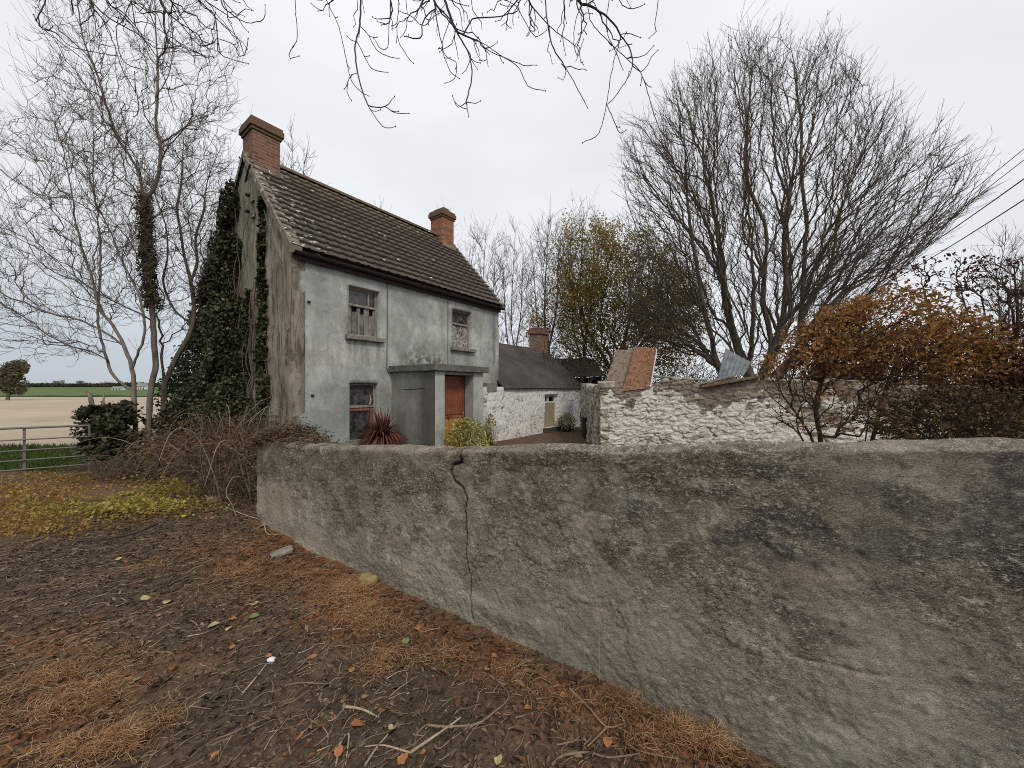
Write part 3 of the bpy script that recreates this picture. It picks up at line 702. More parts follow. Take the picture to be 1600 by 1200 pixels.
def roof_slope(x0, x1, y0, z0, y1, z1, course, amp, rib, step, seed=1, sag=0.0):
    Ls = math.hypot(y1-y0, z1-z0); nC = int(round(Ls/course)); ts_ = []
    for i in range(nC):
        a, bq = i/nC, (i+1)/nC
        ts_ += [(a, amp, .3), (a+.05/nC, amp, 0), (a+.6/nC, amp*.5, 0), (bq-.16/nC, amp*.12, .0), (bq-.10/nC, 0.0, 1), (bq-.001/nC, -.01, 1)]
    xs = np.arange(x0, x1+step*.5, step); ty = (y1-y0)/Ls; tz = (z1-z0)/Ls; sg = 1 if y1 > y0 else -1
    t = np.array([q[0] for q in ts_]); h = np.array([q[1] for q in ts_]); lap = np.array([q[2] for q in ts_])
    Xg = np.repeat(xs[:, None], len(t), 1)
    rr = rib*np.maximum(0, np.cos(Xg/.29*2*np.pi))**2 if rib else 0
    hh = h[None, :]*(1+.06*fbm(Xg*3, t[None, :]*40+Xg*0, oct=2, seed=seed)) + rr + .015*fbm(Xg*.7, t[None, :]*3+0*Xg, oct=2, seed=seed+3) - sag*np.sin(np.pi*t)[None, :]
    jl = .003*fbm(np.floor(Xg/.29), np.floor(t*nC+.01)[None, :]+0*Xg, oct=1, seed=seed+5)
    d = t[None, :]*Ls + jl
    V = np.stack([Xg, y0 + ty*d - sg*tz*hh, z0 + tz*d + abs(ty)*hh], -1)
    return V, gridF(len(xs), len(t), flip=False), np.repeat(lap[None, :], len(xs), 0)
EO = .16
V, F, lap = roof_slope(-.05, HL+.10, -EO, EV-EO*SLP+.03, HD/2, RG+.03, .275, .050, .020, .036, 91)
V2, F2, lap2 = roof_slope(-.05, HL+.10, HD+EO, EV-EO*SLP+.03, HD/2, RG+.03, .275, .050, .020, .072, 95)
n0 = V.reshape(-1, 3).shape[0]
Vu = np.array([[-.05, -EO+.02, EV-EO*SLP-.06], [HL+.1, -EO+.02, EV-EO*SLP-.06], [HL+.1, HD/2, RG-.05], [-.05, HD/2, RG-.05], [HL+.1, HD+EO-.02, EV-EO*SLP-.06], [-.05, HD+EO-.02, EV-EO*SLP-.06]])
n1v = n0 + V2.reshape(-1, 3).shape[0]
Vall = np.vstack([V.reshape(-1, 3), V2.reshape(-1, 3), Vu]); Fall = [F, F2[:, ::-1]+n0, np.array([[3, 2, 1, 0], [2, 3, 5, 4]])+n1v]
roof = part(mesh('roof', Vall, Fall, TILEM, house, False, {'lap': np.concatenate([lap.ravel(), lap2.ravel(), np.zeros(6)])}), house)
# ridge tiles
rs = np.random.default_rng(5); V = []; F = []; b = MB()
x = .6
while x < HL-.55:
    L = .45; k = 7; pa = []
    for (xx, r0) in ((x, .12), (x+L-.012, .125)):
        pa += [(xx, HD/2 + r0*math.cos(R(a))*1.15, RG+.035 + r0*math.sin(R(a))*.8 + rs.normal()*.001) for a in np.linspace(-15, 195, k)]
    b.add(pa, [(i, i+1, k+i+1, k+i) for i in range(k-1)] + [tuple(range(k-1, -1, -1)), tuple(range(k, 2*k))]); x += L
part(b.build('ridge_tiles', TILEM, roof, smooth=False), roof)
# verge: mortar coping on the left gable, thin one right
m = M('mortar_coping', 0.93); v = m.co(); n2_ = m.noise(v, 6, 6, .7); n3_ = m.noise(v, 25, 4, .7)
c = m.mix(m.st(n2_, .35, .65), (0.12, 0.10, 0.078), (0.225, 0.195, 0.155)); c = m.mix(m.st(m.noise(v, 7, 5, .6), .60, .64), c, (0.60, 0.59, 0.54))
COPM = m.out(c, m.bump(n3_, .7, .012))
def verge(xa, xb, h, y0, y1, sgn, nm='verge_coping'):
    ys = np.linspace(y0, y1, 60); V = []; rng = np.random.default_rng(7)
    for y in ys:
        z = RG - abs(y-HD/2)*SLP; j = .012*float(fbm(np.array([y*4]), np.array([xa]), oct=3, seed=9)[0])
        for (xx, dz) in ((xa, -.10), (xa, h+j), ((xa+xb)/2, h+.012+j), (xb, h+j-.005), (xb, -.02)): V.append((xx+j*.6, y, z+dz))
    F = [(i*5+j, i*5+j+1, (i+1)*5+j+1, (i+1)*5+j) for i in range(59) for j in range(4)] + [(4, 3, 2, 1, 0), tuple(59*5+q for q in range(5))]
    return part(mesh(nm, V, F, COPM, roof, False), roof)
verge(-.10, .15, .085, -EO-.02, HD/2, 1); verge(-.10, .15, .085, HD/2+.001, HD+EO, 1)
verge(HL+.02, HL+.13, .075, -EO-.02, HD/2, 1); verge(HL+.02, HL+.13, .075, HD/2+.001, HD+EO, 1)
# chimneys
def brickmat(name, c1, c2, mort, sc=1.0):
    m = M(name, .92); X = m.xyz(); u = m.op('ADD', X[0], X[1]); v = m.comb(u, X[2], 0.0)
    nz_ = m.noise(m.co(), 14, 5, .7); 
    t = m.n.new('ShaderNodeTexBrick'); m.l.new(v, t.inputs['Vector']); t.inputs['Scale'].default_value = 1.0
    t.inputs['Brick Width'].default_value = .225*sc; t.inputs['Row Height'].default_value = .075*sc; t.inputs['Mortar Size'].default_value = .016
    t.inputs['Mortar Smooth'].default_value = .3; t.inputs['Color1'].default_value = (*c1, 1); t.inputs['Color2'].default_value = (*c2, 1); t.inputs['Mortar'].default_value = (*mort, 1)
    t.inputs['Bias'].default_value = -.1
    c = m.mix(m.op('MULTIPLY', m.st(nz_, .5, .75), .55), t.outputs['Color'], (0.075, 0.05, 0.038)); 
    c = m.mix(m.op('MULTIPLY', m.st(m.noise(m.co(), 40, 3), .62, .7), .4), c, (0.36, 0.3, 0.22))
    return m.out(c, m.bump(m.op('ADD', m.op('MULTIPLY', t.outputs['Fac'], -1.0), m.op('MULTIPLY', nz_, .5)), .8, .012))
BR1 = brickmat('chimney_brick', (0.26, 0.105, 0.065), (0.11, 0.050, 0.036), (0.20, 0.165, 0.13), 1.12)
BR2 = brickmat('orange_brick', (0.42, 0.135, 0.055), (0.17, 0.065, 0.04), (0.20, 0.16, 0.12), 1.12)
def chimney(x0, x1, y0, y1, zb, zt, mat, capmat, broken=False):
    b = MB(); b.box((x0, y0, zb), (x1, y1, zt-.34)); o = part(b.build('chimney', mat, house, bevel=.008), house)
    b = MB(); rnd = random.Random(3)
    b.box((x0-.035, y0-.035, zt-.338), (x1+.035, y1+.035, zt-.262)); b.box((x0-.075, y0-.075, zt-.26), (x1+.075, y1+.075, zt-.11)); b.box((x0-.05, y0-.05, zt-.108), (x1+.05, y1+.05, zt-.03))
    if broken:
        b.box((x0+.1, y0+.05, zt-.029), (x1-.2, y1-.1, zt+.08), .02, rnd)
    else: b.hexa([(x0-.03, y0-.03, zt-.028), (x1+.03, y0-.03, zt-.028), (x1+.03, y1+.03, zt-.028), (x0-.03, y1+.03, zt-.028)], [(x0+.1, y0+.08, zt+.03), (x1-.1, y0+.08, zt+.02), (x1-.1, y1-.08, zt+.03), (x0+.1, y1-.08, zt+.03)])
    part(b.build('chimney_cap', capmat, o, bevel=.01), o)
    b = MB(); zf = RG - .33*SLP - .05   # mortar flaunching at the roof
    for (ya, yb) in ((y0-.07, y0+.02),):
        z = RG-abs(ya-HD/2)*SLP
        b.hexa([(x0-.02, y0-.10, z-.02), (x1+.05, y0-.10, z-.02), (x1+.05, y0+.02, z-.02), (x0-.02, y0+.02, z-.02)], [(x0-.02, y0-.08, z+.09), (x1+.05, y0-.08, z+.09), (x1+.03, y0+.01, z+.20), (x0-.02, y0+.01, z+.20)])
    part(b.build('flashing', COPM, o, bevel=.01), o)
    return o
m = M('mossy_brick_cap', .93); v = m.co(); n2_ = m.noise(v, 9, 5, .7); CAPM = m.out(m.mix(m.st(n2_, .42, .6), (0.15, 0.075, 0.05), (0.12, 0.10, 0.065)), m.bump(m.noise(v, 30, 4), .7, .012))
chimney(.02, .66, 2.22, 2.88, 6.7, 8.52, BR1, CAPM)
chimney(6.40, 7.02, 2.20, 2.86, 6.7, 8.66, BR2, CAPM, True)
# windows
OLDW = simple('rotten_white_frame', (0.24, 0.21, 0.18), .85, .5, 25, .6, .006, zs=.2)
REDW = simple('frame_red_undercoat', (0.20, 0.085, 0.06), .8, .5, 25, .5, .004, zs=.3)
m = M('grey_boards', .92); v = m.co((1, 1, .07)); n2_ = m.noise(v, 22, 6, .7); n3_ = m.noise(m.co(), 4, 4)
c = m.mix(m.st(n2_, .38, .62), (0.095, 0.085, 0.077), (0.30, 0.28, 0.265)); c = m.mix(m.op('MULTIPLY', m.st(n3_, .5, .65), .6), c, (0.08, 0.065, 0.055)); BOARD = m.out(c, m.bump(n2_, .6, .006))
m = M('torn_curtain', .95); v = m.co(); d_ = m.noise(v, 5, 2, .5, 1.4); wv = m.st(m.op('ABSOLUTE', m.op('SUBTRACT', d_, .5)), .012, .04)
c = m.mix(wv, (0.05, 0.04, 0.033), m.mix(m.st(m.noise(v, 12, 4), .4, .6), (0.24, 0.22, 0.195), (0.42, 0.40, 0.37))); CURT = m.out(c, m.bump(d_, .5, .03))
m = M('dirty_glass', .25); c = m.mix(m.st(m.noise(m.co(), 7, 5, .6), .4, .65), (0.018, 0.018, 0.018), (0.10, 0.095, 0.09)); m.b.inputs['Specular IOR Level'].default_value = .5; GLASS = m.out(c)
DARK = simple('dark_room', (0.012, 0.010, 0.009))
SILL = simple('stone_sill', (0.19, 0.18, 0.155), .92, .4, 14, .8, .02)
def window(w, kind, sill=True):
    xa, xb, za, zb = w; fy = .13; b = MB(); t = .055
    b.box((xa, fy, za), (xa+t, fy+.07, zb)); b.box((xb-t, fy, za), (xb, fy+.07, zb)); b.box((xa+t, fy+.002, zb-t), (xb-t, fy+.068, zb)); b.box((xa+t, fy+.002, za), (xb-t, fy+.068, za+t))
    zm = za+(zb-za)*(.64 if kind != 2 else .60)
    b.box((xa+t, fy-.012, zm-.03), (xb-t, fy+.066, zm+.03))
    if kind == 0: b.box((xa+(xb-xa)*.70, fy+.004, zm+.03), (xa+(xb-xa)*.70+.04, fy+.06, zb-t))
    o = part(b.build('window', OLDW, house, bevel=.006), house)
    if label_w := {0: 'upper window with dark transom and broken grey boards', 1: 'upper window with peeling patterned blind', 2: 'lower window with reddish frame behind the plant'}.get(kind): o['label'] = label_w
    b = MB(); b.box((xa+t, fy+.035, zm+.03), (xb-t, fy+.041, zb-t)); part(b.build('pane', GLASS, o), o)
    rnd = random.Random(kind+4)
    if kind == 0:
        x = xa+t; i = 0
        while x < xb-t-.03:
            wd = min(rnd.uniform(.09, .16), xb-t-x); b = MB(); tz = zm-.03-rnd.choice([0, .0, .07, .12, .16])
            b.hexa([(x+.004, fy+.03, za+t), (x+wd-.004, fy+.03, za+t), (x+wd-.004, fy+.05, za+t), (x+.004, fy+.05, za+t)],
                   [(x+.004, fy+.03, tz-.02), (x+wd-.004, fy+.03, tz), (x+wd-.004, fy+.05, tz), (x+.004, fy+.05, tz-.02)])
            part(b.build('board', BOARD, o), o); x += wd; i += 1
        b = MB(); b.box((xa+t, fy+.09, za+t), (xb-t, fy+.10, zm)); part(b.build('dark_gap_sheet', DARK, o), o)  # black sheet standing in for the darkness between the boards
    elif kind == 1:
        xs = np.linspace(xa+t, xb-t, 30); zs = np.linspace(za+t, zm-.03, 30); Xg, Zg = np.meshgrid(xs, zs, indexing='ij')
        Yg = fy+.045+.012*fbm(Xg*9, Zg*6, oct=3, seed=4); V = np.stack([Xg, Yg, Zg], -1).reshape(-1, 3); V2 = V+np.array([0, .006, 0])
        part(mesh('blind', np.vstack([V, V2]), [gridF(30, 30), gridF(30, 30, 900, True)], CURT, o, True), o)
    else:
        b = MB(); b.box((xa+t, fy+.035, za+t), (xb-t, fy+.041, zm-.03)); part(b.build('pane', GLASS, o), o)
        b = MB(); b.box((xb-t-.10, fy-.02, za+.1), (xb-t-.03, fy+.03, zm-.05)); b.box((xa+t, fy-.014, zm-.11), (xb-t-.12, fy+.03, zm-.05)); part(b.build('casement', REDW, o, bevel=.004), o)
        b = MB(); b.tube([(xb-t-.12, fy-.02, zm+.04), (xb-t-.10, fy-.03, zm+.15), (xb-t-.11, fy-.02, zm+.30)], [.03, .025, .008]); part(b.build('torn_curtain', CURT, o), o)
    b = MB(); b.box((xa, fy+.45, za), (xb, fy+.46, zb)); part(b.build('dark_room_sheet', DARK, o), o)  # black sheet added for the unlit room behind the window
    if sill:
        xs = np.linspace(xa-.10, xb+.10, 40); V = []
        for i, x in enumerate(xs):
            j = .006*math.sin(i*1.7)+.005*math.sin(i*.9+kind)
            for (y, z) in ((.12, za-.10), (-.11, za-.115), (-.125, za-.10), (-.12+j, za-.015), (-.10, za-.004+j), (.125, za+.012)): V.append((x, y, z))
        F = [(i*6+j, (i+1)*6+j, (i+1)*6+(j+1) % 6, i*6+(j+1) % 6) for i in range(39) for j in range(6)] + [tuple(range(6)), tuple(39*6+q for q in range(5, -1, -1))]
        part(mesh('sill', V, F, SILL, o), o)
    return o
window(W1, 0); window(W2, 1); window(W3, 2)
# eaves: fascia, gutter, pipes
BLK = simple('black_iron', (0.018, 0.016, 0.015), .6, .4, 30, .4, .003)
b = MB(); b.box((.0, -.10, EV-EO*SLP-.20), (HL+.02, -.06, EV-EO*SLP-.02)); part(b.build('fascia', simple('brown_fascia', (.045, .030, .024)), house), house)
b = MB(); z = EV-EO*SLP-.055
k = 9
pa = []
for xx in (-.02, HL*.33, HL*.66, HL+.06): pa += [(xx, -.175+.065*math.cos(R(a)), z-.01*(xx/HL)+.065*math.sin(R(a))) for a in np.linspace(180, 360, k)] + [(xx, -.175+.057*math.cos(R(a)), z-.01*(xx/HL)+.057*math.sin(R(a))) for a in np.linspace(360, 180, k)]
K = 2*k
b.add(pa, [(i*K+j, i*K+(j+1) % K, (i+1)*K+(j+1) % K, (i+1)*K+j) for i in range(3) for j in range(K)] + [tuple(range(K-1, -1, -1)), tuple(3*K+q for q in range(K))])
part(b.build('gutter', BLK, house), house)
WIRE = simple('old_cable', (0.12, 0.125, 0.115))
b = MB(); b.tube([(2.40, -.015, EV-.25), (2.40, -.016, 3.4), (2.385, -.014, 2.15), (2.43, -.02, 2.05), (2.62, -.02, 2.03)], .013); part(b.build('wall_pipe', WIRE, house), house)
b = MB(); b.tube([(4.61, -.012, EV-.25), (4.60, -.012, 3.0), (4.605, -.012, 2.26)], .010); part(b.build('wall_cable', WIRE, house), house)
b = MB(); b.tube([(.02, -.14, 4.62), (.12, -.03, 4.50), (.5, -.03, 4.47)], .014); part(b.build('gutter_stay', BLK, house), house)
# gable fittings
for (y, zc) in ((2.05, 6.35), (2.06, 5.95)):
    b = MB(); b.box((-.05, y-.11, zc-.09), (-.02, y+.11, zc+.07)); b.tube([(-.05, y, zc), (-.16, y-.03, zc+.02)], .012); o = part(b.build('wire_bracket', COPM, house, bevel=.004), house)
    b = MB(); b.tube([(-.12, y-.02, zc+.02), (-.17, y-.03, zc+.02), (-.20, y-.03, zc+.02)], [.045, .05, .03]); part(b.build('insulator', BLK, o), o)
b = MB(); b.tube([(-.04, 2.5, 6.9), (-.09, 2.2, 7.03), (-.12, 1.95, 7.10)], .022); part(b.build('iron_stay', BLK, house), house)
b = MB(); b.tube([(-.05, 1.35, 5.9), (-.05, .85, 5.0), (-.04, .35, 4.3), (-.05, .30, 3.2)], .010); part(b.build('slack_wire', WIRE, house), house)
for (x_, z_) in ((.34, 3.55), (.42, 1.45)):
    b = MB(); b.tube([(x_, -.005, z_), (x_+.06, -.03, z_+.01)], [.035, .02]); part(b.build('pipe_stub', BLK, house), house)
# porch
PX0, PP = 2.54, 1.74; PX1 = PX0+1.77
m = M('porch_render', .9); v = m.co(); n1_ = m.noise(v, 1.7, 5, .6, .2); n2_ = m.noise(v, 8, 6, .65); n3_ = m.noise(v, 35, 4, .7); X = m.xyz(); vst = m.co((1, 1, .12)); n4_ = m.noise(vst, 9, 4)
c = m.mix(m.st(n1_, .35, .65), (0.165, 0.17, 0.150), (0.27, 0.275, 0.245)); c = m.mix(m.op('MULTIPLY', m.st(n4_, .52, .7), .5), c, (0.12, 0.125, 0.11))
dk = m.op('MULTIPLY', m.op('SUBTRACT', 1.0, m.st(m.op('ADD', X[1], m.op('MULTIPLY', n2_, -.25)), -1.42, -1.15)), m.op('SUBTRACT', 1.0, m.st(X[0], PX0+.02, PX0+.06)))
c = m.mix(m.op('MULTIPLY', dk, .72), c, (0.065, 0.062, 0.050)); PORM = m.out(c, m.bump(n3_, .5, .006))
m = M('pilaster_render', .9); v = m.co(); n1_ = m.noise(v, 3, 5, .6, .2); n3_ = m.noise(v, 35, 4, .7)
c = m.mix(m.st(n1_, .35, .65), (0.27, 0.29, 0.27), (0.40, 0.42, 0.39)); c = m.mix(m.op('MULTIPLY', m.st(n3_, .6, .7), .5), c, (0.16, 0.16, 0.14)); PILM = m.out(c, m.bump(n3_, .5, .006))
ZT = 2.05
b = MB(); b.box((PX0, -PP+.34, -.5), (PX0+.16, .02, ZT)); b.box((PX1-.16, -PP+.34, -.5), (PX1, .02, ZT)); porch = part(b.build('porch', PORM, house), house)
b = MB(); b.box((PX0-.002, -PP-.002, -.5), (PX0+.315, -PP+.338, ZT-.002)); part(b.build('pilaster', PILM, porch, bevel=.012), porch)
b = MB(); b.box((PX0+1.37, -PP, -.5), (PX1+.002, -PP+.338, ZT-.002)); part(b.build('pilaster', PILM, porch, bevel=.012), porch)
b = MB(); b.box((PX0-.004, -PP+.0, -.5), (PX0+.0, -PP+.36, ZT-.01)); part(b.build('side_skim', PORM, porch), porch)
b = MB(); b.box((PX0+.315, -PP+.01, ZT-.08), (PX0+1.37, -PP+.33, ZT-.003)); part(b.build('lintel', PORM, porch), porch)
m = M('porch_slab', .92); v = m.co(); n2_ = m.noise(v, 5, 5, .7); c = m.mix(m.st(n2_, .4, .65), (0.085, 0.092, 0.08), (0.155, 0.158, 0.135)); SLABM = m.out(c, m.bump(m.noise(v, 30, 4), .6, .01))
b = MB(); b.box((PX0-.10, -PP-.12, ZT), (PX1+.10, .0, ZT+.17)); part(b.build('porch_roof', SLABM, porch, bevel=.012), porch)
# crack in the porch side: thin black tube standing in for its shadowed groove
b = MB(); b.tube([(PX0-.003, -.5, 1.60), (PX0-.003, -.8, 1.585), (PX0-.003, -1.1, 1.61), (PX0-.003, -1.3, 1.62), (PX0-.004, -1.38, 1.59)], .007, 4); part(b.build('crack', BLK, porch), porch)
# door
m = M('faded_red_paint', .6); v = m.co(); n1_ = m.noise(v, 3, 5, .6); n3_ = m.noise(m.co((1, 1, .2)), 30, 5, .7); X = m.xyz()
c = m.mix(m.st(n1_, .35, .65), (0.155, 0.045, 0.026), (0.225, 0.075, 0.042)); c = m.mix(m.op('MULTIPLY', m.st(n3_, .55, .7), .5), c, (0.38, 0.16, 0.09)); REDD = m.out(c, m.bump(n3_, .4, .003))
m = M('ochre_board', .75); v = m.co((1, 1, .12)); n1_ = m.noise(v, 14, 5, .6); c = m.mix(m.st(n1_, .35, .65), (0.23, 0.105, 0.035), (0.40, 0.20, 0.075)); OCH = m.out(c, m.bump(n1_, .4, .004))
DY = -PP+.335; dx0, dx1 = PX0+.315, PX0+1.37
b = MB(); b.box((dx0, DY+.008, -.5), (dx0+.07, DY+.07, ZT-.10)); b.box((dx1-.07, DY+.008, -.5), (dx1, DY+.07, ZT-.10)); b.box((dx0+.07, DY+.01, ZT-.2), (dx1-.07, DY+.068, ZT-.10))
b.box((dx0+.07, DY+.02, .98), (dx1-.07, DY+.10, ZT-.2)); b.box((dx0+.07, DY+.02, -.48), (dx1-.07, DY+.09, .82)); b.box((dx0+.07, DY-.0, .82), (dx1-.07, DY+.09, .90)); b.box((dx0+.07, DY+.005, .93), (dx1-.07, DY+.09, .98))
door = part(b.build('door', REDD, porch, bevel=.005), porch); part(door, house); door.parent = house; door['label'] = 'faded red door with an ochre lower half'
b = MB(); b.box((dx0+.10, DY+.0, -.45), (dx1-.12, DY+.018, .81)); part(b.build('lower_panel', OCH, door, bevel=.004), door)
b = MB(); b.tube([(dx0+.42, DY-.01, .90), (dx0+.42, DY-.03, .86), (dx0+.43, DY-.01, .80)], .02); b.box((dx0+.09, DY+.0, .905), (dx1-.10, DY+.02, .925)); part(b.build('latch', simple('rusty_iron', (.10, .045, .028), .8, .5, 30), door), door)
# ================================================================== WHITEWASHED COTTAGE (lean against the house, local frame of its own)
CO = C0 + U*6.12 - BK*0.30          # front left corner
cott = empty('low_cottage', (CO[0], CO[1], -0.5), HANG, 'low whitewashed stone cottage with sagging dark felt roof joined to the house end', 'cottage')
CL, CE, CR, CD = 7.48, 1.68, 3.72, 4.7
def stones(Lx, z0, z1, rng, rh=(.13, .28), rw=(.18, .55)):
    rows = []; z = z0
    while z < z1:
        h = rng.uniform(*rh); x = -rng.uniform(0, .3); xs = []
        while x < Lx+.3:
            w = rng.uniform(*rw)*(.7+h*1.6); xs.append((x, x+w, rng.uniform())); x += w
        rows.append((z, z+h, xs)); z += h
    return rows
def stone_field(X, Z, rows, rng, gap=.018, seed=1):
    """returns height (0 joint .. 1 face), joint mask, stone id random"""
    cw, chh = .27, .125; wx = X/cw + .9*fbm(X*1.1, Z*1.3, oct=3, seed=seed+2) + .35*fbm(X*5, Z*9, oct=2, seed=seed); wz = Z/chh + .9*fbm(X*.9, Z*1.5, oct=3, seed=seed+3) + .30*fbm(X*6, Z*9, oct=3, seed=seed+4)
    row = np.floor(wz); f1 = np.full(X.shape, 9.); f2 = np.full(X.shape, 9.); rid = np.zeros(X.shape)
    for dj in (-1, 0, 1):
        rj = row+dj; sh = _h(rj, rj*0, rj*0, seed); ii = np.floor(wx-sh)
        for di in (-1, 0, 1):
            ci = ii+di; jx = .5+.75*(_h(ci, rj, rj*0, seed+9)-.5); jz = .5+.5*(_h(ci, rj, rj*0, seed+10)-.5); dd = np.maximum(np.abs(wx-sh-ci-jx)*.95, np.abs(wz-rj-jz))*.6+.4*np.hypot(wx-sh-ci-jx, wz-rj-jz)
            hh = _h(ci, rj, rj*0, seed+11); cl = dd < f1; f2 = np.where(cl, f1, np.minimum(f2, dd)); rid = np.where(cl, hh, rid); f1 = np.where(cl, dd, f1)
    e = (f2-f1)*chh; face = sstep(0.0, .035, e)*(.35+.65*rid); joint = 1-sstep(.004, .018, e); return face, joint, rid, e
    xw = X + .035*fbm(X*5, Z*5, oct=3, seed=seed); zw = Z + .045*fbm(X*2.4, Z*4, oct=3, seed=seed+1)
    e = np.zeros(X.shape); rid = np.zeros(X.shape)
    zs = np.array([r[0] for r in rows]); ri = np.clip(np.searchsorted(zs, zw, 'right')-1, 0, len(rows)-1)
    for k, (za, zb, xs) in enumerate(rows):
        m_ = ri == k
        if not m_.any(): continue
        xa = np.array([q[0] for q in xs]); xb = np.array([q[1] for q in xs]); rv = np.array([q[2] for q in xs])
        xi = np.clip(np.searchsorted(xa, xw[m_], 'right')-1, 0, len(xa)-1)
        dx = np.minimum(xw[m_]-xa[xi], xb[xi]-xw[m_]); dz = np.minimum(zw[m_]-za, zb-zw[m_])
        d = np.minimum(dx, dz); q = .02
        d = -q*np.log(np.exp(-np.maximum(dx, 0)/q)+np.exp(-np.maximum(dz, 0)/q)+1e-9)
        e[m_] = np.clip(d, -.01, .08); rid[m_] = rv[xi]
    face = sstep(0.0, gap*2.0, e-.004); joint = 1-sstep(.0, gap, e-.002)
    return face, joint, rid, e
def white_mat(name, expose, white=(0.80, 0.79, 0.75), bare=(0.20, 0.175, 0.145)):
    m = M(name, .93); v = m.co(); n1_ = m.noise(v, 1.3, 5, .65, .3); n2_ = m.noise(v, 8, 6, .72, .4); n3_ = m.noise(v, 38, 5, .72); n4_ = m.noise(v, 3, 5, .6)
    nh_ = m.noise(m.co((1, 1, 2.4)), 9, 6, .75, 1.0)
    w = m.mix(m.st(n2_, .4, .65), tuple(q*.70 for q in white), white)
    w = m.mix(m.op('MULTIPLY', m.st(nh_, .45, .38), .75), w, tuple(q*.34 for q in white))
    st_ = m.mix(m.st(m.attr('rid'), .2, .8), bare, tuple(q*1.6 for q in bare)); st_ = m.mix(m.st(n3_, .4, .65), m.mix(1.0, st_, (.6, .6, .6), 'MULTIPLY'), st_)
    k = m.op('ADD', m.op('ADD', m.op('MULTIPLY', n1_, 1.5), -.3), m.op('MULTIPLY', m.attr('rid'), .35)); k = m.op('ADD', k, m.op('MULTIPLY', n3_, .5)); k = m.op('ADD', k, m.attr('bare'))
    c = m.mix(m.st(k, expose, expose+.10), w, st_)
    c = m.mix(m.op('MULTIPLY', m.op('MULTIPLY', m.st(n3_, .57, .63), .7), m.st(n4_, .42, .58)), c, (0.17, 0.145, 0.115))
    c = m.mix(m.op('MULTIPLY', m.attr('joint'), m.op('MULTIPLY', m.st(m.op('ADD', n4_, m.op('MULTIPLY', n3_, .5)), .72, .84), .9)), c, (0.045, 0.036, 0.028))
    return m.out(c, m.bump(n3_, .7, .012, m.bump(n2_, .4, .02)))
def stone_wall(name, L, D, z0, topf, holes, mat, parent, rng, seed, relief=.03, step=.03, th=.4, bare=None, rh=(.13, .28), rw=(.18, .55), amp=.03):
    """front in local XZ plane, face -y. topf(x)->z"""
    def cuts(a, b, ex):
        e = sorted(set([a, b]+[q for q in ex if a < q < b])); o_ = []
        for p, q in zip(e[:-1], e[1:]): o_ += list(np.linspace(p, q, max(1, int(round((q-p)/step))), endpoint=False))
        return np.array(o_+[b])
    zt = max(topf(np.array([0., L/2, L])).max(), 0) + .0
    xs = cuts(0, L, [h[0] for h in holes]+[h[1] for h in holes]); zs = cuts(z0, zt, [h[2] for h in holes]+[h[3] for h in holes])
    X, Z = np.meshgrid(xs, zs, indexing='ij'); T = topf(xs)[:, None]
    zcut = zt-.35; Zr = np.where(Z > zcut, zcut+(Z-zcut)/(zt-zcut)*(T-zcut), Z)
    rows = stones(L, z0, zt+.2, rng, rh, rw); face, joint, rid, e = stone_field(X, Zr, rows, rng, seed=seed)
    Y = -relief*face*(.6+.8*rid) + amp*fbm(X*.9, Zr*.9, oct=3, seed=seed+5) + (.008 + relief*.35)*fbm(X*9, Zr*17, oct=4, seed=seed+6, gain=.65)
    V = np.stack([X, Y, Zr], -1).reshape(-1, 3); Vb = V.copy(); Vb[:, 1] = th + .0
    # uneven stones on the back edge too
    nx, nz = len(xs), len(zs); N = nx*nz; solid = np.ones((nx-1, nz-1), bool); xc = (xs[:-1]+xs[1:])/2; zc = (zs[:-1]+zs[1:])/2
    for h in holes: solid[np.ix_((xc > h[0]) & (xc < h[1]), (zc > h[2]) & (zc < h[3]))] = False
    I, J = np.nonzero(solid); a = I*nz+J; b_ = (I+1)*nz+J; c_ = b_+1; d = a+1
    F = [np.stack([a, b_, c_, d], 1)]; 
    pad = np.zeros((nx+1, nz+1), bool); pad[1:-1, 1:-1] = solid
    for di, dj, e1, e2 in ((-1, 0, d, a), (1, 0, b_, c_), (0, -1, a, b_), (0, 1, c_, d)):
        q = ~pad[I+1+di, J+1+dj]; F.append(np.stack([e2[q], e1[q], e1[q]+N, e2[q]+N], 1))
    bk = (solid[::1]); F.append(np.stack([a+N, d+N, c_+N, b_+N], 1))
    bz = np.zeros(X.shape) if bare is None else bare(X, Zr)
    at = {'joint': np.tile(joint.ravel(), 2), 'rid': np.tile(rid.ravel(), 2), 'bare': np.tile(bz.ravel(), 2)}
    return mesh(name, np.vstack([V, Vb]), F, mat, parent, False, at)
WH1 = white_mat('whitewash_roughcast', 1.22, (0.84, 0.835, 0.81))
CW = (3.78, 4.90, -.05, 1.36)
rng = np.random.default_rng(11)
o = stone_wall('front_wall', CL, CD, -.55, lambda x: 0*x+CE, [CW], WH1, cott, rng, 12, relief=.010, step=.05, th=.4,
               bare=lambda X, Z: .45*sstep(5.2, 7.2, X)*sstep(.9, -.3, Z) + .5*sstep(-.1, -.5, Z) + .25*sstep(6.6, 7.4, X) - .15)
part(o, cott)
b = MB(); b.hexa([(CL-.4, .4, -.5), (CL, .41, -.5), (CL, CD, -.5), (CL-.4, CD, -.5)], [(CL-.4, .4, CE), (CL, .41, CE), (CL, CD, CE), (CL-.4, CD, CE)])
b.add([(CL-.4, .0, CE), (CL-.01, .0, CE), (CL-.01, CD, CE), (CL-.4, CD, CE), (CL-.4, CD/2, CR-.06), (CL-.01, CD/2, CR-.06)], [(0, 3, 4), (1, 5, 2), (0, 4, 5, 1), (3, 2, 5, 4), (0, 1, 2, 3)])
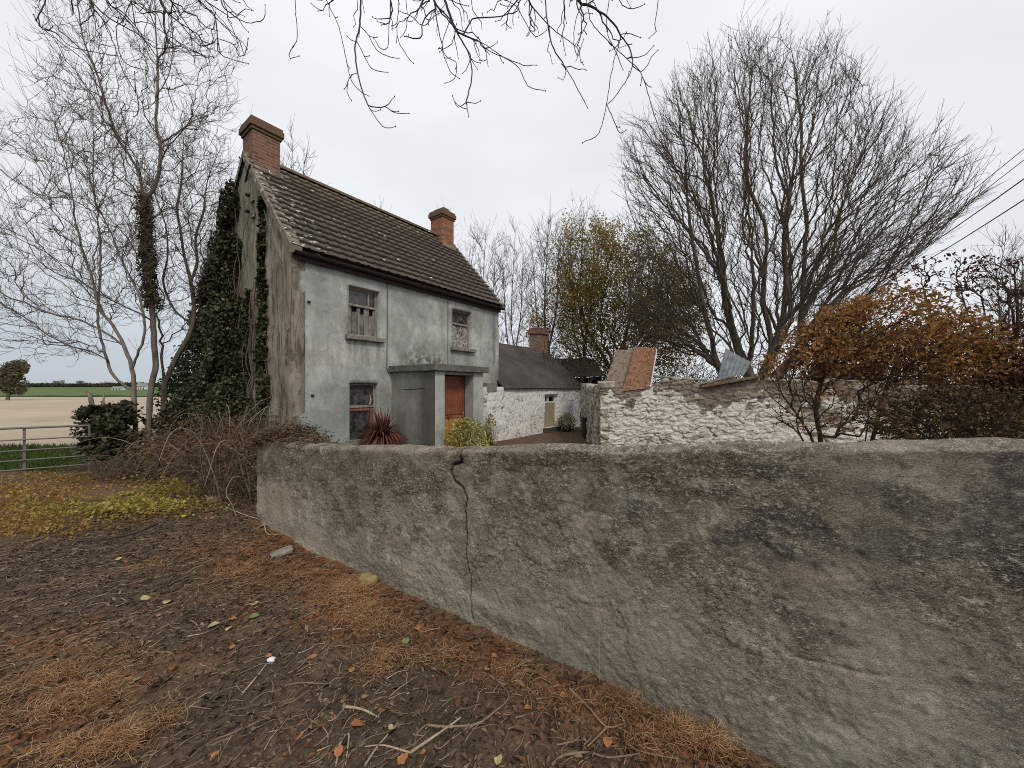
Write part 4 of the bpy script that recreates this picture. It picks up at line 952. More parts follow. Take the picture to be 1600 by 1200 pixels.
part(b.build('gable_wall', simple('grey_rubble', (.23, .205, .17), .93, .5, 9, 1.0, .04), cott), cott)
b = MB(); b.box((1.05, CD-.3, -.5), (CL-.41, CD, CE-.02)); part(b.build('back_wall', WH1, cott), cott)
m = M('tarred_felt', .85); v = m.co(); n1_ = m.noise(v, .9, 4, .6, .3); n2_ = m.noise(m.co((1, .35, 1), (0, 0, R(30))), 5, 5, .7); n3_ = m.noise(v, 45, 4, .7)
c = m.mix(m.st(n1_, .35, .65), (0.050, 0.042, 0.038), (0.082, 0.070, 0.063)); c = m.mix(m.op('MULTIPLY', m.st(n2_, .55, .72), .5), c, (0.115, 0.10, 0.088))
c = m.mix(m.st(m.vor(v, 2.2), .035, .02), c, (.5, .5, .48)); FELT = m.out(c, m.bump(n3_, .4, .004, m.bump(n2_, .3, .01)))
xs = np.linspace(.92, CL+.06, 70); ys = np.linspace(-.10, CD/2, 30)
def croof(ys, sgn):
    X, Y = np.meshgrid(xs, ys, indexing='ij'); t = np.abs(Y-CD/2)/(CD/2)
    Z = CR - (CR-CE)*t - .06*np.sin(np.pi*np.clip(1-t, 0, 1))*(.5+.5*np.sin(X*.55)) - .05*np.sin(np.pi*(X-.9)/6.6)*(1-t) + .012*fbm(X*1.2, Y*1.2, oct=3, seed=19) + .014*(np.abs(((1-t)*5) % 1-.5) < .04)
    return np.stack([X, Y, Z], -1)
Vr = []; Fr = []; of = 0
for yy in (ys, np.linspace(CD+.1, CD/2, 30)):
    g = croof(yy, 1); top = g.reshape(-1, 3)+[0, 0, .035]; bot = g.reshape(-1, 3)-[0, 0, .01]; n = len(top)
    Vr += [top, bot]; Fr += [gridF(70, 30, of, flip=yy[0] > 1), gridF(70, 30, of+n, flip=yy[0] < 1)]
    rim = [i*30 for i in range(70)]; E = [(a, c2, c2+n, a+n) for a, c2 in zip(rim[:-1], rim[1:])]
    for i0 in (0, 69*30): E += [(i0+j, i0+j+1, i0+j+1+n, i0+j+n) for j in range(29)]
    Fr.append(np.array(E)+of); of += 2*n
part(mesh('roof', np.vstack(Vr), Fr, FELT, cott, True), cott)
b = MB(); b.tube([(.92, CD/2, CR+.02), (3, CD/2, CR-.05), (5, CD/2, CR-.06), (CL, CD/2, CR+.0)], .05, 6); part(b.build('ridge', FELT, cott), cott)
WHB = simple('white_board', (.62, .61, .58), .9, .25, 12, .4, .004)
b = MB(); b.box((.35, -.03, CE-.14), (CL-.05, .0, CE-.02)); part(b.build('eaves_board', WHB, cott, bevel=.004), cott)
b = MB(); b.box((.0, -.04, CE-.18), (.55, .30, CE+.14), .01, random.Random(2)); part(b.build('corner_block', SILL, cott, bevel=.02), cott)
BR3 = brickmat('cottage_brick', (0.25, 0.125, 0.085), (0.33, 0.25, 0.19), (0.17, 0.14, 0.11))
b = MB(); b.box((CL-.95, CD/2-.30, 3.2), (CL-.12, CD/2+.30, 4.62)); o = part(b.build('chimney', BR3, cott, bevel=.01), cott)
b = MB(); b.box((CL-1.02, CD/2-.37, 4.46), (CL-.05, CD/2+.37, 4.70)); b.box((CL-.96, CD/2-.32, 4.701), (CL-.12, CD/2+.32, 4.80)); part(b.build('chimney_cap', BR1, o, bevel=.015), o)
b = MB(); xa, xb, za, zb = CW; b.box((xa, .12, za), (xa+.08, .2, zb)); b.box((xb-.08, .12, za), (xb, .2, zb)); b.box((xa+.08, .121, zb-.08), (xb-.08, .199, zb)); b.box((xa+.08, .11, 1.0), (xb-.08, .2, 1.06)); b.box((xa+.44, .115, 1.06), (xa+.50, .2, zb-.08))
wn_ = part(b.build('window', WHB, cott, bevel=.005), cott)
YB = simple('buff_board', (.30, .245, .165), .9, .25, 9, .3, .004, zs=.3)
for i, (p, q) in enumerate(((xa+.08, xa+.60), (xa+.615, xb-.08))):
    b = MB(); b.box((p, .13, za), (q, .15, 1.0)); part(b.build('board', YB, wn_), wn_)
b = MB(); b.box((xa, .35, za), (xb, .36, zb)); part(b.build('dark_room_sheet', DARK, wn_), wn_)  # black sheet standing in for the dark inside of the cottage
b = MB(); b.box((xa-.12, -.13, za-.22), (xb+.06, .11, za-.0), .008, random.Random(1)); part(b.build('sill', simple('dark_stone', (.07, .065, .06)), wn_, bevel=.012), wn_)

# ================================================================== RUINED OUTBUILDING WALL
RA = np.array([(938-800)/FPX*10.4, 10.4]); RB = np.array([(1560-800)/FPX*7.9, 7.9]); RD = (RB-RA); RL = float(np.linalg.norm(RD)); RD /= RL
RANG = math.atan2(RD[1], RD[0])
def rx(px):  # local x on the wall for a pixel column
    k = (px-800)/FPX; return (k*RA[1]-RA[0])/(RD[0]-k*RD[1])
rt = [(938, 608), (960, 604), (1000, 606), (1030, 595), (1060, 592), (1100, 597), (1130, 594), (1175, 590), (1210, 597), (1260, 596), (1320, 592), (1400, 600), (1560, 604)]
rtx = [rx(p[0]) for p in rt]; rtz = [EYE+(HOR-p[1])/FPX*(RA[1]+rx(p[0])*RD[1]) for p in rt]
WH2 = white_mat('flaking_limewash', 1.04, (0.80, 0.765, 0.69), (0.22, 0.185, 0.145))
ruin = empty('ruined_stone_wall', (RA[0], RA[1], -.5), RANG, 'tall broken limewashed rubble stone wall behind the roadside wall', 'stone wall')
rng = np.random.default_rng(23)
def rtop(x):
    x = np.asarray(x, float); return np.interp(x, rtx, rtz) + .05*np.round(2*fbm(x*2.3, x*0, oct=2, seed=77))/2 + .02*fbm(x*9, 0*x, oct=2, seed=78)
o = stone_wall('limewashed_face', RL, .5, -.6, rtop, [], WH2, ruin, rng, 32, relief=.028, step=.017, th=.5,
               bare=lambda X, Z: .8*sstep(1.12, 1.72, Z + .30*fbm(X*1.5, Z*2, oct=3, seed=4) + .22*fbm(X*7, Z*9, oct=3, seed=14)) + .25*sstep(3.2, 5.5, X) + .25*sstep(.5, .1, X) - .05, rh=(.11, .30), rw=(.16, .52), amp=.03)
part(o, ruin)
# return of the wall running back towards the cottage (bare rubble)
BARE = simple('bare_rubble', (.20, .175, .145), .93, .5, 7, 1.2, .05)
WH3 = white_mat('bare_rubble_wall', .85, (0.62, 0.58, 0.51), (0.24, 0.20, 0.155))
RC = np.array([(908-800)/FPX*17.0, 17.0]); rl = float(np.linalg.norm(RA-RC)); rdir = (RA-RC)/rl
ret = empty('ruined_stone_wall', (RC[0], RC[1], -.5), math.atan2(rdir[1], rdir[0]), 'bare grey rubble wall receding beside the cottage gable', 'stone wall')
o = stone_wall('rubble_face', rl-.02, .4, -.6, lambda x: 1.72+.10*fbm(np.asarray(x)*2, 0*np.asarray(x), oct=3, seed=8), [], WH3, ret, rng, 44, relief=.05, step=.045, th=.4)
part(o, ret)
# loose stones along the head of the wall
LST = []
STM = white_mat('loose_stone', .75, (0.45, 0.42, 0.36), (0.17, 0.15, 0.125))
def rock(r, seed, flat=.55, n=2):
    bm = bmesh.new(); bmesh.ops.create_icosphere(bm, subdivisions=n, radius=1.0); V = np.array([v.co[:] for v in bm.verts]); F = np.array([[v.index for v in f.verts] for f in bm.faces]); bm.free()
    V = np.sign(V)*np.abs(V)**.75; V = V*(1+.22*fbm(V[:, 0]*1.6+seed, V[:, 1]*1.6, V[:, 2]*1.6, oct=3, seed=seed))[:, None]
    return V*np.array([r, r*.75, r*flat]), F
rnd = random.Random(8)
for i, (px_, r_s, lb) in enumerate([(950, .12, 'loose stone at the far left end of the ruin wall head'), (1040, .10, 'pale stone on the wall head just right of the orange sheet'), (1058, .13, 'largest loose stone right of the orange sheet, under the long pole'), (1078, .09, 'small squarish stone under the right half of the long pole'), (1204, .12, 'loose stone on the wall head right of the brown plank'), (1226, .09, 'small stone behind the first bare twigs of the orange bush'), (1252, .13, 'flat stone on the wall head seen through the orange bush twigs')]):
    x = rx(px_); V, F = rock(r_s, i, rnd.uniform(.4, .7)); y = rnd.uniform(.03, .2)
    z = float(rtop(np.array([x]))[0]); p = RA + RD*x + np.array([-RD[1], RD[0]])*y
    o = mesh('loose_stone', V, F, STM, None, False, loc=(p[0], p[1], z+.04)); o.rotation_euler = (rnd.uniform(-.2, .2), rnd.uniform(-.2, .2), rnd.uniform(0, 6))
    tag(o, lb, 'stone', 'loose stones on the ruin wall')

# corrugated sheets standing up on the wall
def corr(name, w, h, pitch, amp, mat, curve=0.0, n=140, parent=None, nh=30, rag=0.0, seed=1):
    x = np.linspace(0, w, n); t = np.linspace(0, 1, nh); X, Tt = np.meshgrid(x, t, indexing='ij')
    Y = amp*np.sin(X/pitch*2*np.pi) + curve*Tt**2*h + .01*fbm(X*2, Tt*2, oct=2, seed=seed); Z = Tt*h*(1-.3*abs(curve)*Tt) + rag*fbm(X*9, 0*X, oct=2, seed=seed+2)*(np.abs(Tt-.5) > .45)
    V = np.stack([X, Y, Z], -1).reshape(-1, 3); V2 = V + np.array([0, .004, 0]); N = len(V)
    E = []
    for i0 in (0, n-1): E += [(i0*nh+j, i0*nh+j+1, i0*nh+j+1+N, i0*nh+j+N) for j in range(nh-1)]
    for j0 in (0, nh-1): E += [(i*nh+j0, (i+1)*nh+j0, (i+1)*nh+j0+N, i*nh+j0+N) for i in range(n-1)]
    return mesh(name, np.vstack([V, V2]), [gridF(n, nh), gridF(n, nh, N, True), np.array(E)], mat, parent, True)
def rustmat(name, c1, c2, c3, rust=.5):
    m = M(name, .8); v = m.co(); n1_ = m.noise(v, 2.5, 5, .65, .3); n2_ = m.noise(v, 14, 6, .7); X = m.xyz()
    c = m.mix(m.st(n1_, .35, .65), c1, c2); c = m.mix(m.st(m.op('ADD', n2_, m.op('MULTIPLY', n1_, .5)), rust+.2, rust+.32), c, c3); c = m.mix(m.op('MULTIPLY', m.st(m.noise(m.co((1, 1, .2)), 6, 5, .7), .5, .64), .5), c, tuple(q*.45 for q in c1))
    return m.out(c, m.bump(n2_, .4, .004))
RUST = rustmat('orange_rust', (0.225, 0.125, 0.075), (0.30, 0.18, 0.115), (0.17, 0.065, 0.035))
GREYR = rustmat('grey_rust', (0.235, 0.195, 0.15), (0.29, 0.245, 0.195), (0.16, 0.10, 0.065))
BLUEG = rustmat('blue_zinc', (0.12, 0.14, 0.15), (0.20, 0.225, 0.235), (0.13, 0.10, 0.08), .62)
def at_world(o, p, rz, tx=0, ty=0):
    o.location = p; o.rotation_euler = Euler((tx, ty, rz), 'XYZ'); return o
def rp(px, py, dy=0.0):
    x = rx(px); q = RA+RD*x+np.array([-RD[1], RD[0]])*dy; return Vector((q[0], q[1], EYE+(HOR-py)/FPX*q[1]))
# sheets tilt back: rotation about local x
def quad_sheet(name, c, mat, seed, label, cat, group=None, amp=.012, pitch=.085, n=90, nh=26, bow=0.0, rag=.006):
    """corrugated sheet through four world corners: bl, br, tr, tl"""
    bl, br, tr, tl = [np.array(q, float) for q in c]; nn = np.cross(br-bl, tl-bl); nn /= np.linalg.norm(nn)
    if nn[1] > 0: nn = -nn
    W = np.linalg.norm(br-bl); u = np.linspace(0, 1, n)[:, None, None]; w = np.linspace(0, 1, nh)[None, :, None]
    S = (bl*(1-u)+br*u)*(1-w)+(tl*(1-u)+tr*u)*w
    off_ = amp*np.sin(u*W/pitch*2*np.pi) + bow*np.sin(np.pi*w) + .012*fbm(u*3+0*w, w*3+0*u, oct=2, seed=seed)
    S = S + nn*off_ + (tl-bl)/np.linalg.norm(tl-bl)*rag*fbm(u*12+0*w, 0*w, oct=2, seed=seed+1)
    base = S.reshape(-1, 3).mean(0)*[1, 1, 0] + [0, 0, S[..., 2].min()]
    V = S.reshape(-1, 3)-base; V2 = V-nn*.004; N = len(V); E = []
    for i0 in (0, n-1): E += [(i0*nh+j, i0*nh+j+1, i0*nh+j+1+N, i0*nh+j+N) for j in range(nh-1)]
    for j0 in (0, nh-1): E += [(i*nh+j0, (i+1)*nh+j0, (i+1)*nh+j0+N, i*nh+j0+N) for i in range(n-1)]
    o = mesh(name, np.vstack([V, V2]), [gridF(n, nh), gridF(n, nh, N, True), np.array(E)], mat, None, True, loc=tuple(base))
    return tag(o, label, cat, group)
quad_sheet('corrugated_sheet', [rp(942, 607, .15), rp(984, 613, .0), rp(999, 546, .50), rp(962, 547, .62)], GREYR, 3, 'grey flaking curved sheet leaning beside the rusty orange one', 'metal sheet', 'sheets propped on the wall', amp=.003, bow=.03)
quad_sheet('corrugated_sheet', [rp(972, 611, -.06), rp(1017, 606, -.05), rp(1028, 545, .47), rp(992, 541, .50)], RUST, 5, 'rusty orange corrugated sheet standing up on the white stone wall', 'metal sheet', 'sheets propped on the wall', amp=.004)
b = MB(); b.tube([rp(1016, 605, -.07), rp(1022, 576, .19), rp(1028, 546, .45)], .016, 6); tag(b.build('batten', WHB), 'thin pale batten along the right edge of the orange sheet', 'batten')
quad_sheet('corrugated_sheet', [rp(1128, 590, .5), rp(1168, 586, .3), rp(1200, 566, 1.3), rp(1156, 545, 1.5)], BLUEG, 7, 'blue-grey corrugated sheet bent up over a dark gap in the wall', 'metal sheet', amp=.014, pitch=.10)
TIM = simple('weathered_timber', (.22, .205, .175), .92, .4, 18, .6, .006, zs=.3); TIMD = simple('dark_timber', (.05, .042, .035))
b = MB(); b.tube([rp(1012, 587, .3), rp(1060, 591, .3), rp(1108, 594, .35)], [.035, .04, .035], 7); tag(b.build('roof_pole', TIM), 'long pale pole lying along the top of the ruined wall', 'pole')
def plank(p, q, w, t, mat, label, name='plank'):
    p, q = Vector(p), Vector(q); d = (q-p).normalized(); s = d.cross(Vector((0, 0, 1))).normalized()*w/2; up = Vector((0, 0, t))
    b = MB(); b.hexa([p-s, q-s, q+s, p+s], [p-s+up, q-s+up, q+s+up, p+s+up]); o = b.build(name, mat, bevel=.006); return tag(o, label, 'plank')
plank(rp(1090, 602, .1), rp(1150, 588, .1), .30, .05, TIM, 'upper grey plank sloping up to the blue-grey sheet')
plank(rp(1095, 606, .0), rp(1188, 590, .0), .28, .06, simple('brown_timber', (.14, .10, .07), .92, .5, 14, .6, .008), 'split brown plank lying under the blue-grey sheet')
b = MB(); b.tube([rp(1188, 600, .1), rp(1184, 584, .15)], [.05, .04], 6); tag(b.build('timber_end', TIM), 'short sawn timber end beside the brown plank', 'timber')
# collapsed dark shed behind the gap and rusty shed behind the bush
def shed(name, px0, px1, pyt, pye, pyb, Y, depth, roofm, wallm, label):
    a = P(px0, pye, Y); c_ = P(px1, pye, Y); zt = P(0, pyt, Y+depth)[2]; e = empty(name, (a[0], a[1], -.5), 0, label, 'shed'); W = c_[0]-a[0]; ze = a[2]+.5
    b = MB(); b.box((0, 0, 0), (.12, depth, ze)); b.box((W-.12, 0, 0), (W, depth, ze)); b.box((0.12, depth-.1, 0), (W-.12, depth-.0, ze)); b.build('walls', wallm, e)
    n, nh = 120, 14; u = np.linspace(-.15, W+.15, n)[:, None]; w = np.linspace(0, 1, nh)[None, :]
    for y0, y1, z0, z1 in ((-.15, depth, ze+.02, zt+.5),):
        Y_ = y0+(y1-y0)*w+0*u; Z = z0+(z1-z0)*w+.02*np.sin(u/.09*2*np.pi)*.7+.03*fbm(u*1.1+0*w, w*3+0*u, oct=3, seed=5); X_ = u+0*w; V = np.stack([X_, Y_, Z], -1).reshape(-1, 3); V2 = V-[0, 0, .01]
        mesh('roof', np.vstack([V, V2]), [gridF(n, nh), gridF(n, nh, n*nh, True)], roofm, e, True)
    return e, W, ze, zt+.5
e, W, ze, zt = shed('collapsed_shed', 868, 940, 560, 588, 0, 19.5, 2.6, simple('mossy_felt', (.045, .040, .030), .9, .4, 5, .6, .03), TIMD, 'dark broken shed roof with bare rafters between cottage and ruin')
for i in range(5):
    b = MB(); x = .1+i*W/5; b.tube([(x-.5, -.9, ze-.5), (x+.1, .3, ze+.15), (x+.3, .9, ze+.75)], .045, 5); b.build('rafter', TIMD, e)
shed('tin_shed', 1295, 1385, 520, 566, 0, 13.5, .8, rustmat('brown_rust', (0.20, 0.115, 0.075), (0.30, 0.19, 0.13), (0.12, 0.055, 0.03)), TIMD, 'low tin shed with pale rusty roof behind the orange bush')
b = MB(); q0 = rp(1182, 577, 1.2); b.box((0, 0, 0), (2.6, 1.5, 2.0)); o = b.build('dark_void_box', simple('void_black', (.02, .017, .015)), loc=(q0.x, q0.y, -.5)); tag(o, 'black box standing in for the dark void behind the ruined wall', 'dark void')  # black box added in place of the shaded void behind the wall

# ================================================================== POTS, OIL TANK AND SMALL PLANTS BY THE HOUSE
def blades(n, L, w, rng, spread=1.0, seg=6, droop=1.0, base=.05):
    V = []; F = []; o_ = 0; az = rng.uniform(0, 2*np.pi, n); el = rng.uniform(.25, 1.45, n); Ls = L*rng.uniform(.6, 1.1, n)
    t = np.linspace(0, 1, seg)
    for a, e_, l in zip(az, el, Ls):
        d = np.array([math.cos(a), math.sin(a)]); r_ = t*l*math.cos(e_)*spread; z = t*l*math.sin(e_) - droop*l*.5*t**2*math.cos(e_)
        ww = w*np.minimum(1, (1-t)*2.2)*(.6+.4*np.minimum(1, t*5)); s = np.array([-d[1], d[0]])
        c = np.stack([d[0]*(r_+base), d[1]*(r_+base), z], 1); L_ = c+np.c_[s[0]*ww, s[1]*ww, 0*ww+ww*.4]; R_ = c-np.c_[s[0]*ww, s[1]*ww, 0*ww-ww*.4]
        V += [L_, c, R_]; k = seg
        for (A, B) in ((0, k), (k, 2*k)):
            i = np.arange(k-1); F.append(np.stack([o_+A+i, o_+B+i, o_+B+i+1, o_+A+i+1], 1))
        o_ += 3*k
    return np.vstack(V), np.vstack(F)
def pot(name, r, h, mat, parent, k=20):
    b = MB(); rings = [(r*.72, 0), (r*.95, h*.85), (r*1.06, h*.86), (r*1.06, h), (r*.92, h), (r*.88, h*.88), (0.001, h*.88)]
    V = [(q*math.cos(2*math.pi*j/k), q*math.sin(2*math.pi*j/k), z) for q, z in rings for j in range(k)]
    F = [(i*k+j, i*k+(j+1) % k, (i+1)*k+(j+1) % k, (i+1)*k+j) for i in range(len(rings)-1) for j in range(k)] + [tuple(range(k-1, -1, -1))]
    return mesh(name, V, F, mat, parent, False)
POTM = simple('black_pot', (.018, .016, .015), .55, .3)
rng = np.random.default_rng(31)
p = HW(1.98, -.42); e = empty('potted_cordyline', (p[0], p[1], -.5), 0, 'dark red spiky plant in a black pot under the lower house window', 'potted plant')
pot('pot', .17, .86, POTM, e)
V, F = blades(300, .98, .016, rng, droop=2.6); 
CORD = leafmat('red_blades', [(0.07, 0.025, 0.018), (0.19, 0.062, 0.038), (0.28, 0.13, 0.075), (0.11, 0.035, 0.026)], .2)
mesh('foliage', V+[0, 0, .90], F, CORD, e)
YG = leafmat('variegated_leaves', [(0.07, 0.09, 0.02), (0.58, 0.52, 0.12), (0.20, 0.20, 0.04), (0.72, 0.66, 0.26), (0.34, 0.30, 0.06)], .2)
TW = simple('brown_twig', (.075, .052, .038), .9, .4, 30, .5, .003)
def shrub(name, p, rad, n, size, mat, label, cat='shrub', nst=26, seed=1, h0=0.0, twig=TW, z=-.5, clump=None, fold=.25, top=None):
    rng = np.random.default_rng(seed); e = empty(name, (p[0], p[1], z), 0, label, cat)
    c = np.array([0, 0, h0+rad[2]]); L = ell(n, c, rad, rng, .15); L += .12*rad[0]*rng.normal(size=L.shape)
    if clump: L = L[fbm(L[:, 0]*clump, L[:, 1]*clump, L[:, 2]*clump, oct=2, seed=seed) > -.15]
    V, F = leafV(L, size, rng, up=.8, fold=fold); mesh('foliage', V, F, mat, e)
    ch = []
    for i in range(nst):
        T = ell(1, c, np.array(rad)*.95, rng, .3)[0]; t = np.linspace(0, 1, 8)[:, None]; s = np.array([rng.normal()*.05, rng.normal()*.05, 0]); g = s*(1-t)+T*t + np.array([0, 0, 1])*np.sin(t*np.pi)*.05 + rng.normal(size=(8, 3))*.012*t
        ch.append((g, np.linspace(.012, .003, 8)))
    V, F = tubes(ch, 5); mesh('stems', V, F, twig, e, True); return e
p = HW(2.95, -2.4); shrub('variegated_shrub', p, (.50, .45, .56), 2800, .07, YG, 'yellow-green variegated shrub growing in front of the red door', seed=5, h0=.28)
p = HW(6.05, -.55); shrub('variegated_shrub', p, (.22, .22, .65), 700, .06, YG, 'narrow yellow-green shrub at the corner between porch and cottage', seed=6)
p = CO+U*4.85-BK*(-.0)+(-BK)*.45; e = shrub('potted_shrub', p, (.42, .4, .42), 700, .075, leafmat('autumn_small', [(0.10, 0.09, 0.02), (0.30, 0.20, 0.05), (0.16, 0.17, 0.04), (0.38, 0.16, 0.05)], .2), 'small yellowing shrub in a black pot beneath the cottage window', 'potted plant', seed=9, h0=.22); pot('pot', .21, .34, POTM, e)
b = MB(); b.box((0, 0, 0), (.70, .60, .95)); b.box((-.03, -.03, .951), (.73, .63, 1.0)); q0 = P(913, 690, 14.2); o = b.build('oil_tank', simple('rusty_dark_box', (.035, .02, .016), .7, .5, 6), bevel=.02, loc=(q0[0], q0[1], -.5)); tag(o, 'dark rust-brown metal box standing in the gap beside the cottage', 'metal box')

# ================================================================== FIELD GATE
gA = P(-60, 757, 7.25); gB = P(140, 737, 8.25)
gate = empty('field_gate', (gB[0], gB[1], gB[2]-.05), math.atan2(gA[1]-gB[1], gA[0]-gB[0]), 'galvanised tubular field gate closing the gap to the ploughed field', 'gate')
GAL = simple('galvanised', (.14, .13, .12), .55, .35, 12, .3, .002)
GLn = 3.6; Hg = 1.07
b = MB(); b.tube([(0, 0, 0), (0, 0, Hg)], .022); b.tube([(0, 0, Hg), (GLn, 0, Hg)], .022); b.tube([(0, 0, 0.03), (GLn, 0, 0.03)], .022); b.tube([(GLn, 0, 0), (GLn, 0, Hg)], .022); b.build('gate_frame', GAL, gate)
for i, z in enumerate((.22, .41, .61, .83)):
    b = MB(); b.tube([(0, .0, z), (GLn, .0, z)], .014); b.build('rail', GAL, gate)
for x in (.92, 2.6):
    b = MB(); b.box((x-.02, -.032, .0), (x+.02, -.024, Hg)); b.build('upright', GAL, gate)

# ================================================================== POWER LINES
def cable(px, py, Yn, top, r, label):
    k = (px[1]-px[0]); q0 = P(px[1], py[1], Yn); far_ = top
    t = np.linspace(0, 1, 40)[:, None]; g = far_*(1-t)+q0*t; g[:, 2] -= (.9*4*t*(1-t)).ravel()*.5
    V, F = tubes([(g, np.full(40, r))], 5); o = mesh('power_line', V-g[0], F, BLK, None, True, loc=tuple(g[0])); return tag(o, label, 'cable', 'overhead lines on the right')
top = P(1285, 478, 32)
for (a, c_), r, lb, dx, dz in ((((1500, 1780), (312, 84)), .011, 'uppermost thin overhead cable sloping down behind the big bare tree', -.5, .35), (((1503, 1780), (321, 108)), .011, 'second overhead cable from the top, thin and close under the first', -.2, .3), (((1462, 1780), (357, 148)), .018, 'thick overhead cable, upper of the two heavier ones', .2, 0), (((1431, 1780), (416, 193)), .018, 'lowest and thickest overhead cable crossing the right edge', .5, -.4)):
    cable(a, c_, 8.0, top+np.array([dx, 0, dz]), r, lb)
b = MB(); b.tube([(top[0], 32, -.5), (top[0], 32, top[2]+.6)], [.14, .10], 8); pole = b.build('pole_shaft', TIM); pe = empty('utility_pole', (top[0], 32, -.5), 0, 'wooden utility pole standing behind the big bare tree', 'utility pole'); pole.data.transform(Matrix.Translation((-top[0], -32, .5))); pole.parent = pe
b = MB(); b.box((-.8, -.06, top[2]+.5), (.8, .06, top[2]+.62)); b.build('crossarm', TIM, pe)
# ================================================================== TREES
BARKL = simple('pale_grey_bark', (.17, .145, .12), .9, .45, 9, .8, .01, zs=.4); TWL = simple('grey_twig', (.115, .095, .078), .9, .3, 20, .3, .003)
BARKR = simple('olive_grey_bark', (.105, .09, .068), .9, .5, 6, .8, .02, zs=.35); TWR = simple('brown_grey_twig', (.085, .068, .052), .9, .3, 20, .3, .003)
BARKO = simple('dark_bark', (.055, .045, .038), .9, .4, 20, .6, .004); TWO = simple('dark_twig', (.05, .04, .034), .9, .4, 30, .4, .002)
def GP(lst, Y, dy=None):
    n = len(lst); Ys = np.linspace(Y, Y if dy is None else dy, n); return np.array([P(a, c_, y) for (a, c_), y in zip(lst, Ys)])
def inpx(T): return 800+T[:, 0]/T[:, 1]*FPX, HOR-(T[:, 2]-EYE)/T[:, 1]*FPX
rng = np.random.default_rng(101)
# --- left ivy-clad tree
g = [GP([(232, 712), (232, 660), (236, 610), (243, 570), (240, 520), (237, 470), (232, 420), (229, 370), (227, 325), (231, 306), (240, 296), (249, 265), (250, 225), (244, 195), (246, 150), (247, 100), (243, 40), (240, -40), (244, -110)], 9.6, 9.8),
     GP([(225, 308), (216, 268), (197, 235), (180, 210), (174, 185), (165, 162), (150, 112), (130, 60), (120, 0)], 9.65, 8.8),
     GP([(237, 500), (215, 488), (175, 470), (135, 446), (100, 418), (60, 380), (25, 330)], 9.6, 8.6),
     GP([(250, 225), (275, 208), (300, 190), (330, 178)], 9.7, 10.2), GP([(247, 262), (262, 230), (285, 205), (310, 165), (330, 130)], 9.7, 9.0),
     GP([(246, 150), (262, 120), (270, 80), (268, 20), (280, -40)], 9.7, 10.4)]
T = ell(620, P(235, 190, 9.7), (2.5, 1.9, 4.9), rng); px, py = inpx(T); T = T[(py < 470) & (px < 372) & (px > 40) & ~((px > 330) & (py < 60))]
LT, Pn, r_, D_ = make_tree('ivy_clad_tree', g, T, [BARKL, TWL], 'tall bare tree with ivy-wrapped trunk rising beside the house gable', bf=.35, step=.16, tip_r=.0050, expo=2.4, up=.35, wander=.05, follow=.6, seed=3, thick=.02, kthin=4, gjit=.006, sp=[dict(n=2300, L=(.25, .75), ang=.7, r0=.0042, rmax=.03, up=.45)])
LTc, LTn = LT, (Pn, r_)
# ivy on its trunk
IVY = leafmat('ivy_leaves', [(0.016, 0.024, 0.009), (0.038, 0.050, 0.018), (0.085, 0.095, 0.045), (0.024, 0.033, 0.013), (0.13, 0.13, 0.07), (0.04, 0.036, 0.018)], .12, .45)
IVY2 = leafmat('dry_ivy_leaves', [(0.03, 0.04, 0.014), (0.075, 0.075, 0.03), (0.11, 0.085, 0.04), (0.05, 0.055, 0.02)], .12, .6)
def trunk_ivy(name, line, r0, r1, n, size, label):
    rng = np.random.default_rng(n); line = smooth_poly(line, .05); t = rng.uniform(0, 1, n); i = (t*(len(line)-1)).astype(int); a = rng.uniform(0, 6.28, n)
    rad = (r0+(r1-r0)*t)*(1+.5*fbm(t*9, a, oct=3, seed=n))*rng.uniform(.75, 1.2, n)
    Pt = line[i]+np.stack([np.cos(a)*rad, np.sin(a)*rad, rng.uniform(-.05, .05, n)], 1); nr = np.stack([np.cos(a), np.sin(a), 0*a+.3], 1)
    b = line[0]; V, F = leafV(Pt, size, rng, nrm=nr*1.5); e = empty(name, tuple(b), 0, label, 'ivy'); mesh('foliage', V-b, F, IVY2, e)
    ch = []
    for k in range(5):
        a0 = rng.uniform(0, 6.28); s = np.linspace(0, 1, len(line)); w = a0+s*3; ch.append((line+np.stack([np.cos(w), np.sin(w), 0*w], 1)*(r0*.75+(r1-r0)*.6*s)[:, None], np.full(len(line), .012)))
    V, F = tubes(ch, 5); mesh('stems', V-b, F, TWL, e, True)
trunk_ivy('trunk_ivy', GP([(237, 480), (232, 420), (229, 370), (227, 325), (228, 305)], 9.64), .14, .12, 2600, .085, 'dark ivy sleeve wrapped round the straight tree trunk')
# --- pale multi-stem tree in front-left
g = [GP([(212, 708), (211, 660), (209, 615), (207, 578), (193, 540), (176, 508), (160, 488), (150, 460), (142, 430), (130, 395), (118, 350), (112, 300), (100, 240), (85, 190)], 9.2, 9.0),
     GP([(209, 610), (196, 603), (178, 588), (168, 565), (160, 540), (154, 505), (153, 470), (156, 430), (157, 385), (152, 335), (146, 285), (146, 210), (140, 130), (150, 60)], 9.2, 9.6),
     GP([(207, 575), (215, 555), (226, 520), (222, 480), (208, 440), (190, 405), (172, 360), (158, 335), (148, 310), (140, 280), (112, 240), (90, 180)], 9.2, 8.5),
     GP([(168, 562), (140, 548), (110, 540), (75, 523), (45, 500), (10, 480), (-30, 455)], 9.2, 8.4), GP([(152, 470), (120, 440), (85, 425), (55, 400), (25, 340), (10, 300)], 9.3, 8.4),
     GP([(193, 540), (165, 520), (125, 500), (80, 490), (30, 470), (-20, 462)], 9.1, 8.9), GP([(160, 545), (150, 556), (130, 548), (100, 556), (70, 552), (35, 556)], 9.3, 8.0), GP([(130, 395), (95, 390), (60, 405), (20, 430), (-30, 432)], 9.0, 8.7)]
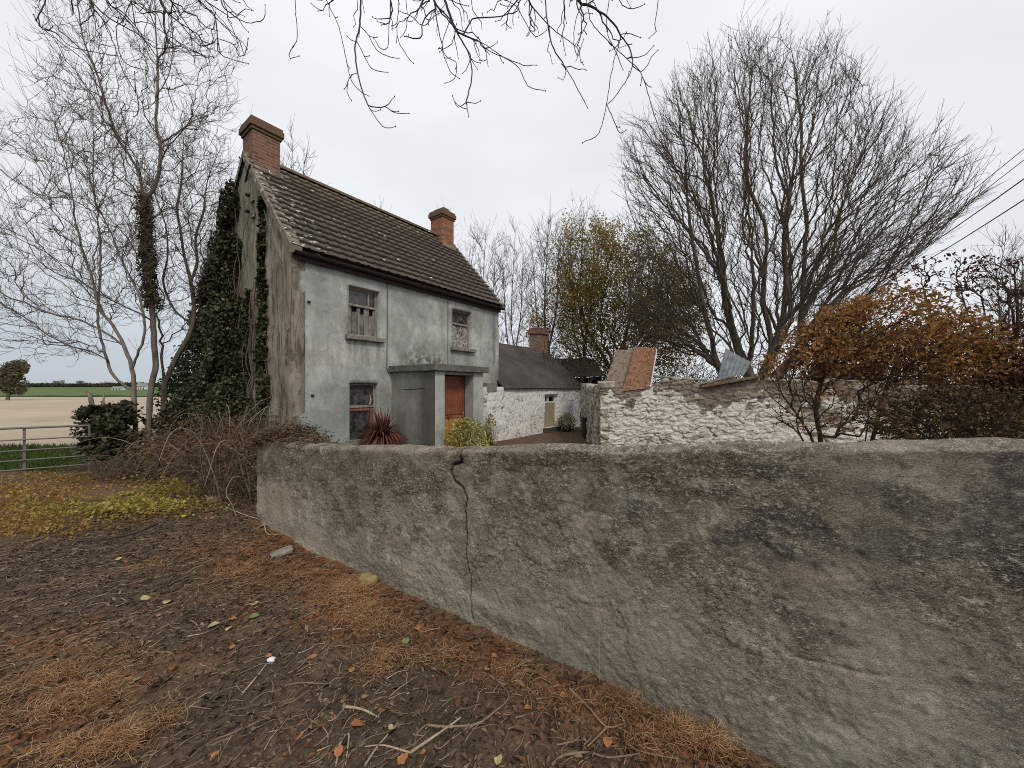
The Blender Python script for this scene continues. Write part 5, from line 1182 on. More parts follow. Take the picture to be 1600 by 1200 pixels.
T = ell(720, P(110, 360, 9.2), (3.0, 1.8, 4.2), rng); px, py = inpx(T); T = T[(py < 560) & (px < 260) & ~((px < 60) & (py < 180)) & ~((py > 500) & (px > 150))]
make_tree('multi_stem_tree', g, T, [BARKL, TWL], 'pale bare tree forking low into several leaning stems beyond the gate', bf=.35, step=.15, tip_r=.0046, expo=2.5, up=.35, wander=.05, follow=.6, seed=4, thick=.02, kthin=4, gjit=.008, sp=[dict(n=2600, L=(.22, .7), ang=.7, r0=.0040, rmax=.03, up=.45)])
# --- right tree of the left group
g = [GP([(256, 700), (256, 640), (257, 600), (252, 556), (256, 540)], 10.2, 10.3), GP([(257, 600), (275, 560), (297, 520), (303, 480), (298, 440), (288, 400), (282, 360), (277, 326), (283, 290), (285, 244), (290, 190)], 10.3, 10.9),
     GP([(298, 440), (308, 410), (306, 370), (318, 330), (325, 280), (345, 230)], 10.6, 11.0), GP([(290, 500), (270, 480), (255, 440), (262, 400), (258, 350), (240, 300)], 10.4, 10.9)]
T = ell(560, P(300, 350, 10.9), (1.5, 1.4, 3.4), rng); px, py = inpx(T); T = T[(py < 540) & (px < 375)]
make_tree('young_ash_tree', g, T, [BARKR, TWL], 'slender bare tree standing between the ivy trunk and the gable ivy', bf=.35, step=.18, tip_r=.005, expo=2.3, up=.4, wander=.05, follow=.6, seed=6, thick=.02, sp=[dict(n=1500, L=(.25, .8), ang=.8, r0=.0042, rmax=.03, up=.4)])
# --- overhead branches from a tree beside the camera
SX = lambda l, ox=440, oy=0, k=.425: [(ox+a*k, oy+c_*k) for a, c_ in l]
Yc = 3.0
def GPt(lst, *a): return GP(([(lst[0][0], -430)]+lst) if lst[0][1] < -10 else lst, *a)
limb = np.array([(-2.7, -1.9, -.1), (-2.65, -1.7, 2.6), (-2.4, -.6, 4.8), (-2.0, 1.0, 6.3), (-1.2, 2.6, 7.1), (.2, 3.1, 7.2), (1.3, 3.2, 7.0)])
limb2 = np.array([(-2.0, 1.0, 6.3), (-2.7, 2.2, 6.9), (-3.3, 3.1, 7.1)])
ov = [limb, limb2,
  GPt([(905, -180), (915, -60)]+SX([(1120, 0), (1130, 40), (1140, 85), (1200, 150), (1270, 215), (1320, 265), (1345, 340), (1370, 420), (1400, 490), (1445, 525), (1500, 535)]), 3.1, 2.7),
  GPt([(860, -160), (885, -50)]+SX([(1090, 0), (1140, 25), (1200, 65), (1245, 130), (1220, 230), (1195, 380), (1165, 490), (1105, 525)]), 3.1, 2.9),
  GPt(SX([(1245, 130), (1285, 190), (1285, 260), (1230, 350), (1195, 385)]), 3.0, 2.9), GPt(SX([(1195, 385), (1220, 440), (1245, 490), (1265, 478)]), 2.9),
  GPt([(840, -160), (850, -60)]+SX([(970, 0), (980, 100), (1000, 180), (1040, 240), (1090, 330), (1125, 395)]), 3.2, 2.9),
  GPt([(800, -140), (815, -50)]+SX([(910, 0), (960, 70), (1020, 125), (1070, 160)]), 3.2, 3.0),
  GPt(SX([(1030, 235), (1045, 260), (1035, 295), (1018, 285)]), 3.0), GPt(SX([(1045, 240), (1080, 250), (1122, 257)]), 3.0),
  GPt([(660, -150), (670, -60)]+SX([(560, 0), (610, 60), (650, 120), (740, 160), (800, 200), (870, 245), (905, 315), (970, 335)]), 3.3, 3.0),
  GPt([(680, -120), (690, -40)]+SX([(600, 0), (640, 110), (680, 180), (700, 260), (690, 330), (680, 375), (688, 430)]), 3.3, 3.0),
  GPt(SX([(650, 120), (720, 150), (760, 185), (830, 215), (890, 240), (940, 238)]), 3.2), GPt(SX([(680, 375), (650, 395), (628, 352)]), 3.0), GPt(SX([(680, 375), (715, 380), (730, 372)]), 3.0),
  GPt(SX([(600, 40), (560, 60), (520, 95), (480, 60), (430, 40)]), 3.2), GPt(SX([(620, 70), (590, 170), (620, 260), (655, 290)]), 3.2), GPt(SX([(700, 70), (830, 55), (870, 30), (820, 0)]), 3.2), GPt(SX([(870, 30), (900, 90), (935, 135), (975, 110)]), 3.2),
  GPt(SX([(560, 0), (575, 100), (600, 200), (640, 230), (635, 290), (600, 305)]), 3.2), GPt(SX([(640, 110), (625, 160), (580, 190)]), 3.2), GPt(SX([(560, 30), (520, 80), (510, 140), (450, 135)]), 3.2),
  GPt([(555, -120), (562, -40)]+SX([(290, 0), (288, 90), (270, 180), (280, 270), (310, 370), (350, 440), (385, 470), (420, 465)]), 3.2, 2.9),
  GPt(SX([(288, 95), (320, 130), (350, 185), (400, 210), (432, 215)]), 3.1), GPt(SX([(330, 392), (380, 392), (415, 355)]), 3.0), GPt(SX([(380, 392), (420, 415), (468, 415)]), 3.0), GPt(SX([(275, 150), (330, 250), (390, 265)]), 3.1),
  GPt([(495, -120), (500, -40)]+SX([(165, 0), (210, 100), (240, 230), (260, 300), (300, 345), (322, 352)]), 3.2), GPt(SX([(278, 268), (250, 285), (240, 340), (258, 372)]), 3.1),
  GPt([(455, -100)]+SX([(50, 0), (55, 80), (55, 150), (32, 185), (30, 215), (65, 205)]), 3.2), GPt([(600, -80)]+SX([(400, 0), (395, 100), (390, 175), (365, 180), (340, 140)]), 3.2), GPt([(620, -80)]+SX([(430, 0), (425, 130), (450, 190), (485, 235)]), 3.2),
  GPt([(1030, -80)]+SX([(1385, 0), (1372, 90), (1378, 115), (1352, 140)]), 3.0), GPt([(960, -80)]+SX([(1205, 0), (1195, 60), (1200, 130), (1225, 180), (1255, 258)]), 3.0), GPt(SX([(1320, 265), (1345, 240), (1360, 210), (1385, 182)]), 3.0), GPt(SX([(1270, 215), (1330, 205), (1366, 170)]), 3.0),
  GPt([(900, -60)]+SX([(1100, 0), (1080, 80), (1075, 160), (1090, 205), (1110, 145)]), 3.05), GPt(SX([(1245, 130), (1270, 122), (1320, 138)]), 3.0), GPt([(975, -50)]+SX([(1240, 0), (1290, 32), (1335, 15)]), 3.0),
  # top-left
  GPt([(110, -160), (125, -60), (139, 0), (160, 30), (172, 52), (182, 80), (191, 108), (214, 150), (216, 175), (209, 182)], 3.1, 2.8), GPt([(150, -140), (155, -50), (165, 0), (190, 18), (208, 36), (232, 70), (248, 95), (262, 140), (272, 172)], 3.3, 3.0),
  GPt([(140, 0), (170, 28), (210, 50), (245, 75), (285, 72), (300, 85), (325, 90)], 3.1), GPt([(208, 36), (230, 35), (262, 55), (290, 72), (322, 90)], 3.2), GPt([(205, 0), (190, 35), (182, 42), (186, 80), (198, 100), (230, 110)], 3.0),
  GPt([(90, -80), (60, 30), (88, 52), (110, 72), (150, 82), (190, 88)], 3.0), GPt([(60, 40), (100, 70), (120, 85), (142, 105), (150, 130), (160, 170)], 2.9), GPt([(230, -80), (245, -20), (258, 15), (285, 40), (300, 60), (315, 72), (330, 68)], 3.2), GPt([(300, -80), (310, 0), (335, 22), (340, 60), (345, 85), (388, 100)], 3.2),
  GPt([(310, 0), (345, 35), (372, 60), (382, 85), (388, 60)], 3.2), GPt([(340, 60), (365, 70), (374, 88), (382, 86), (388, 62)], 3.1), GPt([(340, -80), (345, 0), (360, 20), (385, 35), (412, 30), (414, 8)], 3.2), GPt([(255, 15), (262, 60), (300, 80), (335, 90)], 3.2)]
T = np.concatenate([ell(110, P(720, 10, 3.2), (.7, .3, .55), rng), ell(50, P(900, 20, 3.1), (.6, .25, .5), rng), ell(110, P(260, 10, 3.2), (.8, .4, .5), rng), ell(40, P(560, 0, 3.2), (.6, .3, .3), rng)])
rngo = np.random.default_rng(8)
Pn, par, gf, D = grow(ov, T, .35, .045, rngo, .15, .05, .6, .0018, .5)
# spur twigs with buds curving upward
buds = []
tk, tn, r_, cnt = tree_mesh(Pn, par, .0032, 2.25, gf, .012)
ch = np.zeros(len(Pn), int); np.add.at(ch, par[1:], 1); sel = np.nonzero((ch == 0) | ((rngo.uniform(size=len(Pn)) < .055) & (r_ < .011) & (Pn[:, 2] < 5.2)))[0]; sel = sel[Pn[sel, 1] > 2]
extra = []
for i in sel:
    if ch[i] == 0: buds.append(Pn[i]); continue
    d = D[i]+rngo.normal(size=3)*.8; d[2] += .1; d /= np.linalg.norm(d); L = rngo.uniform(.03, .13); t = np.linspace(0, 1, 5)[:, None]; q = Pn[i]+d*L*t+np.array([0, 0, 1])*L*.45*t**2; extra.append((q, np.linspace(.0032, .0024, 5))); buds.append(q[-1])
e = empty('overhanging_tree', tuple(limb[0]), 0, 'dark bare twigs of an overhanging tree hanging across the top of the view', 'tree'); b0 = limb[0]
V, F = tubes(tk, 8); mesh('trunk', V-b0, F, BARKO, e, True)
V, F = tubes(tn+extra, 5); V = V-b0
pb = []
for q in buds:
    v_, f_ = rock(.0042, int(q[0]*1000) % 97, 1.8, 1); pb.append((v_+q-b0, f_))
VB, FB = join(pb); V, F = join([(V, F), (VB, FB[0])]); mesh('branches', V, F, TWO, e, True)

# --- big right tree
Yr = 15.0
BS = P(1185, 690, Yr)
g = [GP([(1185, 690), (1184, 640), (1186, 600)], Yr),
     GP([(1184, 630), (1150, 600), (1122, 570), (1110, 520), (1098, 470), (1090, 420), (1082, 380), (1075, 320), (1072, 280), (1071, 236), (1066, 190)], Yr, 14.2),
     GP([(1185, 620), (1165, 570), (1150, 535), (1134, 470), (1130, 425), (1122, 370), (1114, 320), (1100, 260), (1098, 200)], Yr, 15.5),
     GP([(1186, 600), (1206, 551), (1200, 510), (1192, 470), (1196, 410), (1197, 357), (1182, 320), (1168, 285), (1165, 240), (1167, 200), (1172, 150), (1175, 90)], Yr, 15.0),
     GP([(1186, 610), (1230, 570), (1250, 537), (1253, 480), (1256, 425), (1258, 380), (1260, 344), (1254, 295), (1251, 245), (1253, 200), (1244, 140), (1240, 90)], Yr, 16.0),
     GP([(1253, 500), (1266, 470), (1275, 425), (1284, 380), (1300, 330), (1330, 290), (1365, 245), (1400, 190)], 15.6, 14.5),
     GP([(1256, 440), (1290, 390), (1330, 350), (1380, 320), (1440, 290), (1500, 262), (1545, 243)], 15.5, 15.0),
     GP([(1206, 551), (1222, 500), (1228, 440), (1225, 380), (1232, 320), (1240, 260)], Yr, 13.5),
     GP([(1165, 570), (1140, 555), (1100, 545), (1050, 530), (1010, 500), (985, 460)], Yr, 14.0),
     GP([(1255, 470), (1300, 430), (1350, 400), (1400, 360), (1450, 350)], 15.5, 14.5)]
T = np.vstack([ell(5200, P(1240, 285, Yr), (8.0, 4.6, 7.3), rng, .02), ell(350, P(1390, 380, 14.6), (2.4, 2.5, 1.4), rng), ell(350, P(1010, 470, 14.6), (1.6, 2.5, 1.9), rng), ell(420, P(1330, 440, 14.8), (2.6, 2.6, 1.8), rng), ell(260, P(1080, 500, 14.8), (2.0, 2.4, 1.3), rng)]); px, py = inpx(T)
k = (py < 560) & (py < 608-(np.abs(px-1185)-0)*.14-20) & ~((px > 1380) & (py > 245+(1600-px)*.95)) & (px > 975) & (px < 1535) & (py > 48+22*vnoise(px/38., px*0, seed=5)) & ~((px < 1150) & (py < 225-(px-960)*.85+25*vnoise(px/30., px*0, seed=6))) & ~((px > 1270) & (py < 55+(px-1270)*.74+28*vnoise(px/36., px*0, seed=7))) & (fbm(T[:, 0]*.45, T[:, 1]*.45, T[:, 2]*.45, oct=2, seed=12) > -.42)
T = T[k]
def few_leaves(Pn, par, r, cnt, D, rng):
    px, py = inpx(Pn); q = np.nonzero((r < .014) & (px < 1110) & (rng.uniform(size=len(Pn)) < .16))[0]
    if len(q) == 0: return None
    Q = np.repeat(Pn[q], 2, 0)+rng.normal(size=(len(q)*2, 3))*.06; return leafV(Q, .10, rng)
GOLD = leafmat('olive_gold_leaves', [(0.22, 0.19, 0.05), (0.46, 0.34, 0.09), (0.34, 0.27, 0.06), (0.56, 0.40, 0.12), (0.28, 0.19, 0.06)], .5)
make_tree('bare_sycamore', g, T, [BARKR, TWR, GOLD], 'huge fan-shaped bare tree with many stems behind the ruined wall', bf=.60, step=.28, tip_r=.0088, expo=2.12, up=.15, wander=.03, follow=.7, seed=9, thick=.05, leaves=few_leaves, gjit=.01,
    sp=[dict(n=15500, L=(.3, 1.0), ang=.45, r0=.0060, rmax=.035, up=.12)])
# --- olive-gold tree in the middle
g = [GP([(960, 690), (962, 640), (965, 590)], 22), GP([(965, 600), (945, 560), (920, 520), (905, 470), (890, 430)], 22, 21.5), GP([(965, 590), (975, 540), (985, 480), (980, 420), (975, 370)], 22, 22.6), GP([(968, 580), (1000, 540), (1030, 500), (1045, 460)], 22, 21.5), GP([(945, 560), (900, 550), (870, 530), (845, 500)], 22, 22.6)]
T = np.concatenate([ell(1500, P(985, 460, 22), (4.5, 3.0, 4.6), rng), ell(500, P(1050, 500, 21.8), (2.2, 2.0, 3.4), rng), ell(700, P(900, 520, 22.3), (3.3, 2.4, 3.2), rng), ell(300, P(900, 410, 22.3), (2.8, 2.2, 3.0), rng)]); px, py = inpx(T); T = T[(py < 595) & (px < 1110) & (fbm(T[:, 0]*.6, T[:, 1]*.6, T[:, 2]*.8, oct=3, seed=8) > -.5)]
def gold(Pn, par, r, cnt, D, rng):
    px, py = inpx(Pn); w = (.34+.5*(fbm(Pn[:, 0]*.55, Pn[:, 1]*.55, Pn[:, 2]*.9, oct=3, seed=5) > .0) - .25*(px < 880))*(1-.2*sstep(1000, 1050, px))
    q = np.nonzero((r < .02) & (rng.uniform(size=len(Pn)) < w))[0]; Q = np.repeat(Pn[q], 10, 0)+rng.normal(size=(len(q)*10, 3))*.20; return leafV(Q, .15, rng, up=.6)
make_tree('golden_leaved_tree', g, T, [BARKR, TWR, GOLD], 'bushy tree holding olive-gold leaves between the cottage and the big bare tree', bf=.45, step=.28, tip_r=.008, expo=2.3, up=.3, wander=.05, follow=.6, seed=12, thick=.05, leaves=gold, sp=[dict(n=4500, L=(.35, 1.0), ang=.5, r0=.0065, rmax=.03, up=.15)])
# --- thin trees behind
def thin(px0, pytop, Y, w, n, seed, label, base=700, grp='bare trees behind the house', name='bare_tree'):
    rng = np.random.default_rng(seed); hgt = (base-pytop)/FPX*Y; g = [GP([(px0, base), (px0+3, (base+pytop)/2+40), (px0-4, (base+pytop)/2-20), (px0+2, pytop+20)], Y), GP([(px0, (base+pytop)/2+60), (px0-w*.3, (base+pytop)/2), (px0-w*.5, pytop+60)], Y), GP([(px0, (base+pytop)/2+40), (px0+w*.3, (base+pytop)/2-30), (px0+w*.4, pytop+50)], Y)]
    T = ell(n, P(px0, pytop+(base-pytop)*.36, Y), (w/FPX*Y, w/FPX*Y*.6, hgt*.36), rng)
    return make_tree(name, g, T, [BARKL, TWL], label, group=grp, bf=.55, step=.4, tip_r=.009, expo=2.2, up=.5, wander=.03, follow=.6, seed=seed, thick=.06, sp=[dict(n=n*3, L=(.4, 1.2), ang=.5, r0=.008, rmax=.04, up=.2)])
thin(757, 340, 24, 42, 300, 21, 'tall thin bare tree just right of the house roof end'); thin(803, 345, 25, 36, 260, 22, 'thin bare tree above the cottage ridge, beside its chimney')
thin(455, 205, 19, 50, 260, 23, 'bare tree top showing just right of the tall near chimney'); thin(592, 300, 23, 40, 130, 24, 'bare tree top peeping over the middle of the house roof'); thin(345, 330, 15, 34, 240, 25, 'bare tree standing behind the ivy at the gable')
thin(690, 322, 26, 36, 160, 26, 'bare tree top behind the far orange chimney')
thin(855, 330, 23, 46, 420, 27, 'bare tree at the left edge of the golden-leaved tree'); thin(910, 318, 23, 46, 420, 28, 'bare tree top rising above the golden-leaved tree'); thin(1580, 365, 17, 46, 220, 29, 'spindly bare tree at the far right edge')
# hedge of bare scrub behind
HG = leafmat('hedge_leaves', [(0.03, 0.04, 0.012), (0.07, 0.075, 0.02), (0.11, 0.10, 0.03), (0.045, 0.05, 0.018)], .2)
rh = np.random.default_rng(55); ch = []; lv = []
for i in range(520):
    px_ = rh.uniform(815, 1640); Y = rh.uniform(19, 25); q = P(px_, 690, Y); q[2] = -.5; H_ = rh.uniform(2.0, 4.6); t = np.linspace(0, 1, 9)[:, None]; d = np.array([rh.normal()*.35, rh.normal()*.35, 1.0]); g_ = q+d*H_*t+rh.normal(size=(9, 3))*.10*t; ch.append((g_, np.linspace(.030, .010, 9)))
    for k in range(6):
        s = g_[rh.integers(2, 8)]; dd = np.array([rh.normal()*.7, rh.normal()*.7, .7]); L = rh.uniform(.5, 1.5); ch.append((s+dd*L*t, np.linspace(.013, .007, 9)))
    lv.append(q+d*H_*rh.uniform(.05, .8, (60, 1))+rh.normal(size=(60, 3))*.35)
V, F = tubes(ch, 4); Lv, Lf = leafV(np.vstack(lv), .12, rh); V2, F2 = join([(V, F)]), None
hb = np.array([8., 22., -.5]); o = mesh('scrub_hedge', V-hb, F, TWR, None, True, loc=tuple(hb)); tag(o, 'dense leafless scrub behind the ruined wall and cottage', 'hedge', kind='stuff'); o2 = mesh('hedge_foliage', Lv, Lf, HG, o, loc=(-hb[0], -hb[1], -hb[2]))

# ================================================================== ORANGE BUSH AND DARK SHRUB INSIDE THE WALL
ORG = leafmat('orange_leaves', [(0.13, 0.065, 0.025), (0.34, 0.18, 0.06), (0.48, 0.25, 0.08), (0.32, 0.25, 0.07), (0.56, 0.23, 0.09), (0.24, 0.14, 0.05), (0.18, 0.075, 0.03)], .4)
STEMD = simple('dark_stem', (.045, .03, .022), .9, .4, 25, .5, .003)
def bush(name, bases, tipc, n, mats, label, seed, leafsize, leafn, bf=.5, filt=None, lw=None, spread=.07, tip_r=.0045, step=.1, cat='bush'):
    rng = np.random.default_rng(seed); g = []
    root = bases[0][0]*1.0
    for b_ in bases: g.append(b_)
    T = np.concatenate([ell(m_, c, rad, rng) for c, rad, m_ in tipc])
    if filt is not None: T = T[filt(T)]
    def lf(Pn, par, r, cnt, D, rng):
        q = np.nonzero(r < .0085)[0]; w = np.full(len(q), .5) if lw is None else lw(Pn[q]); q = q[rng.uniform(size=len(q)) < w]
        if len(q) == 0: return None
        Q = np.repeat(Pn[q], leafn, 0)+rng.normal(size=(len(q)*leafn, 3))*spread*[1.2, 1.2, .7]; return leafV(Q, leafsize, rng, up=.9, fold=.5)
    return make_tree(name, g, T, mats, label, cat=cat, bf=bf, step=step, tip_r=tip_r, expo=3.1, up=.5, wander=.07, follow=.6, seed=seed, thick=.012, leaves=lf, kthin=4)
Yb = 4.7
bs = [GP([(1275, 745), (1270, 690), (1250, 655), (1225, 620), (1218, 605), (1205, 560)], Yb), GP([(1275, 745), (1282, 690), (1275, 640), (1285, 590), (1300, 540)], Yb), GP([(1345, 745), (1340, 690), (1310, 620), (1290, 580), (1275, 545), (1270, 520)], Yb, 4.5),
      GP([(1345, 745), (1352, 690), (1358, 630), (1352, 580), (1345, 530), (1350, 480)], Yb), GP([(1345, 745), (1365, 680), (1380, 620), (1400, 560), (1400, 500)], Yb, 5.0), GP([(1405, 745), (1405, 680), (1395, 620), (1410, 570), (1430, 510)], 4.6, 4.6), GP([(1405, 745), (1420, 680), (1450, 620), (1490, 560), (1510, 520)], 4.6, 5.0),
      GP([(1275, 745), (1250, 680), (1215, 655), (1190, 640)], Yb, 4.5), GP([(1405, 745), (1430, 660), (1440, 600), (1470, 540)], 4.6, 4.3)]
top_w = lambda Q: np.clip(.08+1.0*sstep(610, 530, inpx(Q)[1])*(fbm(Q[:, 0]*3, Q[:, 1]*3, Q[:, 2]*4, oct=3, seed=2) > -.22) + .3*sstep(1330, 1480, inpx(Q)[0])*sstep(680, 600, inpx(Q)[1]), 0, .95)
bush('orange_bush', bs, [(P(1385, 520, Yb), (1.0, .75, .62), 700), (P(1250, 575, Yb), (.55, .5, .42), 260), (P(1300, 530, Yb), (.6, .5, .4), 200), (P(1290, 640, 4.5), (.75, .4, .35), 170), (P(1500, 560, 4.7), (.45, .5, .5), 150), (P(1420, 620, Yb), (.7, .5, .5), 160), (P(1480, 540, 4.8), (.55, .5, .5), 160)], 0, [STEMD, STEMD, ORG], 'large rust-orange leafed bush on dark stems rising behind the roadside wall', 41, .055, 6, bf=.4, tip_r=.0036, filt=lambda T: (inpx(T)[1] < 670) & (inpx(T)[1] > 446+((inpx(T)[0]-1405)/205.)**2*105), lw=top_w, spread=.055)
DRK = leafmat('dark_red_leaves', [(0.05, 0.018, 0.014), (0.10, 0.035, 0.022), (0.17, 0.06, 0.035), (0.07, 0.03, 0.015), (0.13, 0.05, 0.02)], .2)
bs = [GP([(1560, 760), (1556, 690), (1540, 600), (1520, 520), (1500, 450)], 4.9), GP([(1560, 760), (1575, 680), (1580, 600), (1590, 500), (1585, 430)], 4.9), GP([(1560, 760), (1600, 680), (1640, 560), (1660, 480)], 4.9), GP([(1560, 740), (1510, 660), (1480, 600), (1455, 500), (1440, 440)], 4.9, 5.3)]
bush('dark_red_shrub', bs, [(P(1580, 600, 4.9), (.95, .6, .95), 900), (P(1470, 430, 5.3), (.7, .4, .28), 90), (P(1570, 440, 5.0), (.5, .4, .42), 130)], 0, [STEMD, STEMD, DRK], 'tall dark shrub with sparse purple-red leaves at the right edge', 43, .062, 5, bf=.35, filt=lambda T: inpx(T)[1] < 690, lw=lambda Q: np.clip(.22+.75*sstep(470, 560, inpx(Q)[1])*sstep(1480, 1560, inpx(Q)[0]), 0, .95), spread=.05)
bs = [GP([(1480, 790), (1470, 700), (1440, 660), (1400, 640)], 3.9), GP([(1480, 790), (1490, 700), (1500, 650), (1530, 600)], 3.9), GP([(1480, 790), (1540, 700), (1580, 660), (1620, 640)], 3.9)]
bush('brown_thicket', bs, [(P(1490, 650, 4.0), (.95, .5, .42), 700)], 0, [STEMD, STEMD, leafmat('withered_leaves', [(0.06, 0.04, 0.02), (0.12, 0.07, 0.035), (0.09, 0.065, 0.025), (0.20, 0.10, 0.045)], .2)], 'tangled brown withered undergrowth low behind the right part of the wall', 45, .05, 4, bf=.3, spread=.05)

# ================================================================== IVY ON THE GABLE
ri = np.random.default_rng(61); n = 85000
t = ri.uniform(.3, 6.4, n); z = ri.uniform(-.5, 8.1, n)**1.0; z = -.5+(z+.5)*ri.uniform(.55, 1, n)**.3
vt = EV+(RG-EV)*(1-np.abs(t-HD/2)/(HD/2)); edge = np.interp(z, [-.5, .5, 1.8, 3.0, 4.5, 6, 7.5], [1.7, 1.75, 2.1, 2.7, 3.0, 3.05, 2.9]) + .28*fbm(z*1.7, z*0, oct=4, seed=6)
lim = np.interp(z, [-.5, 1.5, 3, 5, 7], [6.4, 6.4, 6.3, 6.1, 4.4])
dens = (t > edge) & (z < np.where(t < HD, vt+.35+.15*fbm(t*2, t*0, oct=3, seed=3), EV+.75-(t-HD)*2.2)) & (t < lim)
out_ = ri.uniform(0, 1, n)**.6*np.interp(z, [-.5, 1, 2, 3.5, 6, 7.5], [1.35, 1.15, .75, .45, .28, .15])*(.6+.5*np.clip(fbm(t*1.5, z*1.5, oct=3, seed=7)+.5, 0, 1.3))*np.clip((t-edge)*2.5+.15, .1, 1)
keep = dens & (fbm(t*2.2, z*2.2, out_*3, oct=3, seed=8) > -.35)
vine = ((np.abs(t-(1.35+.10*fbm(z*1.4, z*0, oct=3, seed=9))) < .05+.10*np.clip(4.2-z, 0, 2.5)*.5*ri.uniform(size=n)) & (z > 1.0) & (z < 6.15)) | ((np.abs(t-(2.45+.08*fbm(z*1.4, z*0+4, oct=3, seed=9))) < .05) & (z > 1.2) & (z < 3.9))
vine &= (z < vt-.15); vine2 = vine & ~keep; out_ = np.where(vine2, ri.uniform(.02, .10, n), out_); kk = keep | vine2
pts = np.stack([-.02-out_[kk], t[kk], z[kk]+.5], 1)
extra_v = []
nv = 9000; tv = 1.38+.10*ri.normal(size=nv)*.5; 
zv = ri.uniform(1.2, 6.1, nv); c1 = 1.40+.10*fbm(zv*1.4, zv*0, oct=3, seed=9); wv_ = np.interp(zv, [1.2, 3.0, 4.0, 4.6, 6.1], [.35, .28, .20, .045, .035]); tv = c1+wv_*ri.uniform(-1, 1, nv)*ri.uniform(0, 1, nv)**.4; kv = fbm(tv*6, zv*4, oct=2, seed=10) > -.05
extra_v.append(np.stack([-.03-.08*ri.uniform(size=kv.sum()), tv[kv], zv[kv]+.5], 1))
zv = ri.uniform(1.5, 4.1, 1100); tv = 2.25+.06*fbm(zv*1.4, zv*0+4, oct=3, seed=9)+ri.uniform(-.045, .045, 1100); extra_v.append(np.stack([-.03-.05*ri.uniform(size=1100), tv, zv+.5], 1))
pts = np.vstack([pts]+extra_v)
ivy = empty('climbing_ivy', (C0[0], C0[1], -.5), HANG, 'dark green ivy smothering the back half of the house gable', 'ivy')
V, F = leafV(pts, .085, ri, aspect=.85, nrm=np.tile([-1.2, 0, .5], (len(pts), 1))); mesh('foliage', V, F, IVY, ivy)
ch = []
for k in range(46):
    t0 = ri.uniform(2.3, 5.6); zz_ = np.linspace(0, ri.uniform(3.5, 7.0), 26); tt_ = t0+(zz_*ri.uniform(-.18, .05))+.15*fbm(zz_*1.2+k, 0*zz_, oct=3, seed=k); lim_ = EV+(RG-EV)*(1-np.abs(tt_-HD/2)/(HD/2))+.5; q = zz_ < lim_
    ch.append((np.stack([-.04-.12*np.abs(fbm(zz_+k, 0*zz_, oct=2, seed=k+50)), tt_, zz_], 1)[q], np.linspace(.03, .006, 26)[q]))
for t0, zt_ in ((1.38, 6.5), (1.48, 4.8), (2.25, 4.6), (1.9, 3.9), (1.2, 3.2)):
    zz_ = np.linspace(0, zt_, 40); ch.append((np.stack([-.035+0*zz_, t0+.10*fbm(zz_*1.4-.7, zz_*0, oct=3, seed=9), zz_], 1), np.linspace(.035, .008, 40)))
V, F = tubes(ch, 6); mesh('stems', V, F, TWL, ivy, True)

# ivy covered stump by the gate
q0 = P(168, 712, 8.6); e = empty('ivy_covered_stump', (q0[0], q0[1], q0[2]), 0, 'squat ivy-covered stump with a bare broken stem beside the field gate', 'stump')
L = ri.uniform(-1, 1, (5200, 3)); L[:, :2] *= (1-.25*np.abs(L[:, 2:])**3); L = L*[.43, .40, .50]+[0, 0, .55]; L += .10*np.stack([fbm(L[:, 0]*3, L[:, 1]*3, L[:, 2]*3, oct=3, seed=q) for q in (1, 2, 3)], 1)*2; L = L[fbm(L[:, 0]*3, L[:, 1]*3, L[:, 2]*3, oct=2, seed=3) > -.4]
V, F = leafV(L, .10, ri, aspect=.8); mesh('foliage', V, F, IVY, e)
b = MB(); b.tube([(.06, -.08, -.1), (.0, -.10, .25), (-.12, -.12, .7), (-.24, -.1, 1.15), (-.32, -.08, 1.42), (-.40, -.08, 1.48)], [.12, .09, .06, .045, .04, .02]); b.build('stem', BARKL, e, smooth=True)
b = MB(); b.tube([(.0, -.05, .5), (-.06, -.05, 1.1), (-.04, -.03, 1.45)], [.03, .025, .012]); b.build('stem', BARKL, e, smooth=True)

# ================================================================== BRAMBLES, HERBS, LITTER
rb = np.random.default_rng(71)
BRM = simple('bramble_cane', (.105, .078, .055), .85, .45, 18, .4, .002); BRP = simple('pale_cane', (.22, .18, .135), .85, .3, 18, .3, .002)
BLF = leafmat('dead_bramble_leaves', [(0.06, 0.035, 0.02), (0.14, 0.075, 0.035), (0.24, 0.125, 0.05), (0.10, 0.085, 0.03), (0.05, 0.03, 0.02)], .2)
def arcs(n, xr, yr, Lr, Hr, r0, seed, filt=None, hf=None):
    rb = np.random.default_rng(seed); ch = []
    while len(ch) < n:
        x, y = rb.uniform(*xr), rb.uniform(*yr)
        if filt is not None and not filt(x, y): continue
        L = rb.uniform(*Lr); a = rb.uniform(0, 6.28); H_ = rb.uniform(*Hr)*(1 if hf is None else hf(x, y)); t = np.linspace(0, 1, 12)
        bend = rb.normal()*.5; cx = x+L*t*np.cos(a+bend*t); cy = y+L*t*np.sin(a+bend*t); z0 = float(gh(x, y)); cz = z0+H_*np.sin(np.pi*np.minimum(1, t*rb.uniform(.6, 1.0)))**.8 + rb.uniform(0, .25)
        g_ = np.stack([cx, cy, cz], 1)+np.cumsum(rb.normal(size=(12, 3))*.012, 0); 
        ch.append((g_, np.linspace(r0, r0*.4, 12)*rb.uniform(.6, 1.3)))
    return ch
def inb(x, y):   # left of the wall's end, in front of the gable
    s = (x-WA[0])*WD[0]+(y-WA[1])*WD[1]; px = 800+x/y*FPX
    return s < -.15 and px > 150 and px < 440 and not (y < 5.6+ (px < 300)*1.2 and px < 330)
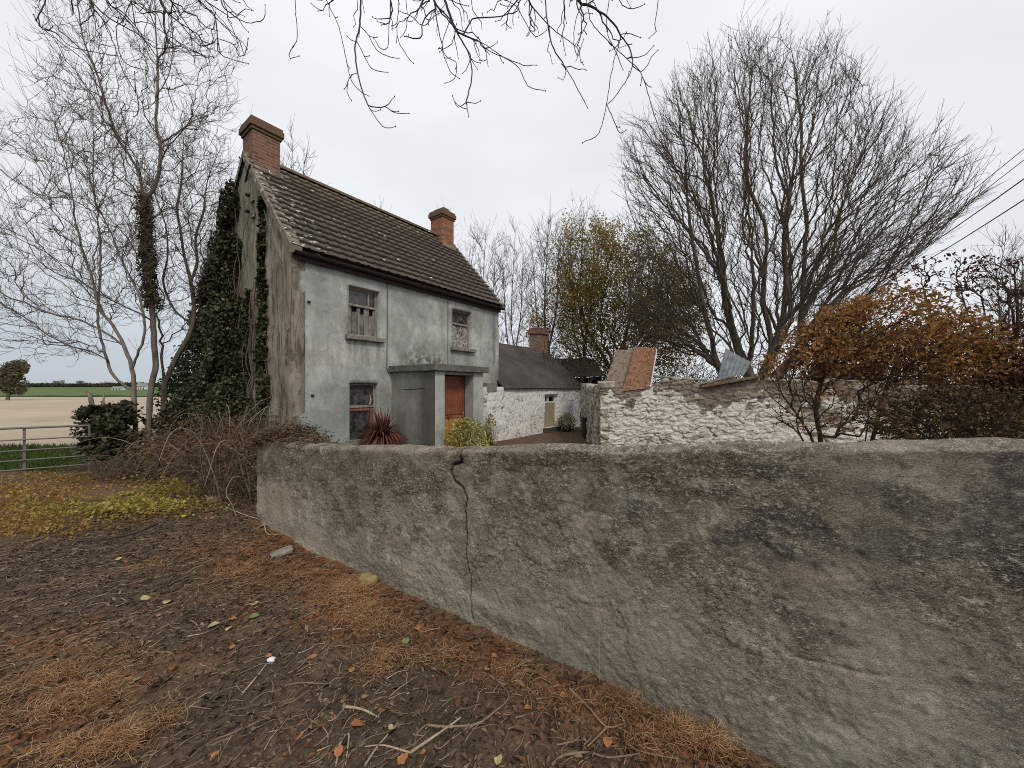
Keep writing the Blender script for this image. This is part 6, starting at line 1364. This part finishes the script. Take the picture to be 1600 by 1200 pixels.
hf = lambda x, y: .28+.50*float(sstep(200, 330, 800+x/y*FPX)*(1-.55*sstep(370, 420, 800+x/y*FPX)))
c1 = arcs(520, (-8.5, -3.3), (4.9, 9.2), (.4, 1.3), (.35, 1.5), .008, 5, inb, hf); c2 = arcs(36, (-6.2, -3.3), (4.9, 8.5), (.7, 1.6), (.6, 1.7), .008, 6, inb, hf)
bo = np.array([-5.5, 7, -.1])
V, F = tubes(c1, 4); o = mesh('bramble_thicket', V-bo, F, BRM, None, True, loc=tuple(bo)); tag(o, 'tangled heap of bare brown bramble canes left of the wall end', 'brambles', kind='stuff')
V, F = tubes(c2, 5); mesh('pale_canes', V-bo, F, BRP, o, True)
pl_ = np.vstack([c[0][rb.integers(0, 12, 34)] for c in c1+c2[:20]]); pl_ = pl_+rb.normal(size=pl_.shape)*.07; ax_ = 800+pl_[:, 0]/pl_[:, 1]*FPX; pl_ = pl_[(ax_ > 200) & (pl_[:, 2] < 1.1)]; V, F = leafV(pl_, .05, rb); mesh('dead_leaves', V-bo, F, BLF, o)
# fine mat of dead stalks filling the thicket
mm_ = arcs(1500, (-8.5, -3.3), (4.9, 9.2), (.3, .9), (.1, .75), .004, 7, inb, hf); V, F = tubes(mm_, 3); mesh('dead_stalks', V-bo, F, BRM, o, True)
# dead heap on the wall head
ch = []; lf = []; rb = np.random.default_rng(81)
def wtop(s, off_=0): 
    q = WA+WD*s-WM*off_; return np.array([q[0], q[1], float(np.interp(s, ts, th))])
for i in range(420):
    s = abs(rb.normal())*.45+.02
    if s > 1.05: continue
    p = wtop(s, rb.uniform(-.02, .36)); hgt = .13*math.exp(-((s-.42)/.3)**2)+.02; a = rb.uniform(0, 6.28); L = rb.uniform(.12, .45); t = np.linspace(0, 1, 7)
    g_ = p+np.stack([np.cos(a)*L*(t-.5), np.sin(a)*L*(t-.5)*.7, hgt*rb.uniform(.1, 1)+.06*np.sin(t*3)*rb.uniform(-1, 1)], 1)+rb.normal(size=(7, 3))*.006; ch.append((g_, np.linspace(.0045, .002, 7)*rb.uniform(.5, 1.6))); lf.append(g_[rb.integers(0, 7, 9)]+rb.normal(size=(9, 3))*.03*[1, 1, .6])
pb0 = wtop(.4); V, F = tubes(ch, 4); o = mesh('withered_climber', V-pb0, F, BRM, None, True, loc=tuple(pb0)); tag(o, 'heap of withered twigs and brown leaves on the wall head', 'dead climber', kind='stuff')
V, F = leafV(np.vstack(lf), .032, rb, up=.8); mesh('dead_leaves', V-pb0, F, BLF, o)
g_ = [wtop(.42, .25)+[0, 0, .05], wtop(.75, .3)+[0, 0, .16], wtop(1.0, .3)+[0, 0, .13], wtop(1.22, .25)+[0, 0, .02]]
# low herbs
HERB = leafmat('yellow_green_herbs', [(0.18, 0.17, 0.03), (0.42, 0.37, 0.07), (0.32, 0.27, 0.05), (0.58, 0.49, 0.13), (0.38, 0.22, 0.05)], .3)
HERB2 = leafmat('ochre_herbs', [(0.20, 0.12, 0.03), (0.44, 0.27, 0.07), (0.34, 0.16, 0.045), (0.50, 0.36, 0.11), (0.18, 0.14, 0.04)], .3)
def ground_px(px, py):
    Y = EYE/((py-HOR)/FPX)
    for _ in range(4): Y = (EYE-gh((px-800)/FPX*Y, Y))/((py-HOR)/FPX)
    return (px-800)/FPX*Y, Y
def herb_patch(name, centers, mat, size, label, seed, hh=.18):
    rb = np.random.default_rng(seed); P_ = []
    for px, py, rx_, ry_, n in centers:
        x, y = ground_px(px, py); q = rb.normal(size=(n, 2))*[rx_, ry_]+[float(x), float(y)]; q = q[((q[:, 0]-WA[0])*WD[0]+(q[:, 1]-WA[1])*WD[1]) < -.05]
        q = q[fbm(q[:, 0]*3, q[:, 1]*3, oct=3, seed=seed) > -.25]; z = gh(q[:, 0], q[:, 1])+rb.uniform(0, 1, len(q))**1.5*hh*(.6+.6*fbm(q[:, 0]*2, q[:, 1]*2, oct=2, seed=seed+1)); P_.append(np.c_[q, z])
    P_ = np.vstack(P_); b0 = P_.mean(0)*[1, 1, 0]; V, F = leafV(P_, size, rb, up=1.2, fold=.3, aspect=.6); o = mesh(name, V-b0, F, mat, None, loc=tuple(b0)); return tag(o, label, 'herbs', kind='stuff')
herb_patch('herb_patch', [(235, 775, .38, .34, 2600), (160, 790, .4, .25, 2000), (205, 800, .5, .15, 1200), (270, 755, .3, .25, 1000)], HERB, .046, 'bright yellow-green leafy weeds at the foot of the bramble heap', 91, .26)
herb_patch('weed_patch', [(60, 800, .8, .35, 4600), (140, 745, .9, .4, 3600), (0, 770, 1.0, .6, 4200), (220, 730, .6, .4, 2600), (40, 830, .5, .2, 1200), (330, 790, .35, .3, 700)], HERB2, .042, 'ochre withering weeds spread below the field gate', 92, .14)
# grass verge beyond the gate
rb = np.random.default_rng(93); n = 26000; x = rb.uniform(-22, -7, n); y = rb.uniform(8.3, 11.7, n); k = (800+x/y*FPX < 330) & (800+x/y*FPX > -60) & (fbm(x*.8, y*.8, oct=2, seed=4) > -.8); x, y = x[k], y[k]; Pq = np.c_[x, y, gh(x, y)]
V, F = leafV(Pq, .17, rb, dirs=np.tile([0, 0, 1.2], (len(x), 1)), aspect=.09); GRS = leafmat('grass_blades', [(0.04, 0.085, 0.015), (0.08, 0.14, 0.03), (0.12, 0.16, 0.04), (0.10, .12, .03)], .25)
o = mesh('grass', V, F, GRS, None); tag(o, 'green grass strip between gate and ploughed field', 'grass', kind='stuff')

# ---- ground litter close to the camera
rb = np.random.default_rng(95)
def scatter(n, xr=(-5.2, 2.4), yr=(1.0, 6.2), bias=1.0):
    u = rb.uniform(size=n*3); y = yr[0]+(yr[1]-yr[0])*u**1.35; x = rb.uniform(*xr, n*3); px = 800+x/y*FPX
    d = ((x-WA[0])*WM[0]+(y-WA[1])*WM[1]); s = (x-WA[0])*WD[0]+(y-WA[1])*WD[1]
    k = (px > -80) & (px < 1500) & ((d > .03) | (s < -.1)); return np.c_[x, y][k][:n]
def twigs(n, Lr, rr, seed, mat, name, label, curl=.45, lift=.012, parent=None, sel=None):
    rb = np.random.default_rng(seed); q = scatter(n)
    if sel is not None: q = q[sel(q)]
    n = len(q); k = 9; L = rb.uniform(Lr[0], Lr[1], n)*rb.uniform(.4, 1, n); a = np.where(rb.uniform(size=n) < .55, rb.normal(.75, .5, n), rb.uniform(0, 6.28, n)); t = np.linspace(-.5, .5, k)
    c = rb.normal(size=n)*curl; c2 = rb.normal(size=n)*curl*2
    A = a[:, None]+c[:, None]*t*1.6+c2[:, None]*t**2*2; X = q[:, :1]+np.cumsum(np.cos(A), 1)*L[:, None]/k; Y = q[:, 1:]+np.cumsum(np.sin(A), 1)*L[:, None]/k
    z = gh(X, Y)+.004*fbm(X*28, Y*28, oct=3, seed=8)+rb.uniform(.0, lift, n)[:, None]+rb.uniform(-1, 1, n)[:, None]*.03*np.sin((t+.5)*3)[None, :]*L[:, None]
    r0 = rb.uniform(rr[0], rr[1], n)
    ch = [(np.stack([X[i], Y[i], z[i]+r0[i]*.7], 1), r0[i]*np.linspace(1, .45, k)) for i in range(n)]
    V, F = tubes(ch, 5 if rr[1] > .004 else 4); o = mesh(name, V, F, mat, parent, True); return tag(o, label, 'twigs' if label else None, kind='stuff' if label else None)
T1 = simple('litter_twig', (.20, .145, .098), .9, .5, 12, .4, .002); T2 = simple('pale_litter_twig', (.36, .285, .20), .9, .4, 12, .4, .002); T3 = simple('dark_litter_twig', (.060, .044, .033), .9, .4, 12, .4, .002)
lit = twigs(2500, (.06, .26), (.0014, .0046), 1, T1, 'twig_litter', 'brown twigs and stalks scattered over the bare soil')
twigs(650, (.04, .22), (.0012, .0034), 2, T2, 'pale_twigs', None, parent=lit); twigs(2200, (.05, .26), (.0016, .0052), 3, T3, 'dark_twigs', None, parent=lit)
# crumbs, bark chips, dead leaves
q = scatter(30000); rk = np.random.default_rng(97); z = gh(q[:, 0], q[:, 1])+rk.uniform(.001, .009, len(q)); Pq = np.c_[q, z]
rsel = np.clip(blob(q[:, 0], q[:, 1], RED)+.2*fbm(q[:, 0]*2.2, q[:, 1]*2.2, oct=4, seed=21), 0, 1)
LR = leafmat('russet_litter', [(0.075, 0.03, 0.014), (0.17, 0.068, 0.028), (0.27, 0.115, 0.045), (0.11, 0.045, 0.02), (0.20, 0.10, 0.045)], .1); LB = leafmat('brown_litter', [(0.03, 0.021, 0.015), (0.10, 0.068, 0.042), (0.21, 0.15, 0.09), (0.05, 0.034, 0.023), (0.32, 0.23, 0.14), (0.04, 0.028, 0.02)], .1)
k = rk.uniform(size=len(q)) < rsel*.9
V, F = leafV(Pq[k], .030*(rk.uniform(.3, 1, k.sum())**1.5*1.7), rk, up=2.0, aspect=.5, fold=.6, dirs=np.c_[rk.normal(size=(k.sum(), 2)), .15*rk.normal(size=k.sum())]); o = mesh('leaf_litter', V, F, LR, None); tag(o, 'russet crumbled leaf litter covering the soil', 'leaf litter', kind='stuff')
V, F = leafV(Pq[~k], .034*(rk.uniform(.3, 1, (~k).sum())**1.6*1.3), rk, up=2.0, aspect=.42, fold=.8, dirs=np.c_[rk.normal(size=((~k).sum(), 2)), .15*rk.normal(size=(~k).sum())]); mesh('brown_litter', V, F, LB, o)
# needle tufts
NED = leafmat('dry_needles', [(0.32, 0.16, 0.07), (0.60, 0.34, 0.16), (0.74, 0.52, 0.31), (0.46, 0.23, 0.10), (0.22, 0.12, 0.055)], .25)
TUF = [(530, 930, .12, .09, 1500), (560, 915, .10, .05, 900), (565, 965, .09, .06, 800), (600, 985, .10, .05, 260), (480, 905, .20, .10, 350), (420, 890, .25, .12, 350), (140, 1090, .10, .06, 380), (100, 1060, .10, .05, 300), (190, 1165, .07, .04, 500), (120, 1180, .10, .04, 400), (70, 1125, .10, .05, 260), (250, 1130, .05, .03, 160), (1060, 1150, .05, .035, 650), (1120, 1165, .05, .03, 600), (985, 1110, .05, .03, 260), (610, 1035, .10, .05, 220), (690, 1030, .08, .05, 220), (590, 1050, .05, .05, 150), (150, 1030, .2, .05, 260), (370, 905, .2, .1, 260), (240, 895, .25, .06, 160), (800, 1060, .10, .05, 160), (1000, 1160, .05, .03, 160), (30, 1080, .1, .1, 200), (300, 850, .4, .2, 200), (900, 1110, .1, .03, 140), (1260, 1195, .06, .02, 200)]
ch = []; rk = np.random.default_rng(98)
for px, py, sx, sy, n in TUF:
    x0, y0 = ground_px(px, py); n = int(n*1.0)
    X = rk.normal(size=n)*sx+float(x0); Y = rk.normal(size=n)*sy+float(y0); d = ((X-WA[0])*WM[0]+(Y-WA[1])*WM[1]); k = d > .04; X, Y = X[k], Y[k]; n = len(X)
    L = rk.uniform(.035, .11, n); a = rk.uniform(0, 6.28, n); cu = rk.normal(size=n)*1.1; el = rk.uniform(.0, .6, n); t = np.linspace(0, 1, 5); mound = .075*np.exp(-((X-x0)**2/(sx*sx)+(Y-y0)**2/(sy*sy))/2)
    for i in range(n):
        A = a[i]+cu[i]*t; g_ = np.stack([X[i]+np.cumsum(np.cos(A))*L[i]/5, Y[i]+np.cumsum(np.sin(A))*L[i]/5, np.zeros(5)], 1); g_[:, 2] = float(gh(X[i], Y[i]))+.004+mound[i]*rk.uniform(.2, 1)+np.sin(t*2.6)*L[i]*el[i]*.6
        ch.append((g_, np.linspace(.0013, .0007, 5)))
V, F = tubes(ch, 3); o = mesh('dry_grass_tufts', V, F, NED, None); tag(o, 'orange dried grass tufts matted on the soil', 'dry grass', kind='stuff')
# bigger fallen leaves : individually placed
def fallen(px, py, size, mat, name, label, seed, group='fallen leaves on the soil'):
    x, y = [float(q) for q in ground_px(px, py)]; rk = np.random.default_rng(seed); k = 9
    # leaf outline: curled blade grid
    u = np.linspace(0, 1, k); w = np.linspace(-1, 1, 5); Uu, Ww = np.meshgrid(u, w, indexing='ij'); wid = .42*np.sin(np.pi*Uu**.75)**.8+.02
    Vv = np.stack([(Uu-.5), Ww*wid*(1+.15*rk.normal(size=Uu.shape)), .25*(Ww*wid)**2*4*.3+.12*np.sin(Uu*2.4+rk.uniform(0, 2))*1.0], -1).reshape(-1, 3)*size
    F = gridF(k, 5); N = len(Vv); V2 = Vv+[0, 0, .0008]; o = mesh(name, np.vstack([Vv, V2]), [F, F[:, ::-1]+N], mat, None, True, loc=(x, y, float(gh(x, y))+.012)); o.rotation_euler = (rk.uniform(-.35, .35), rk.uniform(-.35, .35), rk.uniform(0, 6.28))
    return tag(o, label, 'leaf', group)
OLAB = ['largest orange fallen leaf, near the bottom middle on dark soil', 'orange leaf lying right of the white paper scrap', 'small orange leaf between the white paper and the wall', 'orange leaf curled beside the looped stem near the bottom', 'orange leaf at the bottom edge left of the looped stem', 'orange-brown leaf next to the green leaf in mid ground', 'small orange leaf touching the scrap of white paper', 'orange leaf below the yellowish mossy stone', 'orange leaf lying near the wall foot, left of two close leaves', 'small orange leaf, right one of two close by the wall foot', 'orange leaf caught in the looped stem at the bottom', 'large orange leaf at the bottom edge under the straight pale stick', 'tiny salmon leaf right of the straight pale stick', 'orange leaf on the tufts below the wall crack', 'orange leaf hanging on the forked stick along the wall foot', 'orange leaf against the wall foot near the bottom tufts', 'brown-orange leaf standing up left of the paper scrap', 'small orange leaf far left in the twig litter', 'small orange leaf at the end of the short thick pale stick', 'orange leaf in the yellow litter on the left', 'orange leaf beside the stick lying along the wall foot']
GLAB = ['pale green leaf beside the orange one in the middle ground', 'large dark green leaf on the left in the twig litter', 'small green leaf below the orange tufts near the wall', 'small green leaf just left of the larger green one']
YLAB = ['bright yellow leaf on the left above the green ones', 'cream-yellow leaf just left of the bright yellow one', 'yellow leaf below the pale green leaf', 'whitish-yellow leaf left of the yellow one in mid ground', 'pale yellow leaf above the pale green leaf', 'small yellow leaf near the wall foot', 'yellow leaf at the bottom right of the litter', 'yellow leaf on the dark litter below the weeds', 'yellow leaf on the tip of the thin stick at the bottom']
LO = simple('orange_leaf', (.33, .14, .055), .7, .25, 60, .4, .001); LY = simple('yellow_green_leaf', (.36, .31, .13), .7, .3, 60, .4, .001); LG = simple('green_leaf', (.15, .19, .07), .6, .3, 60); LP = simple('pale_leaf', (.42, .36, .22), .8, .3, 60)
for i, (px, py, s) in enumerate([(560, 1135, .062), (550, 1050, .040), (491, 1029, .034), (468, 1155, .036), (335, 1185, .035), (364, 970, .040), (420, 1028, .030), (652, 985, .045), (722, 1030, .035), (772, 1028, .032), (530, 1178, .04), (630, 1190, .045), (661, 1180, .022), (824, 1110, .03), (950, 1165, .04), (1028, 1107, .04), (362, 1014, .03), (247, 805+160, .03), (596, 1115, .03), (232, 1007, .028), (880, 1090, .03)]):
    fallen(px, py, s*1.15, LO, 'fallen_leaf', OLAB[i], i)
for i, (px, py, s) in enumerate([(397, 966, .05), (262, 1065, .055), (634, 1005, .04), (214, 1065, .03)]): fallen(px, py, s*1.3, LG, 'green_leaf', GLAB[i], 40+i, 'green fallen leaves')
for i, (px, py, s) in enumerate([(262, 944, .055), (228, 938, .05), (358, 985, .04), (334, 980, .05), (398, 945, .05), (762, 1050, .03), (780, 1192, .03), (185, 875, .04), (610, 1140, .02)]): fallen(px, py, s*1.3, LY, 'yellow_leaf', YLAB[i], 60+i, 'yellow fallen leaves')
# larger sticks
def stick(pts, r, label, mat=T2, lift=0.0, name='fallen_stick', forks=()):
    def line(pp, r_, lf=0.0):
        g_ = []
        for px, py in pp:
            x, y = [float(q) for q in ground_px(px, py)]; g_.append((x, y, float(gh(x, y))+r_+.006+lf))
        g_ = smooth_poly(g_, .03); return g_
    g_ = line(pts, r, lift); b0 = g_[0]*1.0; ch = [(g_-b0, np.linspace(r, r*.5, len(g_)))]
    for f in forks: q = line(f, r*.6, lift); ch.append((q-b0, np.linspace(r*.65, r*.3, len(q))))
    V, F = tubes(ch, 7); o = mesh(name, V, F, mat, None, True, loc=tuple(b0)); return tag(o, label, 'stick', 'larger fallen sticks')
stick([(642, 1180), (700, 1140), (720, 1125)], .007, 'straight pale stick pointing to the bottom middle of the ground', forks=[[(642, 1180), (600, 1168), (570, 1170)]])
stick([(669, 1137), (700, 1140), (745, 1135), (770, 1118), (795, 1092), (775, 1065)], .0065, 'long curved brown stick sweeping up towards the wall', T1)
stick([(540, 1108), (565, 1112), (592, 1125)], .007, 'short thick pale stick above the large orange leaf')
stick([(562, 1045), (545, 1060), (532, 1085), (530, 1105), (545, 1120)], .006, 'dark bent stick curling left of the short thick one', T3)
stick([(378, 1088), (400, 1062), (417, 1040)], .006, 'straight tan stick ending at the scrap of white paper')
stick([(890, 1080), (920, 1110), (948, 1140), (975, 1135)], .007, 'long stick lying along the foot of the wall', T1, forks=[[(948, 1140), (915, 1172), (880, 1195)]])
stick([(862, 1200), (880, 1185), (920, 1180), (950, 1188), (1000, 1182)], .0065, 'arched grey-brown stick at the bottom edge below the wall foot', T1)
stick([(960, 1110), (975, 1130), (978, 1165), (1010, 1180), (1060, 1190)], .005, 'thin reddish stick curving along the wall foot to the bottom', T1)
stick([(525, 1200), (532, 1165), (545, 1150), (540, 1200)], .005, 'looped pale stem at the very bottom near the middle')
stick([(445, 1075), (470, 1070), (520, 1072)], .005, 'horizontal brown stick in the middle of the twig litter', T1)
stick([(570, 1200), (590, 1170), (612, 1145), (622, 1132)], .005, 'thin pale stick pointing up to a yellow leaf')
stick([(400, 830), (412, 822), (418, 836), (440, 838)], .008, 'short forked cream-coloured stick at the left end of the wall foot')
stick([(510, 858), (540, 872), (570, 880)], .009, 'brown stick pressed against the foot of the wall, beside the flat stone', T1)
stick([(120, 848), (200, 838), (260, 815), (330, 800), (370, 795)], .010, 'long dark branch lying in front of the weeds', T3)
stick([(320, 775), (345, 790), (380, 806), (410, 815)], .009, 'grey fallen branch poking out of the brambles')
# stones
def gstone(px, py, r, flat, seed, label, mat):
    x, y = [float(q) for q in ground_px(px, py)]; V, F = rock(r, seed, flat, 3); o = mesh('stone', V, F, mat, None, True, loc=(x, y, float(gh(x, y))+r*flat*.45)); o.rotation_euler = (0, -.15, .5); return tag(o, label, 'stone')
SG = simple('grey_stone', (.22, .21, .17), .9, .35, 14, .8, .01); SO = simple('mossy_stone', (.26, .20, .09), .9, .4, 14, .8, .01)
gstone(440, 866, .105, .32, 3, 'flat grey-green stone lying near the left end of the wall', SG); gstone(573, 915, .085, .75, 5, 'yellowish mossy stone at the edge of the orange tuft', SO)
gstone(338, 782, .10, .5, 7, 'small pinkish stone lodged under the brambles', simple('pink_stone', (.30, .20, .15), .9, .3, 14))
# scrap of white paper
x, y = [float(q) for q in ground_px(424, 1036)]; V, F = rock(.02, 4, .5, 2); V = V*(1+.5*fbm(V[:, 0]*90, V[:, 1]*90, V[:, 2]*90, oct=2, seed=1))[:, None]; o = mesh('paper_scrap', V, F, simple('white_paper', (.72, .72, .74), .8, .05), None, False, loc=(x, y, float(gh(x, y))+.015)); tag(o, 'crumpled scrap of white paper on the soil', 'paper scrap')
# tall dry stalks against the wall
def stalk(pts, r, label, Y0):
    x, y = [float(q) for q in ground_px(*pts[0])]; g_ = [(x, y, float(gh(x, y)))]+[tuple(P(a, c_, y*.985)) for a, c_ in pts[1:]]; g_ = smooth_poly(g_, .03); b0 = g_[0]*1.0; V, F = tubes([(g_-b0, np.linspace(r, r*.35, len(g_)))], 5); o = mesh('dry_stalk', V, F, T2, None, True, loc=tuple(b0)); return tag(o, label, 'stalk', 'dry stalks in front of the wall')
stalk([(1000, 1085), (1035, 1010), (1090, 950), (1140, 898)], .0022, 'thin dry stalk leaning right across the wall face', 0)
stalk([(937, 1065), (934, 950), (920, 890), (902, 862)], .0020, 'thin dry stalk bending left at its tip before the wall', 0)
stalk([(878, 1060), (879, 1000), (882, 960)], .0024, 'short upright dry stalk at the wall foot', 0)
stalk([(912, 1060), (914, 1000), (918, 960)], .0018, 'faint upright stalk right of the short one', 0)
rk = np.random.default_rng(99); ch = []
for (px, py, n, L) in ((520, 858, 16, .18), (505, 850, 10, .2), (700, 945, 10, .12)):
    x, y = [float(q) for q in ground_px(px, py)]
    for i in range(n):
        a = rk.uniform(0, 6.28); d = np.array([math.cos(a)*.6, math.sin(a)*.3, 1.]); t = np.linspace(0, 1, 6)[:, None]; g_ = np.array([x, y, float(gh(x, y))])+rk.normal(size=3)*[.05, .03, 0]+d*L*rk.uniform(.5, 1)*t+np.array([math.cos(a), 0, -.4])*L*.5*t**2; ch.append((g_, np.linspace(.004, .001, 6)))
V, F = tubes(ch, 4); o = mesh('withered_tuft', V, F, BRP, None, True); tag(o, 'withered stalks sprouting along the wall foot', 'withered stalks', kind='stuff')

# ================================================================== FAR COUNTRY
FT = leafmat('far_crown', [(0.10, 0.09, 0.055), (0.18, 0.16, 0.09), (0.25, 0.22, 0.13), (0.14, 0.13, 0.075)], .35); FTP = leafmat('far_pink_crown', [(0.16, 0.09, 0.08), (0.25, 0.13, 0.12), (0.12, 0.08, 0.06)], .2); FTG = leafmat('far_dark_crown', [(0.025, 0.035, 0.018), (0.05, 0.06, 0.03), (0.035, 0.04, 0.02)], .2)
def far_tree(px, pyb, pyt, wpx, Y, mat, seed, label, n=900, bare=False):
    rk = np.random.default_rng(seed); b0 = P(px, pyb, Y); b0[2] = float(gh(b0[0], Y)); H_ = P(px, pyt, Y)[2]-b0[2]; W = wpx/FPX*Y/2; e = empty('far_tree', tuple(b0), 0, label, 'tree', 'trees on the horizon')
    b = MB(); b.tube([(0, 0, -.3), (0.02*H_, 0, H_*.3), (-.02*H_, 0, H_*.62)], [H_*.035, H_*.025, H_*.01], 7); 
    for k in range(7):
        a = k*.9; b.tube([(0, 0, H_*(.2+.04*k)), (W*.35*math.cos(a), W*.35*math.sin(a), H_*(.42+.04*k)), (W*.7*math.cos(a), W*.7*math.sin(a), H_*(.6+.04*k))], [H_*.016, H_*.011, H_*.004], 5)
    b.build('trunk', BARKR, e); C_ = [(np.array([rk.normal()*.38*W, rk.normal()*.38*W, H_*rk.uniform(.28, .8)]), rk.uniform(.30, .50)) for _ in range(9)]
    L = np.vstack([ell(n//9, c, (W*s, W*s, H_*s*.5), rk, .1) for c, s in C_]); L = L[(L[:, 2] < H_) & (L[:, 2] > H_*.05)]; V, F = leafV(L, max(.3, H_*.055), rk, aspect=.7); mesh('crown', V, F, mat, e)
far_tree(12, 616, 556, 50, 62, FT, 1, 'large olive-brown tree on the left edge of the ploughed field', 5200)
for i, (px, pyt, w, mt, lb) in enumerate([(27, 596, 14, FTG, 'small dark tree just right of the large left-edge tree'), (43, 597, 18, FT, 'low grey-brown tree, first of the two close together beyond the crop'), (59, 599, 9, FT, 'very small tree right of the low grey-brown one'), (91, 593, 17, FT, 'round tree standing highest in the far hedge line'), (126, 594, 18, FT, 'broad tree at mid distance left of the pink tree'), (150, 599, 14, FT, 'low brown bush-like tree between the broad one and the pink one'), (168, 596, 24, FTP, 'pinkish tree beside the white farm buildings'), (240, 596, 30, FT, 'tree seen between the ivy trunks on the horizon')]):
    far_tree(px, 606, pyt, w, 225, mt, 10+i, lb, 1100)
rk = np.random.default_rng(5); n = 16000; px = rk.uniform(-40, 330, n); Y = rk.uniform(222, 240, n); x = (px-800)/FPX*Y; Hh = 1.3+1.6*np.clip(fbm(x*.03, 0*x, oct=4, seed=3)+.2, 0, 1); V, F = leafV(np.c_[x, Y, gh(x, Y)+rk.uniform(0, 1, n)*Hh], .8, rk, aspect=.7); o = mesh('far_hedgerow', V, F, FTG, None); tag(o, 'dark hedgerow line closing off the green crop', 'hedgerow', kind='stuff')
def farm(px0, px1, pyt, pyb, Y, label):
    a = P(px0, pyb, Y); c_ = P(px1, pyb, Y); W = c_[0]-a[0]; g0 = float(gh(a[0], Y)); H_ = P(0, pyt, Y)[2]-g0; e = empty('farmhouse', (a[0], Y, g0-.2), .15, label, 'house', 'white farm buildings')
    WW = simple('white_wall', (.72, .72, .70)); RR = simple('slate', (.22, .22, .23)); D_ = W*.5
    b = MB(); b.box((0, 0, 0), (W, D_, H_*.55)); b.add([(0, 0, H_*.55), (0, D_, H_*.55), (0, D_/2, H_*.95)], [(0, 1, 2)]); b.add([(W, 0, H_*.55), (W, D_, H_*.55), (W, D_/2, H_*.95)], [(0, 1, 2)]); b.build('walls', WW, e)
    b = MB(); b.hexa([(-.2, -.3, H_*.52), (W+.2, -.3, H_*.52), (W+.2, D_/2, H_*.95), (-.2, D_/2, H_*.95)], [(-.2, -.3, H_*.58), (W+.2, -.3, H_*.58), (W+.2, D_/2, H_*1.0), (-.2, D_/2, H_*1.0)]); b.hexa([(-.2, D_/2+.001, H_*.95), (W+.2, D_/2+.001, H_*.95), (W+.2, D_+.3, H_*.52), (-.2, D_+.3, H_*.52)], [(-.2, D_/2+.001, H_*1.0), (W+.2, D_/2+.001, H_*1.0), (W+.2, D_+.3, H_*.58), (-.2, D_+.3, H_*.58)]); b.build('roof', RR, e)
    for k in range(3):
        b = MB(); b.box((W*(.15+.28*k), -.05, H_*.15), (W*(.15+.28*k)+W*.10, -.0, H_*.4)); b.build('window', DARK, e)
farm(174, 188, 603, 613, 150, 'white farmhouse on the horizon beneath the pink tree'); farm(213, 226, 598, 611, 160, 'white farm building glimpsed between the tree stems')
